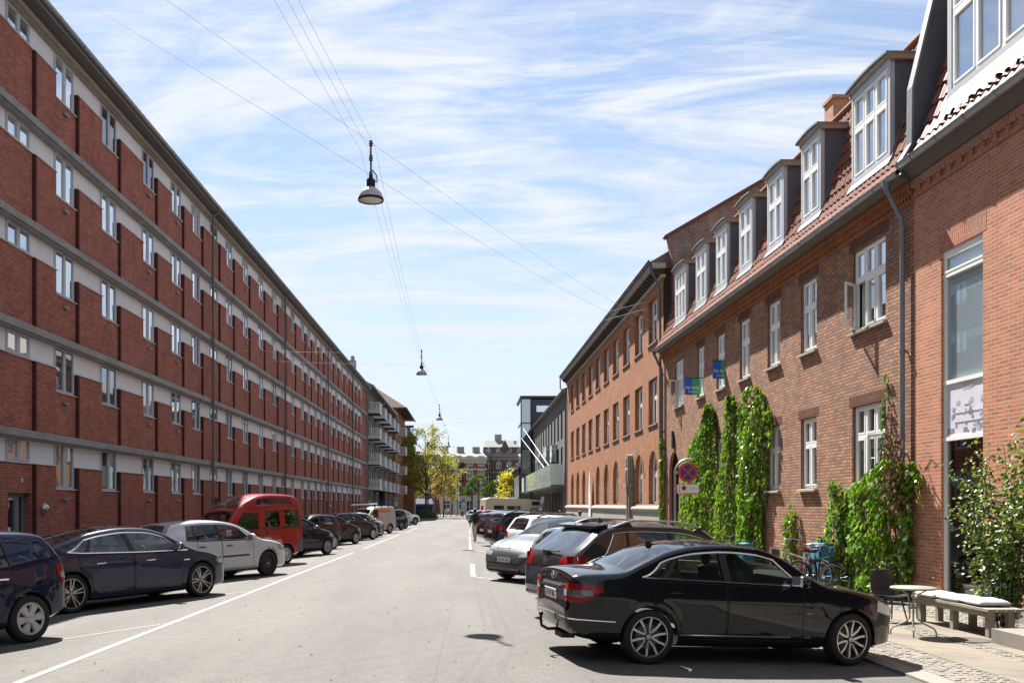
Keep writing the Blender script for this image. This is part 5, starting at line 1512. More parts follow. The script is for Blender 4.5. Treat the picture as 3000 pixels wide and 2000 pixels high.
for z in (.05, .42, .80, 1.18, 1.55):
    tr.tube([(-.82, .05, z), (-.02, .05, z)], .006, 4)
for s in (-.8, -.55, -.3, -.05):
    tr.tube([(s, .055, -.1), (s, .055, 1.75)], .004, 4)
for k in range(10):
    tr.tube([(-3.9, .05, .2 + k * .16), (-1.7 - .9, .05, .2 + k * .16)], .003, 3)
tag(tr.build('wire_trellis', M_zinc), 'thin wire trellis fixed to the red bricks beside the downpipe', 'trellis').matrix_world = Matrix.Translation(FB[0]) @ Matrix.Rotation(FB[1], 4, 'Z')
M_bark = mat('tree_bark', (0.065, 0.055, 0.045), .95, var=.4, nscale=10, bump=.4)
M_leafY = leafmat('spring_leaf', (0.12, 0.145, 0.018), (0.21, 0.23, 0.025), (0.34, 0.33, 0.05), rough=.55, trans=.45, nscale=.6)
M_leafP = leafmat('blossom_leaf', (0.16, 0.15, 0.03), (0.30, 0.22, 0.10), (0.40, 0.28, 0.20), rough=.6, trans=.35, nscale=.6)
M_leafG = leafmat('yellow_shrub_leaf', (0.20, 0.20, 0.01), (0.38, 0.35, 0.015), (0.52, 0.46, 0.03), rough=.55, trans=.45, nscale=.8)
M_leafC = leafmat('conifer_needle', (0.008, 0.022, 0.012), (0.02, 0.045, 0.02), (0.04, 0.075, 0.03), rough=.6, trans=.1, nscale=.8)
M_leafB = leafmat('bush_leaf', (0.02, 0.06, 0.012), (0.05, 0.11, 0.02), (0.10, 0.18, 0.03), rough=.45, trans=.3, nscale=1.5)
def grow(rnd, p, d, length, rad, depth, out, tips, spread=.55, up=.10, nb=3, shrink=.72):
    """recursive limbs; out collects (points, radii), tips collects twig ends"""
    pts = [p]; n = 4
    for k in range(n):
        d = (d + Vector((rnd.gauss(0, .10), rnd.gauss(0, .10), up * .6 + rnd.gauss(0, .06)))).normalized()
        pts.append(pts[-1] + d * length / n)
    out.append((pts, [lerp(rad, rad * .62, k / n) for k in range(n + 1)]))
    if depth == 0:
        tips.append((pts[-1], d)); tips.append((pts[-2], d)); tips.append((pts[-3], d)); return
    for k in range(nb + (1 if rnd.random() < .4 else 0)):
        a = rnd.uniform(0, 2 * math.pi); base = pts[rnd.choice([2, 3, 4, 4])]
        side = d.orthogonal().normalized(); side.rotate(Matrix.Rotation(a, 3, d))
        nd = (d * (1 - spread * .5) + side * spread * rnd.uniform(.7, 1.3) + Vector((0, 0, up))).normalized()
        grow(rnd, base, nd, length * shrink * rnd.uniform(.8, 1.15), rad * .58, depth - 1, out, tips, spread, up, nb, shrink)
    if depth <= 2:
        tips.append((pts[2], d))
def tree(name, label, loc, h, trunk_h, r, lsize, nleaf, mleaf, seed, spread=.6, up=.12, depth=3, lean=(0, 0), twin=False, first=.30, cat='tree', group=None, clump=.30, nmain=11):
    rnd = random.Random(seed)
    o = thing(name, label, cat, loc, 0, group)
    segs, tips = [], []
    for tw_i in range(2 if twin else 1):
        off = Vector(((.35 if tw_i else 0), 0, 0))
        pts = [off + Vector((lean[0] * t + .05 * math.sin(t * 5 + tw_i), lean[1] * t, h * .86 * t)) for t in [k / 9 for k in range(10)]]
        segs.append((pts, [lerp(r * (.62 if tw_i else 1), r * .14, k / 9) for k in range(10)]))
        for k in range(nmain if not tw_i else nmain // 2):
            t = first + (1 - first) * (k + .5) / nmain
            p = pts[min(8, int(t * 9))].lerp(pts[min(9, int(t * 9) + 1)], t * 9 - int(t * 9))
            a = k * 2.4 + rnd.uniform(-.4, .4) + tw_i * 1.3
            el = lerp(.12, .9, t)
            d = Vector((math.cos(a) * math.cos(el), math.sin(a) * math.cos(el), math.sin(el)))
            grow(rnd, p, d, h * .23 * (1.25 - .72 * t), r * .36 * (1.2 - .6 * t), depth - 1, segs, tips, spread, up)
    mb = MB()
    for pts, rad in segs:
        mb.tube([tuple(p) for p in pts], [max(.012, q) for q in rad], 6 if rad[0] > .06 else 4)
    mb.build('trunk', M_bark, o, smooth=60)
    lv = MB()
    for k in range(nleaf):
        p, d = rnd.choice(tips)
        q = p + Vector((rnd.gauss(0, clump), rnd.gauss(0, clump), rnd.gauss(0, clump * .7)))
        leaf(lv, q, Vector((rnd.uniform(-1, 1), rnd.uniform(-1, 1), rnd.uniform(.1, 1.2))), Vector((rnd.uniform(-1, 1), rnd.uniform(-1, 1), rnd.uniform(-.8, .3))), lsize * rnd.uniform(.6, 1.3))
    lv.build('crown', mleaf, o, recalc=False)
    return o
GZ = lambda y: -.003 * min(y, 110)
tree('street_tree', 'tall airy tree with fresh yellow green leaves in the planted bed at the street end', (-7.1, 150, -.45), 14.6, 3, .24, .26, 6000, M_leafY, 5, spread=.62, up=.09, twin=True, first=.22, clump=.34, nmain=15)
tree('blossom_tree', 'small round blossom tree left behind the tall yellow green tree', (-11.4, 160, -.4), 8.4, 2.2, .17, .26, 3600, M_leafP, 8, spread=.75, up=.03, first=.42, clump=.42, group='small blossom trees', nmain=9)
tree('blossom_tree', 'small pinkish blossom tree right of the tall tree beside the palms', (-4.5, 160, -.4), 7.4, 2.2, .15, .26, 2800, M_leafP, 9, spread=.75, up=.03, first=.45, clump=.42, group='small blossom trees', nmain=8)
tree('blossom_tree', 'yellowish small tree in front of the far corner at the left pavement end', (-9.9, 157, -.4), 8.2, 2.2, .15, .26, 3400, M_leafY, 19, spread=.75, up=.03, first=.42, clump=.42, group='small blossom trees', nmain=9)
tree('yellow_shrub', 'bright yellow layered shrub beside the low grey building', (6.3, 138, -.4), 7.2, 1, .12, .30, 3000, M_leafG, 12, spread=.5, up=-.05, first=.10, clump=.34, cat='shrub', nmain=12)
o = tree('conifer', 'large dark conifer behind the parked camper van', (8.4, 172, -.4), 8.6, 1, .22, .34, 4200, M_leafC, 14, spread=.6, up=-.06, first=.08, clump=.5, nmain=16)
def bush(label, loc, rx, ry, rz, n, size, m, seed, name='bush'):
    rnd = random.Random(seed); o = thing(name, label, 'shrub', loc)
    lv, st = MB(), MB()
    for k in range(n):
        v = Vector((rnd.gauss(0, 1), rnd.gauss(0, 1), abs(rnd.gauss(0, 1)))).normalized() * rnd.uniform(.55, 1.05) * (.85 + .3 * mnoise.noise(Vector((k * .01, seed, 0))))
        leaf(lv, Vector((v.x * rx, v.y * ry, v.z * rz)), v + Vector((rnd.uniform(-.5, .5), rnd.uniform(-.5, .5), .3)), Vector((rnd.uniform(-1, 1), rnd.uniform(-1, 1), -.6)), size * rnd.uniform(.6, 1.3))
    for k in range(9):
        a = rnd.uniform(0, 6.28); st.tube([(0, 0, -.1), (rx * .35 * math.cos(a), ry * .35 * math.sin(a), rz * .4), (rx * .7 * math.cos(a), ry * .7 * math.sin(a), rz * .75)], .02, 4)
    lv.build('foliage', m, o, recalc=False); st.build('stem', M_stem, o)
bush('rounded green bush at the foot of the tall street tree', (-6.8, 139.5, -.3), 1.25, 1.35, 1.7, 1500, .20, M_leafB, 3)
bush('darker low bush at the right end of the planted bed', (-5.6, 140, -.3), 1.05, 1.1, 1.3, 1100, .18, M_leafB, 5)
bush('small leafy weed growing on top of the blue cabinet', (8.38, 21.95, .92), .10, .10, .18, 60, .07, M_ivy, 6, 'weed')
bush('small leafy plant at the foot of the wall behind the cafe chair', (8.35, 18.55, -.05), .28, .25, .95, 420, .085, M_rose, 7, 'potted_rose')
mb = MB()
mb.prism([(-8.8, 136.6), (-4.8, 136.8), (-4.1, 139), (-5.3, 146), (-10.1, 146), (-9.9, 139)], 'z', -.6, -.21)
tag(mb.build('planting_bed', M_kerb), 'raised planted bed with stone edge at the end of the street', 'planter')
def palm(label, x, y, h, s, seed):
    rnd = random.Random(seed); o = thing('palm_tree', label, 'palm tree', (x, y, -.4), 0, 'palms in front of the far house')
    mb = MB(); mb.tube([(0, 0, -.1), (.06, 0, h * .5), (0, .05, h)], [.20, .17, .22], 8); mb.build('trunk', M_bark, o, smooth=60)
    lv = MB()
    for k in range(34):
        a = rnd.uniform(0, 6.28); el = rnd.uniform(-.7, 1.2); d = Vector((math.cos(a) * math.cos(el), math.sin(a) * math.cos(el), math.sin(el)))
        c = Vector((0, 0, h)) + d * s * .75
        w = d.orthogonal().normalized()
        for q in range(9):
            b = d.copy(); b.rotate(Matrix.Rotation((q - 4) * .28, 3, w)); b = (b + Vector((0, 0, -.25))).normalized()
            leaf(lv, c, w + Vector((0, 0, .5)), b, s * .62, 0, asp=.18, fold=.1)
    lv.build('crown', M_leafB, o, recalc=False)
palm('leftmost palm of the row, short beside the tram mast', -3.7, 192, 5.0, 1.25, 1)
palm('palm with two crowns leaning near the grey lamp mast', -2.6, 190, 5.3, 1.3, 2)
palm('bushy low palm left of the tallest palm', .5, 192, 5.2, 1.35, 3)
palm('tallest palm in front of the red far house', 1.8, 189, 7.0, 1.5, 4)
palm('short wide palm right of the tallest palm', 3.9, 193, 4.8, 1.3, 5)
palm('palm above the rear end of the camper van', 5.4, 192, 5.6, 1.5, 6)
palm('rightmost palm beside the dark conifer', 9.2, 194, 5.6, 1.3, 7)
def pchip(pts):
    n = len(pts); xs = [p[0] for p in pts]; ys = [p[1] for p in pts]
    h = [xs[i + 1] - xs[i] for i in range(n - 1)]; dl = [(ys[i + 1] - ys[i]) / h[i] for i in range(n - 1)]
    d = [0] * n; d[0] = dl[0]; d[-1] = dl[-1]
    for i in range(1, n - 1):
        if dl[i - 1] * dl[i] > 0:
            w1 = 2 * h[i] + h[i - 1]; w2 = h[i] + 2 * h[i - 1]
            d[i] = (w1 + w2) / (w1 / dl[i - 1] + w2 / dl[i])
    def f(x):
        if x <= xs[0]: return ys[0]
        if x >= xs[-1]: return ys[-1]
        for i in range(n - 1):
            if x <= xs[i + 1]:
                t = (x - xs[i]) / h[i]
                return (ys[i] * (1 + 2 * t) * (1 - t) ** 2 + d[i] * h[i] * t * (1 - t) ** 2 + ys[i + 1] * t * t * (3 - 2 * t) + d[i + 1] * h[i] * t * t * (t - 1))
    return f
class Shape:
    """Car body as a height profile along its length, a plan outline and a side section."""
    def __init__(s, sp):
        s.sp = sp; s.L = sp['L']; s.hw = sp['W'] / 2
        s.top = pchip(sp['top']); s.bot = pchip(sp['bot'])
        s.plan = pchip([(x, y * s.hw) for x, y in sp['plan']])
        s.side = pchip(sp.get('side', [(.1, .86), (.22, .93), (.36, .968), (.55, .986), (.70, .994), (.785, 1.0), (.815, .992), (.90, .974), (.98, .955), (1.3, .94)]))
        s.ro = s.L - sp['wb'] - sp['fo']; s.off = s.ro + sp['wb'] / 2
        s.k = sp.get('tumble', .36)
        s.ar = sp['wheel'][0] + sp.get('archgap', .045)
    def belt(s, x):
        return pl(s.sp['belt'], x)
    def Y(s, x, z):
        b = s.belt(x)
        if z <= b:
            y = s.plan(x) * s.side(z)
            for xw in (s.ro, s.ro + s.sp['wb']):          # flared lip over each wheel
                if abs(x - xw) < s.ar + .14 and z > .2:
                    d = math.hypot(x - xw, z - s.sp['wheel'][0]) - s.ar
                    y += s.sp.get('flare', .016) * max(0, min(1, 1 - abs(d) / .12)) ** 1.5
            return y
        return s.plan(x) * s.side(b) - s.k * (z - b) - s.sp.get('tumble2', .18) * (z - b) ** 2
    def dims(s, x):
        z0, z1 = s.bot(x), s.top(x)
        cr = min(s.sp.get('crown', .045), .18 * (z1 - z0)); rc = min(s.sp.get('rc', .075), .3 * (z1 - z0))
        zt = z1 - cr - rc
        return z0, z1, cr, rc, zt
    def yc(s, x):
        z0, z1, cr, rc, zt = s.dims(x)
        return max(.02, s.Y(x, zt) - rc * 1.15)
    def T(s, x, y):
        z0, z1, cr, rc, zt = s.dims(x)
        return z1 - cr * min(1.0, abs(y) / s.yc(x)) ** 2
    def section(s, x):
        z0, z1, cr, rc, zt = s.dims(x)
        pts = [(0, z0), (s.Y(x, z0) * .86, z0), (s.Y(x, z0 + .03), z0 + min(.05, (zt - z0) * .2))]
        a = pts[-1][1]
        NS = 11
        for k in range(1, NS + 1):
            z = a + (zt - a) * k / NS; pts.append((s.Y(x, z), z))
        ys = s.Y(x, zt); yc = s.yc(x)
        for k in range(1, 6):
            t = math.pi / 2 * k / 5
            pts.append((yc + (ys - yc) * math.cos(t), zt + rc * math.sin(t)))
        for k in range(1, 6):
            y = yc * (1 - k / 5); pts.append((y, s.T(x, y)))
        return pts
    def P(s, x, y, z):
        return Vector((x - s.off, y, z))
    def inside(s, x, y, z):
        z0 = s.bot(x)
        if z < z0 or z > s.T(x, y): return False
        return abs(y) <= s.Y(x, z)
    def endx(s, y, z, rear=True):
        """where the rear or front face lies at (y, z)"""
        a, step = (0, .01) if rear else (s.L, -.01)
        x = a
        for k in range(160):
            if s.inside(x, y, z): return x
            x += step
        return x
    def body(s):
        mb = MB()
        N = 66
        xs = [s.L * .5 * (1 - math.cos(math.pi * k / N)) for k in range(N + 1)]
        ring = None
        for j, x in enumerate(xs):
            sec = s.section(x)
            loop = sec + [(-y, z) for y, z in sec[-2:0:-1]]
            i0 = len(mb.v)
            mb.v += [tuple(s.P(x, y, z)) for y, z in loop]
            n = len(loop)
            if j:
                for k in range(n):
                    mb.f.append([ring + k, ring + (k + 1) % n, i0 + (k + 1) % n, i0 + k]); mb.m.append(0)
            else:
                mb.f.append([i0 + k for k in range(n)][::-1]); mb.m.append(0)
            ring = i0
        mb.f.append([ring + k for k in range(n)]); mb.m.append(0)
        return mb
    def cavity(s):
        mb = MB(); N = 40; ring = None; xs = [s.L * k / N for k in range(N + 1)]
        zf = s.sp.get('floor', .42); first = True; lastn = None
        for x in xs:
            if x < s.sp['cabin'][0] or x > s.sp['cabin'][1]: continue
            sl = (s.top(x + .02) - s.top(x - .02)) / .04
            z0, z1, cr, rc, zt = s.dims(x)
            zc = z1 - cr - .045 * math.sqrt(1 + sl * sl); b = s.belt(x)
            if zc < b - .12: continue
            zs = max(zf + .2, min(zt - .03, zc - .05)); zb = min(b, zs - .08)
            pts = [(0, zf), (s.Y(x, zf + .1) - .09, zf), (s.Y(x, zb) - .065, zb), (s.Y(x, zs) - .06, zs), (max(.05, s.yc(x) * .8), zc), (0, zc)]
            loop = pts + [(-y, z) for y, z in pts[-2:0:-1]]
            i0 = len(mb.v); mb.v += [tuple(s.P(x, y, z)) for y, z in loop]; n = len(loop)
            if ring is not None:
                for k in range(n):
                    mb.f.append([ring + k, ring + (k + 1) % n, i0 + (k + 1) % n, i0 + k]); mb.m.append(2)
            else:
                mb.f.append([i0 + k for k in range(n)][::-1]); mb.m.append(2)
            ring = i0
        mb.f.append([ring + k for k in range(n)]); mb.m.append(2)
        return mb
    def side_win(s, w, sg, m=.028):
        xa0, xa1, xb0, xb1 = w[:4]; lo = w[4] if len(w) > 4 else 0; hi = w[5] if len(w) > 5 else 0
        def f(u, v, off=0.0):
            x = lerp(lerp(xa0, xb0, u), lerp(xa1, xb1, u), v)
            zl = s.belt(x) + m + lo; zu = s.dims(x)[4] - m * .9 - hi
            if len(w) > 6: zl, zu = w[6], w[7]
            z = lerp(zl, max(zu, zl + .012), v)
            return s.P(x, sg * (s.Y(x, z) + off), z)
        return f
    def side_poly(s, lower, upper, sg, arch=False):
        x0, x1 = lower[0][0], lower[-1][0]
        def f(u, v, off=0.0):
            x = lerp(x0, x1, u); lo = pl(lower, x)
            if arch and abs(x - s.ro) < s.ar + .05:
                lo = max(lo, s.sp['wheel'][0] + math.sqrt((s.ar + .05) ** 2 - (x - s.ro) ** 2))
            z = lerp(lo, max(lo + .004, pl(upper, x)), v)
            return s.P(x, sg * (s.Y(x, z) + off), z)
        return f
    def top_patch(s, xa, xb, fa, fb=None):
        fb = fa if fb is None else fb
        def f(u, v, off=0.0):
            x = lerp(xa, xb, u); fr = lerp(fa, fb, u); y = (2 * v - 1) * s.yc(x) * fr
            sl = (s.top(x + .01) - s.top(x - .01)) / .02; n = math.sqrt(1 + sl * sl)
            return s.P(x - sl / n * off, y, s.T(x, y) + off / n)
        return f
    def end_poly(s, lower, upper, rear=True):
        y0, y1 = lower[0][0], lower[-1][0]
        def f(u, v, off=0.0):
            y = lerp(y0, y1, u); z = lerp(pl(lower, y), pl(upper, y), v)
            x = s.endx(y, z, rear)
            return s.P(x + (-off if rear else off), y, z)
        return f
def pt(f, off):
    return lambda u, v: f(u, v, off)
def solid_diff(me, cutters, mats):
    a = bpy.data.objects.new('tmp', me); COL.objects.link(a)
    tmp = [a]
    for c in cutters:
        b = bpy.data.objects.new('tmpc', c); COL.objects.link(b); tmp.append(b)
        md = a.modifiers.new('b', 'BOOLEAN'); md.operation = 'DIFFERENCE'; md.object = b; md.solver = 'EXACT'
        md.use_self = False
    dg = bpy.context.evaluated_depsgraph_get(); dg.update()
    out = bpy.data.meshes.new_from_object(a.evaluated_get(dg))
    for t in tmp:
        m = t.data; bpy.data.objects.remove(t)
        bpy.data.meshes.remove(m)
    return out
M_tyre = mat('tyre_rubber', (0.016, 0.016, 0.017), .85, var=.25, nscale=20)
M_alloy = mat('silver_alloy', (0.55, 0.55, 0.56), .28, .85, var=.05)
M_alloyd = mat('dark_alloy', (0.06, 0.06, 0.065), .35, .7, var=.1)
M_cap = mat('silver_hubcap', (0.50, 0.50, 0.51), .35, .5, var=.06)
M_rust = mat('rusty_steel', (0.085, 0.05, 0.035), .8, .3, var=.5, nscale=30)
M_cglass = glass('car_glass', (0.70, 0.78, 0.75), base=.03, gain=1.0)
M_rtint = glass('rear_tinted_glass', (0.12, 0.13, 0.14), base=.24, gain=1.0)
M_tint = glass('tinted_car_glass', (0.22, 0.24, 0.25), base=.10, gain=1.0)
M_seat = mat('seat_cloth', (0.035, 0.035, 0.038), .85, var=.2)
M_redl = mat('red_lens', (0.24, 0.004, 0.006), .15, var=.3, nscale=18, coat=.6, spec=.1)
M_greyl = mat('smoke_lens', (0.11, 0.10, 0.09), .12, var=.2, nscale=18, coat=1.0)
M_clear = mat('clear_lens', (0.34, 0.35, 0.37), .08, .3, var=.25, nscale=14, coat=1.0)
M_plate = mat('number_plate_white', (0.66, 0.66, 0.64), .5, var=.05)
M_plateb = mat('plate_blue', (0.02, 0.06, 0.35), .5)
M_plater = mat('plate_red', (0.5, 0.03, 0.03), .5)
M_trimb = mat('black_trim', (0.014, 0.014, 0.015), .45, var=.15)
M_greyp = mat('grey_bumper_plastic', (0.10, 0.10, 0.105), .7, var=.2)
M_cabin = mat('cabin_lining', (0.075, 0.073, 0.07), .85, var=.2)
M_discm = mat('brake_disc', (0.11, 0.10, 0.10), .45, .6, var=.2)
WHEELS = {}
def wheel_mesh(Rr, w, rr, style):
    key = (Rr, w, rr, style)
    if key in WHEELS: return WHEELS[key]
    t = MB()
    t.lathe([(rr, -.42 * w), (rr + .012, -.5 * w), (Rr - .04, -.52 * w), (Rr - .012, -.44 * w), (Rr, -.30 * w), (Rr - .004, -.12 * w), (Rr - .004, .12 * w), (Rr, .30 * w), (Rr - .012, .44 * w), (Rr - .04, .52 * w), (rr + .012, .5 * w), (rr, .42 * w)], 40, axis='y', closed=True)
    tyre = t.mesh('tyre', M_tyre, 35)
    m = MB()
    m.lathe([(rr + .004, .40 * w), (rr, .465 * w), (rr - .012, .47 * w), (rr - .016, .42 * w)], 40, axis='y', mi=0, cap=False)
    m.lathe([(rr - .016, .42 * w), (rr - .03, .1 * w), (rr - .03, -.3 * w), (rr + .002, -.42 * w)], 40, axis='y', mi=1, cap=False)
    m.lathe([(.02, .06 * w), (rr - .028, .06 * w), (rr - .028, .03 * w), (.02, .03 * w)], 28, axis='y', mi=1, closed=True)
    m.lathe([(.03, .12 * w), (rr * .62, .12 * w), (rr * .62, .09 * w), (.03, .09 * w)], 24, axis='y', mi=2, closed=True)
    def spoke(a0, a1, r0, r1, w0, w1, y0, y1, th, mi=0):
        p0 = Vector((math.cos(a0) * r0, 0, math.sin(a0) * r0)); p1 = Vector((math.cos(a1) * r1, 0, math.sin(a1) * r1))
        d = (p1 - p0).normalized(); n = Vector((-d.z, 0, d.x))
        i = len(m.v)
        for (p, ww, y) in ((p0, w0, y0), (p1, w1, y1)):
            for sx, yy in ((-1, y - th), (1, y - th), (.72, y), (-.72, y)):
                q = p + n * ww * .5 * sx; m.v.append((q.x, yy, q.z))
        for q in ((0, 1, 2, 3), (4, 7, 6, 5), (0, 4, 5, 1), (1, 5, 6, 2), (2, 6, 7, 3), (3, 7, 4, 0)):
            m.f.append([i + c for c in q]); m.m.append(mi)
    yo = .40 * w; yi = .30 * w
    if style == 'petal':
        for k in range(5):
            a = 2 * math.pi * k / 5 + .3
            for sg in (-1, 1):
                spoke(a + sg * .10, a + sg * .34, .045, rr * .62, .032, .036, yi, yo * .95, .05); spoke(a + sg * .33, a + sg * .30, rr * .58, rr - .008, .034, .034, yo * .95, yo, .05)
    elif style == 'double':
        for k in range(5):
            a = 2 * math.pi * k / 5 + .5
            for sg in (-1, 1):
                spoke(a + sg * .22, a + sg * .155, .055, rr - .008, .03, .026, yi * 1.05, yo, .055)
            spoke(a, a, .04, rr * .38, .05, .07, yi, yi * 1.05, .04)
    elif style == 'cap6':
        for k in range(6):
            a = 2 * math.pi * k / 6 + .26
            spoke(a, a, .04, rr - .01, .06, .155, yo * 1.05, yo * 1.12, .03)
        m.lathe([(rr - .03, yo * .95), (rr - .003, yo * 1.1), (rr - .03, yo * 1.16)], 30, axis='y', closed=True)
        m.lathe([(.0, yo * 1.22), (.055, yo * 1.2), (.075, yo * 1.05)], 20, axis='y')
    elif style == 'cap9':
        for k in range(9):
            a = 2 * math.pi * k / 9
            spoke(a - .1, a + .1, .05, rr - .01, .045, .075, yo * 1.05, yo * 1.12, .03)
        m.lathe([(rr - .04, yo * .95), (rr - .003, yo * 1.1), (rr - .04, yo * 1.16)], 30, axis='y', closed=True)
        m.lathe([(.0, yo * 1.2), (.06, yo * 1.18), (.08, yo * 1.0)], 20, axis='y')
    elif style == 'multi':
        for k in range(14):
            a = 2 * math.pi * k / 14
            spoke(a - .07, a + .09, .05, rr - .01, .018, .028, yi * 1.1, yo, .04)
            spoke(a + .07, a - .09, .05, rr - .01, .016, .02, yi * 1.1, yo, .04)
    elif style == 'steel':
        m.lathe([(.05, .20 * w), (.09, .30 * w), (rr * .55, .32 * w), (rr * .7, .22 * w), (rr - .02, .25 * w)], 28, axis='y', mi=0, cap=False)
        for k in range(16):
            a = 2 * math.pi * k / 16
            m.lathe([(.0, .235 * w), (.014, .235 * w), (.014, .225 * w)], 8, (math.cos(a) * rr * .70, .012, math.sin(a) * rr * .70), 'y', 1)
    else:
        for k in range(5):
            a = 2 * math.pi * k / 5 + .3
            spoke(a, a, .04, rr - .008, .09, .06, yi, yo, .05); spoke(a + .2, a + .3, .06, rr - .008, .03, .02, yi, yo, .04)
    m.lathe([(.0, yi * 1.22), (.03, yi * 1.2), (.036, yi * .8)], 16, axis='y', mi=3)
    main = {'steel': M_rust, 'cap6': M_cap, 'cap9': M_cap, 'multi': M_cap}.get(style, M_alloy)
    rim = m.mesh('rim', [main, M_dark, M_discm, M_steel], 30)
    hub = MB(); hub.lathe([(.02, -.3 * w), (.07, -.3 * w), (.07, .05 * w), (.02, .05 * w)], 12, axis='y', closed=True)
    WHEELS[key] = (tyre, rim, hub.mesh('wheel', M_dark))
    return WHEELS[key]
def plate(parent, s, txt, x, y, z, rear=True, tilt=0.0, w=.50):
    sgn = -1 if rear else 1
    p = MB(); p.box(-.006, .006, -w / 2, w / 2, -.058, .058, 0)
    p.box(.0061 if not rear else -.0085, .0085 if not rear else -.0061, (-w / 2 if not rear else w / 2 - .045), (-w / 2 + .045 if not rear else w / 2), -.05, .05, 1)
    e = .0062
    for (a, b, c, d) in ((-w / 2, w / 2, -.058, -.052), (-w / 2, w / 2, .052, .058), (-w / 2, -w / 2 + .005, -.052, .052), (w / 2 - .005, w / 2, -.052, .052)):
        p.box(min(sgn * e, sgn * .0075), max(sgn * e, sgn * .0075), a, b, c, d, 2)
    o = p.build('number_plate', [M_plate, M_plateb, M_plater], parent, loc=s.P(x, y, z)); o.rotation_euler = (0, tilt * sgn, 0)
    if txt:
        text('lettering', txt, .098, M_dark, o, (sgn * .0075, sgn * -.02 * -1 * (1 if rear else 1), -.004), (R(90), 0, R(-90) if rear else R(90)), .001, sx=.80)
    return o
def emblem(parent, loc, r, rz, kind):
    """round badge: ring with a simple mark, facing local +x turned by rz"""
    m = MB()
    m.lathe([(r * .84, 0), (r * .84, .012), (r, .012), (r, 0)], 22, axis='x', closed=True)
    def bar(p, q, w):
        a = Vector((0, p[0], p[1])); b = Vector((0, q[0], q[1])); d = (b - a).normalized(); n = Vector((0, -d.z, d.y)) * w
        m.prism([((a + n).y, (a + n).z), ((b + n * .4).y, (b + n * .4).z), ((b - n * .4).y, (b - n * .4).z), ((a - n).y, (a - n).z)], 'x', 0, .010)
    if kind == 'star':
        for k in range(3):
            t = math.pi / 2 + 2 * math.pi * k / 3; bar((0, 0), (r * .86 * math.cos(t), r * .86 * math.sin(t)), r * .16)
    elif kind == 'vw':
        e = r * .8
        for p, q in (((-.42, .75), (-.13, .1)), ((-.13, .1), (0, .42)), ((0, .42), (.13, .1)), ((.13, .1), (.42, .75)), ((-.75, .3), (-.36, -.7)), ((-.36, -.7), (0, .05)), ((0, .05), (.36, -.7)), ((.36, -.7), (.75, .3))):
            bar((p[0] * r, p[1] * r), (q[0] * r, q[1] * r), r * .07)
    elif kind == 'oval':
        m.prism([(r * .9 * math.cos(t), r * .35 * math.sin(t)) for t in [2 * math.pi * k / 16 for k in range(16)]], 'x', 0, .008)
    else:
        bar((0, .6 * r), (0, -.6 * r), r * .2); bar((-.6 * r, .4 * r), (.6 * r, .4 * r), r * .15)
    o = m.build('badge', M_chrome, parent, loc=loc); o.rotation_euler = (0, 0, rz)
    return o
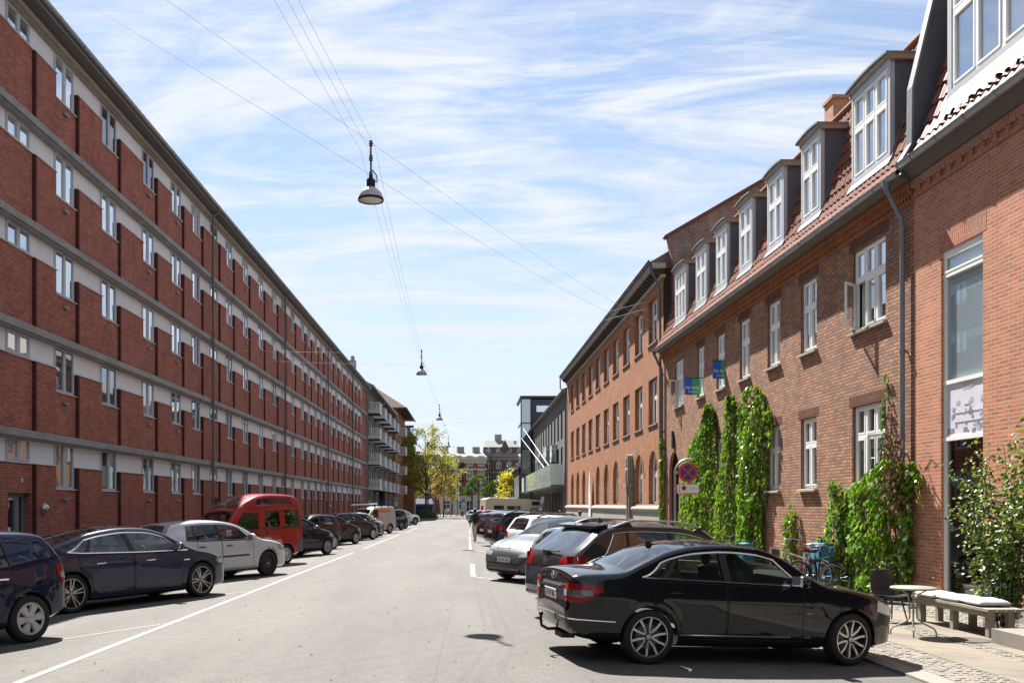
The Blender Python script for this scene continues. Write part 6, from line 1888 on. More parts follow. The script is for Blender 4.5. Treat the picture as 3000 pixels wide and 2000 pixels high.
def car(label, sp, loc, yaw, pm, group=None, cat='car', name='parked_car', full=True, pitch=0.0, roll=0.0):
    s = Shape(sp)
    o = thing(name, label, cat, loc, yaw, group)
    o.rotation_euler = (roll, pitch, yaw)
    Rr, ww, rr, style = sp['wheel']
    hw = s.hw
    me = s.body().mesh('body', [pm, M_dark, M_cabin])
    cut = []
    wins = sp.get('wins', [])
    if full:
        cut.append(s.cavity().mesh('c', [pm, M_dark, M_cabin]))
        mb = MB()
        for w in wins:
            for sg in (-1, 1):
                f = s.side_win(w, sg); mb.grid(pt(f, .07), 8, 5, 1, back=pt(f, -.13))
        cut.append(mb.mesh('c', [pm, M_dark, M_cabin]))
        for key in ('ws', 'rw'):
            if sp.get(key):
                mb = MB(); f = s.top_patch(*sp[key]); mb.grid(pt(f, .07), 10, 8, 1, back=pt(f, -.12)); cut.append(mb.mesh('c', [pm, M_dark, M_cabin]))
    mb = MB()
    xr, xf = s.ro, s.ro + sp['wb']
    ar = Rr + sp.get('archgap', .045)
    for x in (xr, xf):
        for sg in (-1, 1):
            pr = [(x - s.off + ar * math.cos(t), Rr + ar * 1.0 * math.sin(t)) for t in [2 * math.pi * k / 36 for k in range(36)]]
            mb.prism(pr, 'y', sg * (hw - .30), sg * (hw + .2), 1)
    cut.append(mb.mesh('c', [pm, M_dark, M_cabin]))
    bm_ = solid_diff(me, cut, [pm, M_dark])
    bm_.name = 'body'
    if full and not any(p.material_index == 2 for p in bm_.polygons): print('CABIN FAILED', label)
    bm_.polygons.foreach_set('use_smooth', [True] * len(bm_.polygons)); bm_.set_sharp_from_angle(angle=R(28))
    body = link('body', bm_, o)
    gside = sp.get('glass', M_cglass); gr = sp.get('rglass', gside)
    for i, w in enumerate(wins):
        for sg in (-1, 1):
            f = s.side_win(w, sg, .026); g = MB(); g.grid(pt(f, -.006), 8, 5)
            g.build('window', gr if (i < len(wins) - 1 and sp.get('rglass')) else gside, o, smooth=60, recalc=False)
    if sp.get('ws'):
        g = MB(); g.grid(pt(s.top_patch(*sp['ws']), -.004), 12, 12); g.build('windscreen', M_cglass, o, smooth=60, recalc=False)
    if sp.get('rw'):
        g = MB(); g.grid(pt(s.top_patch(*sp['rw']), -.002), 12, 12); g.build('rear_window', sp.get('rwglass', gr), o, smooth=60, recalc=False)
    for (a, b, fa, fb, nm, mm) in sp.get('roofpatch', []):
        g = MB(); f = s.top_patch(a, b, fa, fb); g.grid(pt(f, .005), 10, 10); g.build(nm, mm, o, smooth=60, recalc=False)
    for sg in (-1, 1):
        m_ = MB()
        if wins:
            f0 = s.side_win(wins[0], sg, .012); f1 = s.side_win(wins[-1], sg, .012)
            lo = [f0(0, v / 6, .004) for v in range(6, -1, -1)]
            for w in wins:
                f = s.side_win(w, sg, .012); lo += [f(u / 6, 0, .004) for u in range(7)]
            up = []
            for w in wins:
                f = s.side_win(w, sg, .012); up += [f(u / 8, 1, .004) for u in range(9)]
            lo += [f1(1, v / 6, .004) for v in range(1, 6)]
            path = [tuple(p) for p in lo] + [tuple(p) for p in up[::-1]]
            m_.tube(path, sp.get('dlo_r', .011), 5, 0, closed=True)
            for wa, wb in zip(wins, wins[1:]):
                fa, fb = s.side_win(wa, sg, .02), s.side_win(wb, sg, .02)
                m_.grid(lambda u, v: fa(1, v, .003).lerp(fb(0, v, .003), u), 1, 6, 1)
            m_.build('window_trim', [sp.get('dlo', M_trimb), sp.get('pillar', M_trimb)], o, smooth=50, recalc=False)
    for i, dr in enumerate(sp.get('doors', [])):
        lower, upper = dr[0], dr[1]
        for sg in (-1, 1):
            f = s.side_poly(lower, upper, sg, True)
            d = MB(); d.grid(pt(f, .0035), 26, 8, 0)
            N = 26
            per = [f(k / N, 0, .003) for k in range(N + 1)] + [f(1, k / 8, .003) for k in range(1, 9)] + [f(1 - k / N, 1, .003) for k in range(1, N + 1)] + [f(0, 1 - k / 8, .003) for k in range(1, 8)]
            d.tube([tuple(p) for p in per], .0048, 4, 1, closed=True)
            do = d.build('door', [pm, M_dark], o, smooth=50, recalc=False)
            hx, hz, hl = dr[2]
            h = MB()
            pa, pb = s.P(hx - hl / 2, sg * (s.Y(hx, hz) + .012), hz), s.P(hx + hl / 2, sg * (s.Y(hx, hz) + .012), hz + .004)
            h.tube([tuple(pa - Vector((0, sg * .02, 0))), tuple(pa + Vector((.015, sg * .018, 0))), tuple(pb + Vector((-.015, sg * .018, 0))), tuple(pb - Vector((0, sg * .02, 0)))], sp.get('handle_r', .015), 6)
            h.build('handle', sp.get('handle', pm), do, smooth=50)
    for (pts_, mm, r_) in sp.get('lines', []):
        for sg in (-1, 1):
            h = MB(); n = 14
            path = []
            for a, b in zip(pts_, pts_[1:]):
                for k in range(n):
                    x, z = lerp(a[0], b[0], k / n), lerp(a[1], b[1], k / n); path.append(tuple(s.P(x, sg * (s.Y(x, z) + .002), z)))
            h.tube(path, r_, 5); h.build('side_moulding', mm, o, smooth=50)
    for (lower, upper, mm, nm) in sp.get('side_lights', []):
        for sg in (-1, 1):
            f = s.side_poly(lower, upper, sg); h = MB(); h.grid(pt(f, .014 if nm == 'light_band' else .009), 8, 6, 0, back=pt(f, -.03)); h.build(nm, mm, o, smooth=40)
    for (lower, upper, mm, nm, rear) in sp.get('end_lights', []):
        for sg in (-1, 1):
            lo = [(sg * y, z) for y, z in lower]; up = [(sg * y, z) for y, z in upper]
            if sg < 0: lo, up = lo[::-1], up[::-1]
            f = s.end_poly(lo, up, rear); h = MB(); h.grid(pt(f, .014 if nm == 'light_band' else .009), 8, 6, 0, back=pt(f, -.03)); h.build(nm, mm, o, smooth=40)
    for (lower, upper, mm, nm, rear, off) in sp.get('end_parts', []):
        f = s.end_poly(lower, upper, rear); h = MB(); h.grid(pt(f, off), 16, 5, 0, back=pt(f, -.03)); h.build(nm, mm, o, smooth=40)
    for (pts_, mm, r_, rear) in sp.get('end_lines', []):
        h = MB(); path = []
        for a, b in zip(pts_, pts_[1:]):
            for k in range(10):
                y, z = lerp(a[0], b[0], k / 10), lerp(a[1], b[1], k / 10); x = s.endx(y, z, rear); path.append(tuple(s.P(x + (-.003 if rear else .003), y, z)))
        h.tube(path, r_, 5); h.build('trim_strip', mm, o, smooth=50)
    if sp.get('cladding'):
        zc, mm = sp['cladding']
        for sg in (-1, 1):
            h = MB()
            f = s.side_poly([(xr + ar, s.bot(xr + ar) + .03), (xf - ar, s.bot(xf - ar) + .03)], [(xr + ar, zc), (xf - ar, zc)], sg); h.grid(pt(f, .006), 16, 3)
            h.build('sill_cladding', mm, o, smooth=50, recalc=False)
            for x in (xr, xf):
                h = MB(); cx = x - s.off
                def arcf(u, v, off=0.0, x=x, sg=sg):
                    t = lerp(-.12, math.pi + .12, u); q = lerp(ar - .002, ar + .075, v); X = x + q * math.cos(t); z = Rr + q * math.sin(t)
                    return s.P(X, sg * (s.Y(X, max(z, s.bot(X) + .02)) + off), z)
                h.grid(pt(arcf, .008), 22, 2, 0, back=pt(arcf, -.02)); h.build('wheel_arch', mm, o, smooth=40)
    tm, rm, hm = wheel_mesh(Rr, ww, rr, style)
    for x, steer in ((xr, 0), (xf, sp.get('steer', 0))):
        for sg in (1, -1):
            w = link('wheel', hm, o, s.P(x, sg * (hw - ww / 2 - .022), Rr))
            w.rotation_euler = (0, random.uniform(0, 6), (0 if sg > 0 else math.pi) + steer)
            w.rotation_mode = 'ZYX' if False else 'XYZ'
            link('tyre', tm, w); link('rim', rm, w)
    if sp.get('mirror'):
        mx_, mz = sp['mirror']
        for sg in (-1, 1):
            h = MB(); y = s.Y(mx_, mz)
            c = s.P(mx_ - .02, sg * (y + .13), mz + .05)
            h.ball(tuple(c), .075, .115, .075, 12, 0)
            h.box(c.x - .095, c.x - .06, c.y - .095, c.y + .095, c.z - .055, c.z + .055, 2)
            h.tube([tuple(s.P(mx_, sg * (y - .02), mz - .01)), tuple(s.P(mx_ - .01, sg * (y + .09), mz + .01))], .02, 6, 1)
            h.build('mirror', [sp.get('mirror_m', pm), M_trimb, M_chrome], o, smooth=50)
    if full and sp.get('seats', True):
        x0 = sp.get('seat_x', (s.ro + sp['wb'] * .52)); zb = sp.get('seat_z', .50)
        for sx, ys in ((x0, (-.36, .36)), (x0 - .85, (-.40, 0, .40))):
            for y in ys:
                h = MB()
                h.prism([(sx - s.off - .02, zb), (sx - s.off + .48, zb + .05), (sx - s.off + .46, zb - .1), (sx - s.off, zb - .1)], 'y', y - .22 if len(ys) == 2 else y - .195, y + .22 if len(ys) == 2 else y + .195)
                h.prism([(sx - s.off - .02, zb + .02), (sx - s.off + .10, zb + .04), (sx - s.off - .06, zb + .60), (sx - s.off - .15, zb + .58)], 'y', y - .21 if len(ys) == 2 else y - .19, y + .21 if len(ys) == 2 else y + .19)
                h.ball((sx - s.off - .13, y, zb + .69), .05, .12, .085, 10)
                h.build('seat', M_seat, o, smooth=40)
        h = MB(); st = Vector((x0 - s.off + .78, .36, zb + .36))
        h.tube([tuple(st + Vector((.17 * math.sin(t) * .35, .18 * math.cos(t), .17 * math.sin(t)))) for t in [2 * math.pi * k / 18 for k in range(18)]], .014, 6, closed=True)
        h.tube([tuple(st), tuple(st + Vector((.28, 0, -.12)))], .03, 6); h.box(st.x - .01, st.x + .01, st.y - .17, st.y + .17, st.z - .02, st.z + .02)
        h.build('steering_wheel', M_seat, o)
        h = MB(); h.box(st.x + .14, st.x + .5, -hw + .16, hw - .16, st.z - .35, st.z + .02); h.build('dashboard', M_seat, o)
    for fn in sp.get('extra', []):
        fn(o, s)
    return o
PLAN = [(0, .72), (.03, .80), (.10, .875), (.28, .94), (.6, .98), (1.2, 1.0)]
def plan(L, nose=((.9, .985), (.5, .94), (.25, .86), (.10, .74), (.03, .60), (0, .50)), tail=None):
    return (tail or PLAN) + [(L - a, b) for a, b in nose]
def bot(L, r=.34, f=.24, mid=.19):
    return [(0, r + .10), (.04, r + .02), (.15, r - .05), (.5, mid + .04), (1.0, mid), (L - 1.0, mid - .01), (L - .4, mid), (L - .15, f - .02), (L - .04, f + .06), (L, f + .16)]
SEDAN = dict(L=4.43, W=1.77, wb=2.66, fo=.78, wheel=(.318, .215, .236, 'petal'), top=[(0, .60), (.012, .80), (.03, .955), (.07, 1.035), (.30, 1.065), (.60, 1.085), (.92, 1.21), (1.25, 1.345), (1.6, 1.42), (2.0, 1.447), (2.4, 1.425), (2.7, 1.345), (3.22, 1.04), (3.34, 1.00), (3.7, .955), (4.0, .895), (4.2, .83), (4.34, .735), (4.41, .60), (4.43, .52)],
    bot=bot(4.43, .34, .24, .20), plan=plan(4.43), belt=[(.6, 1.005), (1.0, .985), (3.2, .925)], cabin=(.75, 3.3), tumble=.40,
    wins=[(.88, 1.13, 1.12, 1.30), (1.20, 1.36, 1.93, 1.90), (2.03, 1.99, 3.06, 2.62)], ws=(3.14, 2.66, .97), rw=(.70, 1.34, .93), dlo=M_chrome, dlo_r=.010,
    doors=[([(1.02, .62), (1.12, .45), (1.28, .31), (1.96, .29)], [(1.02, .965), (1.96, .945)], (1.30, .83, .19)), ([(1.985, .29), (2.98, .29)], [(1.985, .942), (2.98, .925)], (2.22, .80, .19))],
    lines=[([(1.36, .345), (2.93, .335)], M_chrome, .011), ([(3.0, .335), (3.1, .34)], M_chrome, .011), ([(3.02, .62), (3.10, .622)], M_clear, .012), ([(.02, .50), (.60, .48)], M_chrome, .008)],
    side_lights=[([(.045, .69), (.16, .69), (.40, .83)], [(.045, .905), (.20, .905), (.40, .885)], M_redl, 'tail_light'), ([(.05, .755), (.17, .755), (.27, .78)], [(.05, .835), (.20, .835), (.30, .838)], M_greyl, 'light_band'), ([(4.02, .66), (4.28, .60)], [(4.02, .80), (4.28, .70)], M_clear, 'headlight')],
    end_lights=[([(.52, .70), (.74, .69)], [(.56, .905), (.74, .905)], M_redl, 'tail_light', True), ([(.545, .755), (.74, .755)], [(.56, .835), (.74, .835)], M_greyl, 'light_band', True), ([(.40, .60), (.62, .62)], [(.40, .70), (.62, .74)], M_clear, 'headlight', False)],
    end_parts=[([(-.36, .64), (.36, .64)], [(-.36, .83), (.36, .83)], M_trimb, 'plate_recess', True, .002), ([(-.36, .848), (.36, .848)], [(-.36, .873), (.36, .873)], M_chrome, 'trunk_handle', True, .022)],
    end_lines=[([(-.76, .505), (0, .515), (.76, .505)], M_chrome, .008, True), ([(-.52, .655), (-.50, .60), (.5, .60), (.52, .655)], M_dark, .005, True), ([(-.52, .66), (-.60, .94), (-.62, 1.0)], M_dark, .004, True), ([(.52, .66), (.60, .94), (.62, 1.0)], M_dark, .004, True)],
    mirror=(2.92, .96), steer=R(9))
FASTB = dict(L=4.69, W=1.85, wb=2.875, fo=.84, wheel=(.334, .235, .254, 'double'), top=[(0, .62), (.012, .82), (.03, .98), (.08, 1.075), (.35, 1.12), (.7, 1.20), (1.2, 1.325), (1.7, 1.41), (2.15, 1.443), (2.6, 1.425), (3.0, 1.335), (3.62, 1.02), (3.75, .975), (4.1, .905), (4.4, .80), (4.58, .675), (4.66, .55), (4.69, .47)],
    bot=bot(4.69, .34, .20, .17), plan=plan(4.69), belt=[(.5, 1.06), (1.2, .985), (2.4, .935), (3.6, .91)], cabin=(.9, 3.72), tumble=.42,
    wins=[(.92, 1.30, 1.26, 1.42), (1.34, 1.47, 2.22, 2.12), (2.32, 2.22, 3.52, 3.02)], ws=(3.56, 2.72, .97), rw=(.72, 1.75, .93), dlo=M_chrome, dlo_r=.014,
    doors=[([(1.14, .72), (1.32, .42), (1.55, .27), (2.26, .25)], [(1.14, .975), (2.26, .93)], (1.55, .80, .22)), ([(2.29, .25), (3.36, .26)], [(2.29, .93), (3.36, .905)], (2.62, .79, .22))],
    lines=[([(3.40, .74), (3.55, .745)], M_chrome, .012)], handle=M_chrome, handle_r=.010,
    side_lights=[([(.06, .80), (.40, .88)], [(.06, .92), (.40, .93)], M_redl, 'tail_light'), ([(4.24, .66), (4.50, .60)], [(4.24, .74), (4.50, .67)], M_clear, 'headlight')],
    roofpatch=[(1.80, 2.66, .95, .95, 'glass_roof', mat('dark_roof_glass', (0.012, 0.012, 0.015), .06, coat=1.0, spec=.6))], mirror=(3.28, .96), steer=0)
HATCH = dict(L=4.2, W=1.76, wb=2.578, fo=.88, wheel=(.315, .205, .205, 'steel'), top=[(0, .55), (.012, .80), (.035, .97), (.08, 1.06), (.22, 1.25), (.33, 1.385), (.42, 1.43), (.75, 1.465), (1.3, 1.485), (1.8, 1.475), (2.2, 1.42), (2.55, 1.30), (3.02, 1.04), (3.15, .985), (3.5, .93), (3.85, .845), (4.05, .75), (4.16, .62), (4.2, .50)],
    bot=bot(4.2, .36, .22, .20), plan=plan(4.2), belt=[(.2, 1.03), (.9, .985), (3.0, .925)], cabin=(.12, 3.1), tumble=.36,
    wins=[(.72, .80, .95, .98), (.99, 1.02, 1.72, 1.68), (1.82, 1.76, 2.86, 2.40)], ws=(2.94, 2.28, .97), rw=(.10, .36, .86, .80), rwglass=M_rtint,
    doors=[([(1.02, .55), (1.15, .40), (1.30, .30), (1.76, .28)], [(1.02, .975), (1.76, .955)], (1.16, .84, .17)), ([(1.785, .28), (2.80, .28)], [(1.785, .955), (2.80, .93)], (2.0, .83, .17))],
    lines=[([(1.2, .575), (1.74, .575)], M_trimb, .022), ([(1.80, .575), (2.72, .575)], M_trimb, .022)], handle=M_trimb,
    side_lights=[([(.035, .72), (.20, .76), (.30, .88)], [(.035, .98), (.18, 1.0), (.30, .99)], M_redl, 'tail_light'), ([(3.70, .66), (4.0, .60)], [(3.70, .80), (4.0, .72)], M_clear, 'headlight')],
    end_lights=[([(.58, .72), (.74, .72)], [(.58, .95), (.74, .97)], M_redl, 'tail_light', True)], mirror=(2.72, .96), mirror_m=None)
SMALL = dict(L=3.64, W=1.66, wb=2.37, fo=.68, wheel=(.29, .185, .195, 'multi'), top=[(0, .52), (.012, .80), (.03, .98), (.07, 1.07), (.18, 1.26), (.28, 1.40), (.36, 1.445), (.8, 1.495), (1.25, 1.505), (1.65, 1.47), (2.0, 1.37), (2.55, 1.06), (2.68, 1.0), (3.0, .945), (3.3, .85), (3.5, .72), (3.61, .58), (3.64, .47)],
    bot=bot(3.64, .35, .22, .19), plan=plan(3.64, nose=((.8, .985), (.45, .94), (.22, .86), (.09, .74), (.03, .62), (0, .52))), belt=[(.2, 1.06), (.9, 1.0), (2.6, .93)], cabin=(.12, 2.66), tumble=.33,
    wins=[(.52, .62, 1.40, 1.36), (1.50, 1.44, 2.42, 1.98)], ws=(2.50, 1.86, .96), rw=(.09, .30, .86, .80),
    doors=[([(.82, .55), (1.0, .36), (1.46, .29)], [(.82, .985), (1.46, .965)], (.94, .86, .14)), ([(1.485, .29), (2.42, .29)], [(1.485, .965), (2.42, .935)], (1.68, .85, .14))],
    side_lights=[([(.03, .70), (.16, .74), (.24, .9)], [(.03, 1.06), (.12, 1.08), (.24, 1.02)], M_redl, 'tail_light'), ([(3.10, .66), (3.45, .60)], [(3.10, .78), (3.45, .70)], M_clear, 'headlight')],
    mirror=(2.30, .97), lines=[([(1.0, .50), (2.40, .50)], M_trimb, .01)])
SUV = dict(L=4.6, W=1.84, wb=2.69, fo=.92, wheel=(.345, .225, .245, 'five'), top=[(0, .55), (.012, .86), (.035, 1.04), (.08, 1.12), (.25, 1.36), (.36, 1.53), (.46, 1.585), (.8, 1.635), (1.4, 1.66), (2.0, 1.65), (2.4, 1.59), (2.75, 1.46), (3.25, 1.16), (3.4, 1.10), (3.8, 1.05), (4.2, .965), (4.42, .85), (4.55, .70), (4.6, .55)],
    bot=bot(4.6, .40, .26, .24), plan=plan(4.6), belt=[(.2, 1.14), (1.0, 1.08), (3.2, 1.02)], cabin=(.12, 3.35), tumble=.34,
    wins=[(.62, .76, 1.00, 1.05), (1.06, 1.10, 1.86, 1.82), (1.95, 1.90, 3.06, 2.62)], ws=(3.16, 2.52, .97), rw=(.10, .38, .86, .80), rglass=M_tint, rwglass=M_rtint,
    doors=[([(1.08, .62), (1.22, .46), (1.36, .38), (1.90, .36)], [(1.08, 1.07), (1.90, 1.05)], (1.24, .93, .18)), ([(1.925, .36), (2.98, .36)], [(1.925, 1.05), (2.98, 1.02)], (2.15, .92, .18))],
    side_lights=[([(.035, .86), (.22, .90), (.34, .96)], [(.035, 1.06), (.22, 1.07), (.34, 1.04)], M_redl, 'tail_light'), ([(4.05, .76), (4.40, .70)], [(4.05, .90), (4.40, .80)], M_clear, 'headlight')],
    end_lights=[([(.48, .86), (.74, .86)], [(.48, 1.02), (.74, 1.05)], M_redl, 'tail_light', True)], mirror=(2.88, 1.06), cladding=(.40, M_trimb))
def var(base, **k):
    d = dict(base); d.update(k)
    return d
def zscale(base, f, **k):
    """same car, lower or taller above the sill"""
    d = dict(base)
    d['top'] = [(x, .5 + (z - .5) * f if z > .5 else z) for x, z in d['top']]
    d['belt'] = [(x, .5 + (z - .5) * f) for x, z in d['belt']]
    d.update(k)
    return d
PT = dict(
    black=paint('black_paint', (0.004, 0.005, 0.008), .2, .25), navy=paint('navy_paint', (0.008, 0.013, 0.045), .35, .28), slate=paint('slate_blue_paint', (0.036, 0.046, 0.082), .5, .3),
    silver=paint('silver_paint', (0.58, 0.59, 0.62), .35, .35, .2), red=paint('faded_red_paint', (0.34, 0.018, 0.02), .05, .4, .2), dkblue=paint('midnight_paint', (0.008, 0.011, 0.028), .3, .3, .15),
    plum=paint('dark_plum_paint', (0.028, 0.027, 0.035), .4, .32), char=paint('charcoal_paint', (0.035, 0.035, 0.038), .5, .3, .2), grey=paint('grey_paint', (0.085, 0.087, 0.095), .6, .33, .1),
    white=paint('white_paint_coat', (0.66, 0.66, 0.65), .0, .3, .2), beige=paint('champagne_paint', (0.26, 0.24, 0.21), .6, .3, .2), blue=paint('strong_blue_paint', (0.012, 0.03, 0.14), .35, .28), vangrey=paint('light_grey_paint', (0.40, 0.40, 0.41), .1, .4, .3), wine=paint('wine_red_paint', (0.17, 0.012, 0.015), .3, .3))
def at_wheel(sp, u_xy, phi, front=True, near=-1):
    """place the car by the spot where one near-side tyre meets the road"""
    a = R(phi); s = Shape(sp); lx = sp['wb'] / 2 * (1 if front else -1); ly = near * (s.hw - .1)
    c, q = math.cos(a), math.sin(a)
    x = u_xy[0] - (c * lx - q * ly); y = u_xy[1] - (q * lx + c * ly)
    return settle(sp, x, y, a)
def settle(sp, x, y, a):
    """height, pitch and roll so that the wheels stand on the cambered road"""
    c, q = math.cos(a), math.sin(a); L = sp['wb'] / 2; w = sp['W'] / 2 - .1
    g = lambda lx, ly: ground_z(x + c * lx - q * ly, y + q * lx + c * ly)
    zf = (g(L, w) + g(L, -w)) / 2; zr = (g(-L, w) + g(-L, -w)) / 2; zl = (g(L, w) + g(-L, w)) / 2; zrr = (g(L, -w) + g(-L, -w)) / 2
    return (x, y, (zf + zr) / 2), a, -math.atan((zf - zr) / (2 * L)), math.atan((zl - zrr) / (2 * w))
def put(label, sp, place, pm, group, **k):
    loc, a, pitch, roll = place
    o = car(label, sp, loc, a, PT[pm], group, pitch=pitch, roll=roll, **k)
    o.scale = (1, 1, 1.075 if group == GL else 1.03)
    return o
GL, GR = 'cars parked at an angle along the left side', 'cars parked along the right side'
def merc_extra(o, s):
    plate(o, s, 'EG 97 588', s.endx(0, .735, True) - .012, -.0, .735, True, .10)
    emblem(o, s.P(s.endx(0, .955, True) - .006, 0, .955), .048, math.pi, 'star')
    h = MB(); h.tube([tuple(s.P(.18, 0, .30)), tuple(s.P(-.02, 0, .29)), tuple(s.P(-.10, 0, .33)), tuple(s.P(-.115, 0, .40)), tuple(s.P(-.115, 0, .45))], .020, 8); h.ball(tuple(s.P(-.115, 0, .475)), .030); h.build('tow_bar', M_trimb, o, smooth=50)
    h = MB(); h.box(*[v for p in ((s.P(.08, 0, 0).x, s.P(.25, 0, 0).x), (-.28, .02), (.22, .28)) for v in p]); h.build('tow_socket', M_rust, o)
    h = MB(); p = s.P(1.28, .0, s.T(1.28, 0)); h.prism([(p.x - .05, p.z - .01), (p.x + .06, p.z + .0), (p.x + .0, p.z + .055), (p.x - .045, p.z + .05)], 'y', -.012, .012); h.tube([(p.x - .02, 0, p.z + .05), (p.x - .07, 0, p.z + .12)], .004, 5); h.build('aerial', M_trimb, o)
def skoda_extra(o, s):
    pass
def golf_extra(o, s):
    h = MB(); x = 3.36; 
    for sg in (-1,):
        r = MB()
        for k in range(26):
            t = lerp(.55, 1.75, random.random()); q = .365 + random.random() * .05; X = s.ro + 2.578 + q * math.cos(t); z = .315 + q * math.sin(t)
            c = s.P(X, sg * (s.Y(X, z) + .003), z); e = random.uniform(.006, .02)
            r.prism([(c.x - e, c.z - e * .6), (c.x + e, c.z - e * .5), (c.x + e * .8, c.z + e * .6), (c.x - e * .7, c.z + e * .7)], 'y', c.y - .002, c.y + .002)
        r.build('rust_patch', M_rust, o)
    h = MB(); p = s.P(2.02, -(s.Y(2.02, 1.10) - .03), 1.10); h.box(p.x, p.x + .16, p.y + .01, p.y + .016, 1.06, 1.20); h.build('parking_note', mat('pale_blue_paper', (0.25, 0.5, 0.62), .7), o)
def vw_extra(o, s):
    emblem(o, s.P(s.endx(0, .96, True) - .008, 0, .96), .065, math.pi, 'vw')
    for sg in (-1, 1):
        h = MB(); n = 16; path = []
        for k in range(n + 1):
            x = lerp(.85, 2.75, k / n); t = k / n; y = s.Y(x, s.dims(x)[4]) - .05
            path.append(tuple(s.P(x, sg * y, s.T(x, y) + .075 * min(1, 6 * t, 6 * (1 - t)))))
        h.tube(path, .017, 8); h.build('roof_rail', M_steel, o, smooth=60)
        for a, b in ((.85, 1.2), (2.35, 2.75)):
            h = MB()
            y = s.Y((a + b) / 2, s.dims((a + b) / 2)[4]) - .05
            h.prism([(s.P(a, 0, 0).x, s.T(a, y) - .01), (s.P(b, 0, 0).x, s.T(b, y) - .01), (s.P(b - .06, 0, 0).x, s.T(b, y) + .05), (s.P(a + .15, 0, 0).x, s.T(a, y) + .055)], 'y', sg * y - .012, sg * y + .012); h.build('rail_foot', M_trimb, o)
    h = MB(); yc = s.yc(.70) * .98
    f = lambda u, v: s.P(lerp(.54, .78, u), (2 * v - 1) * yc, lerp(s.top(.66) + .01, s.T(.78, 0) + .012, u))
    b = lambda u, v: s.P(lerp(.57, .78, u), (2 * v - 1) * yc * .97, lerp(s.top(.66) - .035, s.T(.78, 0) - .05, u))
    h.grid(f, 6, 12, 0, back=b); h.build('roof_spoiler', s.sp['pm'], o, smooth=40)
    h = MB(); h.box(s.P(.58, 0, 0).x, s.P(.58, 0, 0).x + .05, -.42, .42, s.top(.66) - .06, s.top(.66) - .036); h.build('brake_light', M_dark, o)
    h = MB(); z = s.top(.11); x = s.P(.08, 0, 0).x
    h.tube([(x - .015, .06, z - .02), (x - .01, -.38, z + .01)], .012, 6); h.box(x - .05, x + .01, -.04, .13, z - .05, z + .01); h.build('rear_wiper', M_trimb, o)
    h = MB(); p = s.P(1.0, 0, s.T(1.0, 0)); h.prism([(p.x - .05, p.z - .01), (p.x + .06, p.z), (p.x - .02, p.z + .07)], 'y', -.012, .012); h.build('aerial', M_trimb, o)
    f = s.end_poly([(-.9, .30), (.9, .30)], [(-.9, .44), (.9, .44)], True); h = MB(); h.grid(pt(f, .006), 14, 3); h.build('lower_bumper', M_trimb, o, recalc=False)
def tesla_y_extra(o, s):
    plate(o, s, 'DM 87 580', s.endx(0, .52, False) + .012, 0, .52, False, 0)
    f = s.end_poly([(-.62, .23), (.62, .23)], [(-.50, .36), (.50, .36)], False); h = MB(); h.grid(pt(f, .004), 16, 4); h.build('air_intake', M_dark, o, recalc=False)
    for sg in (-1, 1):
        lo = [(sg * .62, .40), (sg * .80, .42)]; up = [(sg * .62, .44), (sg * .80, .46)]
        if sg < 0: lo, up = lo[::-1], up[::-1]
        f = s.end_poly(lo, up, False); h = MB(); h.grid(pt(f, .005), 4, 2); h.build('fog_slot', M_dark, o, recalc=False)
    f = s.top_patch(3.50, 4.54, .86, .62); h = MB()
    per = [f(u / 12, 0, .002) for u in range(13)] + [f(1, v / 8, .002) for v in range(1, 9)] + [f(1 - u / 12, 1, .002) for u in range(1, 13)]
    h.tube([tuple(p) for p in per], .005, 4); h.build('bonnet_seam', M_dark, o)
    p = s.P(4.52, 0, s.T(4.52, 0) + .004); h = MB(); h.prism([(-.05, .02), (.05, .02), (.045, .0), (.012, -.0), (0, -.07), (-.012, 0), (-.045, .0)], 'z', 0, .004); q = h.build('badge', M_chrome, o, loc=p); q.rotation_euler = (0, R(22), R(90))
def rails(sfrom, sto, m, rise=.07, bars=True):
    def fn(o, s):
        for sg in (-1, 1):
            h = MB(); n = 14; path = []
            for k in range(n + 1):
                x = lerp(sfrom, sto, k / n); t = k / n; y = s.Y(x, s.dims(x)[4]) - .06
                path.append(tuple(s.P(x, sg * y, s.T(x, y) + rise * min(1, 5 * t, 5 * (1 - t)))))
            h.tube(path, .022, 8); h.build('roof_rail', m, o, smooth=60)
        if bars:
            for x in (lerp(sfrom, sto, .25), lerp(sfrom, sto, .72)):
                y = s.Y(x, s.dims(x)[4]) + .02; z = s.T(x, y) + rise + .035
                h = MB(); h.box(s.P(x, 0, 0).x - .045, s.P(x, 0, 0).x + .045, -y, y, z - .015, z + .015); h.build('roof_bar', M_steel, o)
    return fn
def rear_plate(txt, z, w=.5):
    def fn(o, s):
        plate(o, s, txt, s.endx(0, z, True) - .012, 0, z, True, .05, w)
    return fn
def front_plate(txt, z):
    def fn(o, s):
        plate(o, s, txt, s.endx(0, z, False) + .012, 0, z, False, 0)
    return fn
def badge_r(z, kind, r=.05):
    def fn(o, s):
        emblem(o, s.P(s.endx(0, z, True) - .006, 0, z), r, math.pi, kind)
    return fn
def wiper(o, s):
    z = s.top(.12); x = s.P(.09, 0, 0).x
    h = MB(); h.tube([(x - .015, .10, z - .01), (x + .01, -.30, z + .05)], .012, 6); h.build('rear_wiper', M_trimb, o)
def bumper_low(z0, z1, m, rear=True):
    def fn(o, s):
        f = s.end_poly([(-.88, z0), (.88, z0)], [(-.88, z1), (.88, z1)], rear); h = MB(); h.grid(pt(f, .006), 16, 3); h.build('lower_bumper', m, o, recalc=False)
    return fn
merc = var(SEDAN, extra=[merc_extra])
put('shiny black saloon with five double spoke wheels nearest on the right', merc, settle(merc, 3.27, 12.05, R(11)), 'black', GR)
vwt = zscale(SUV, .96)
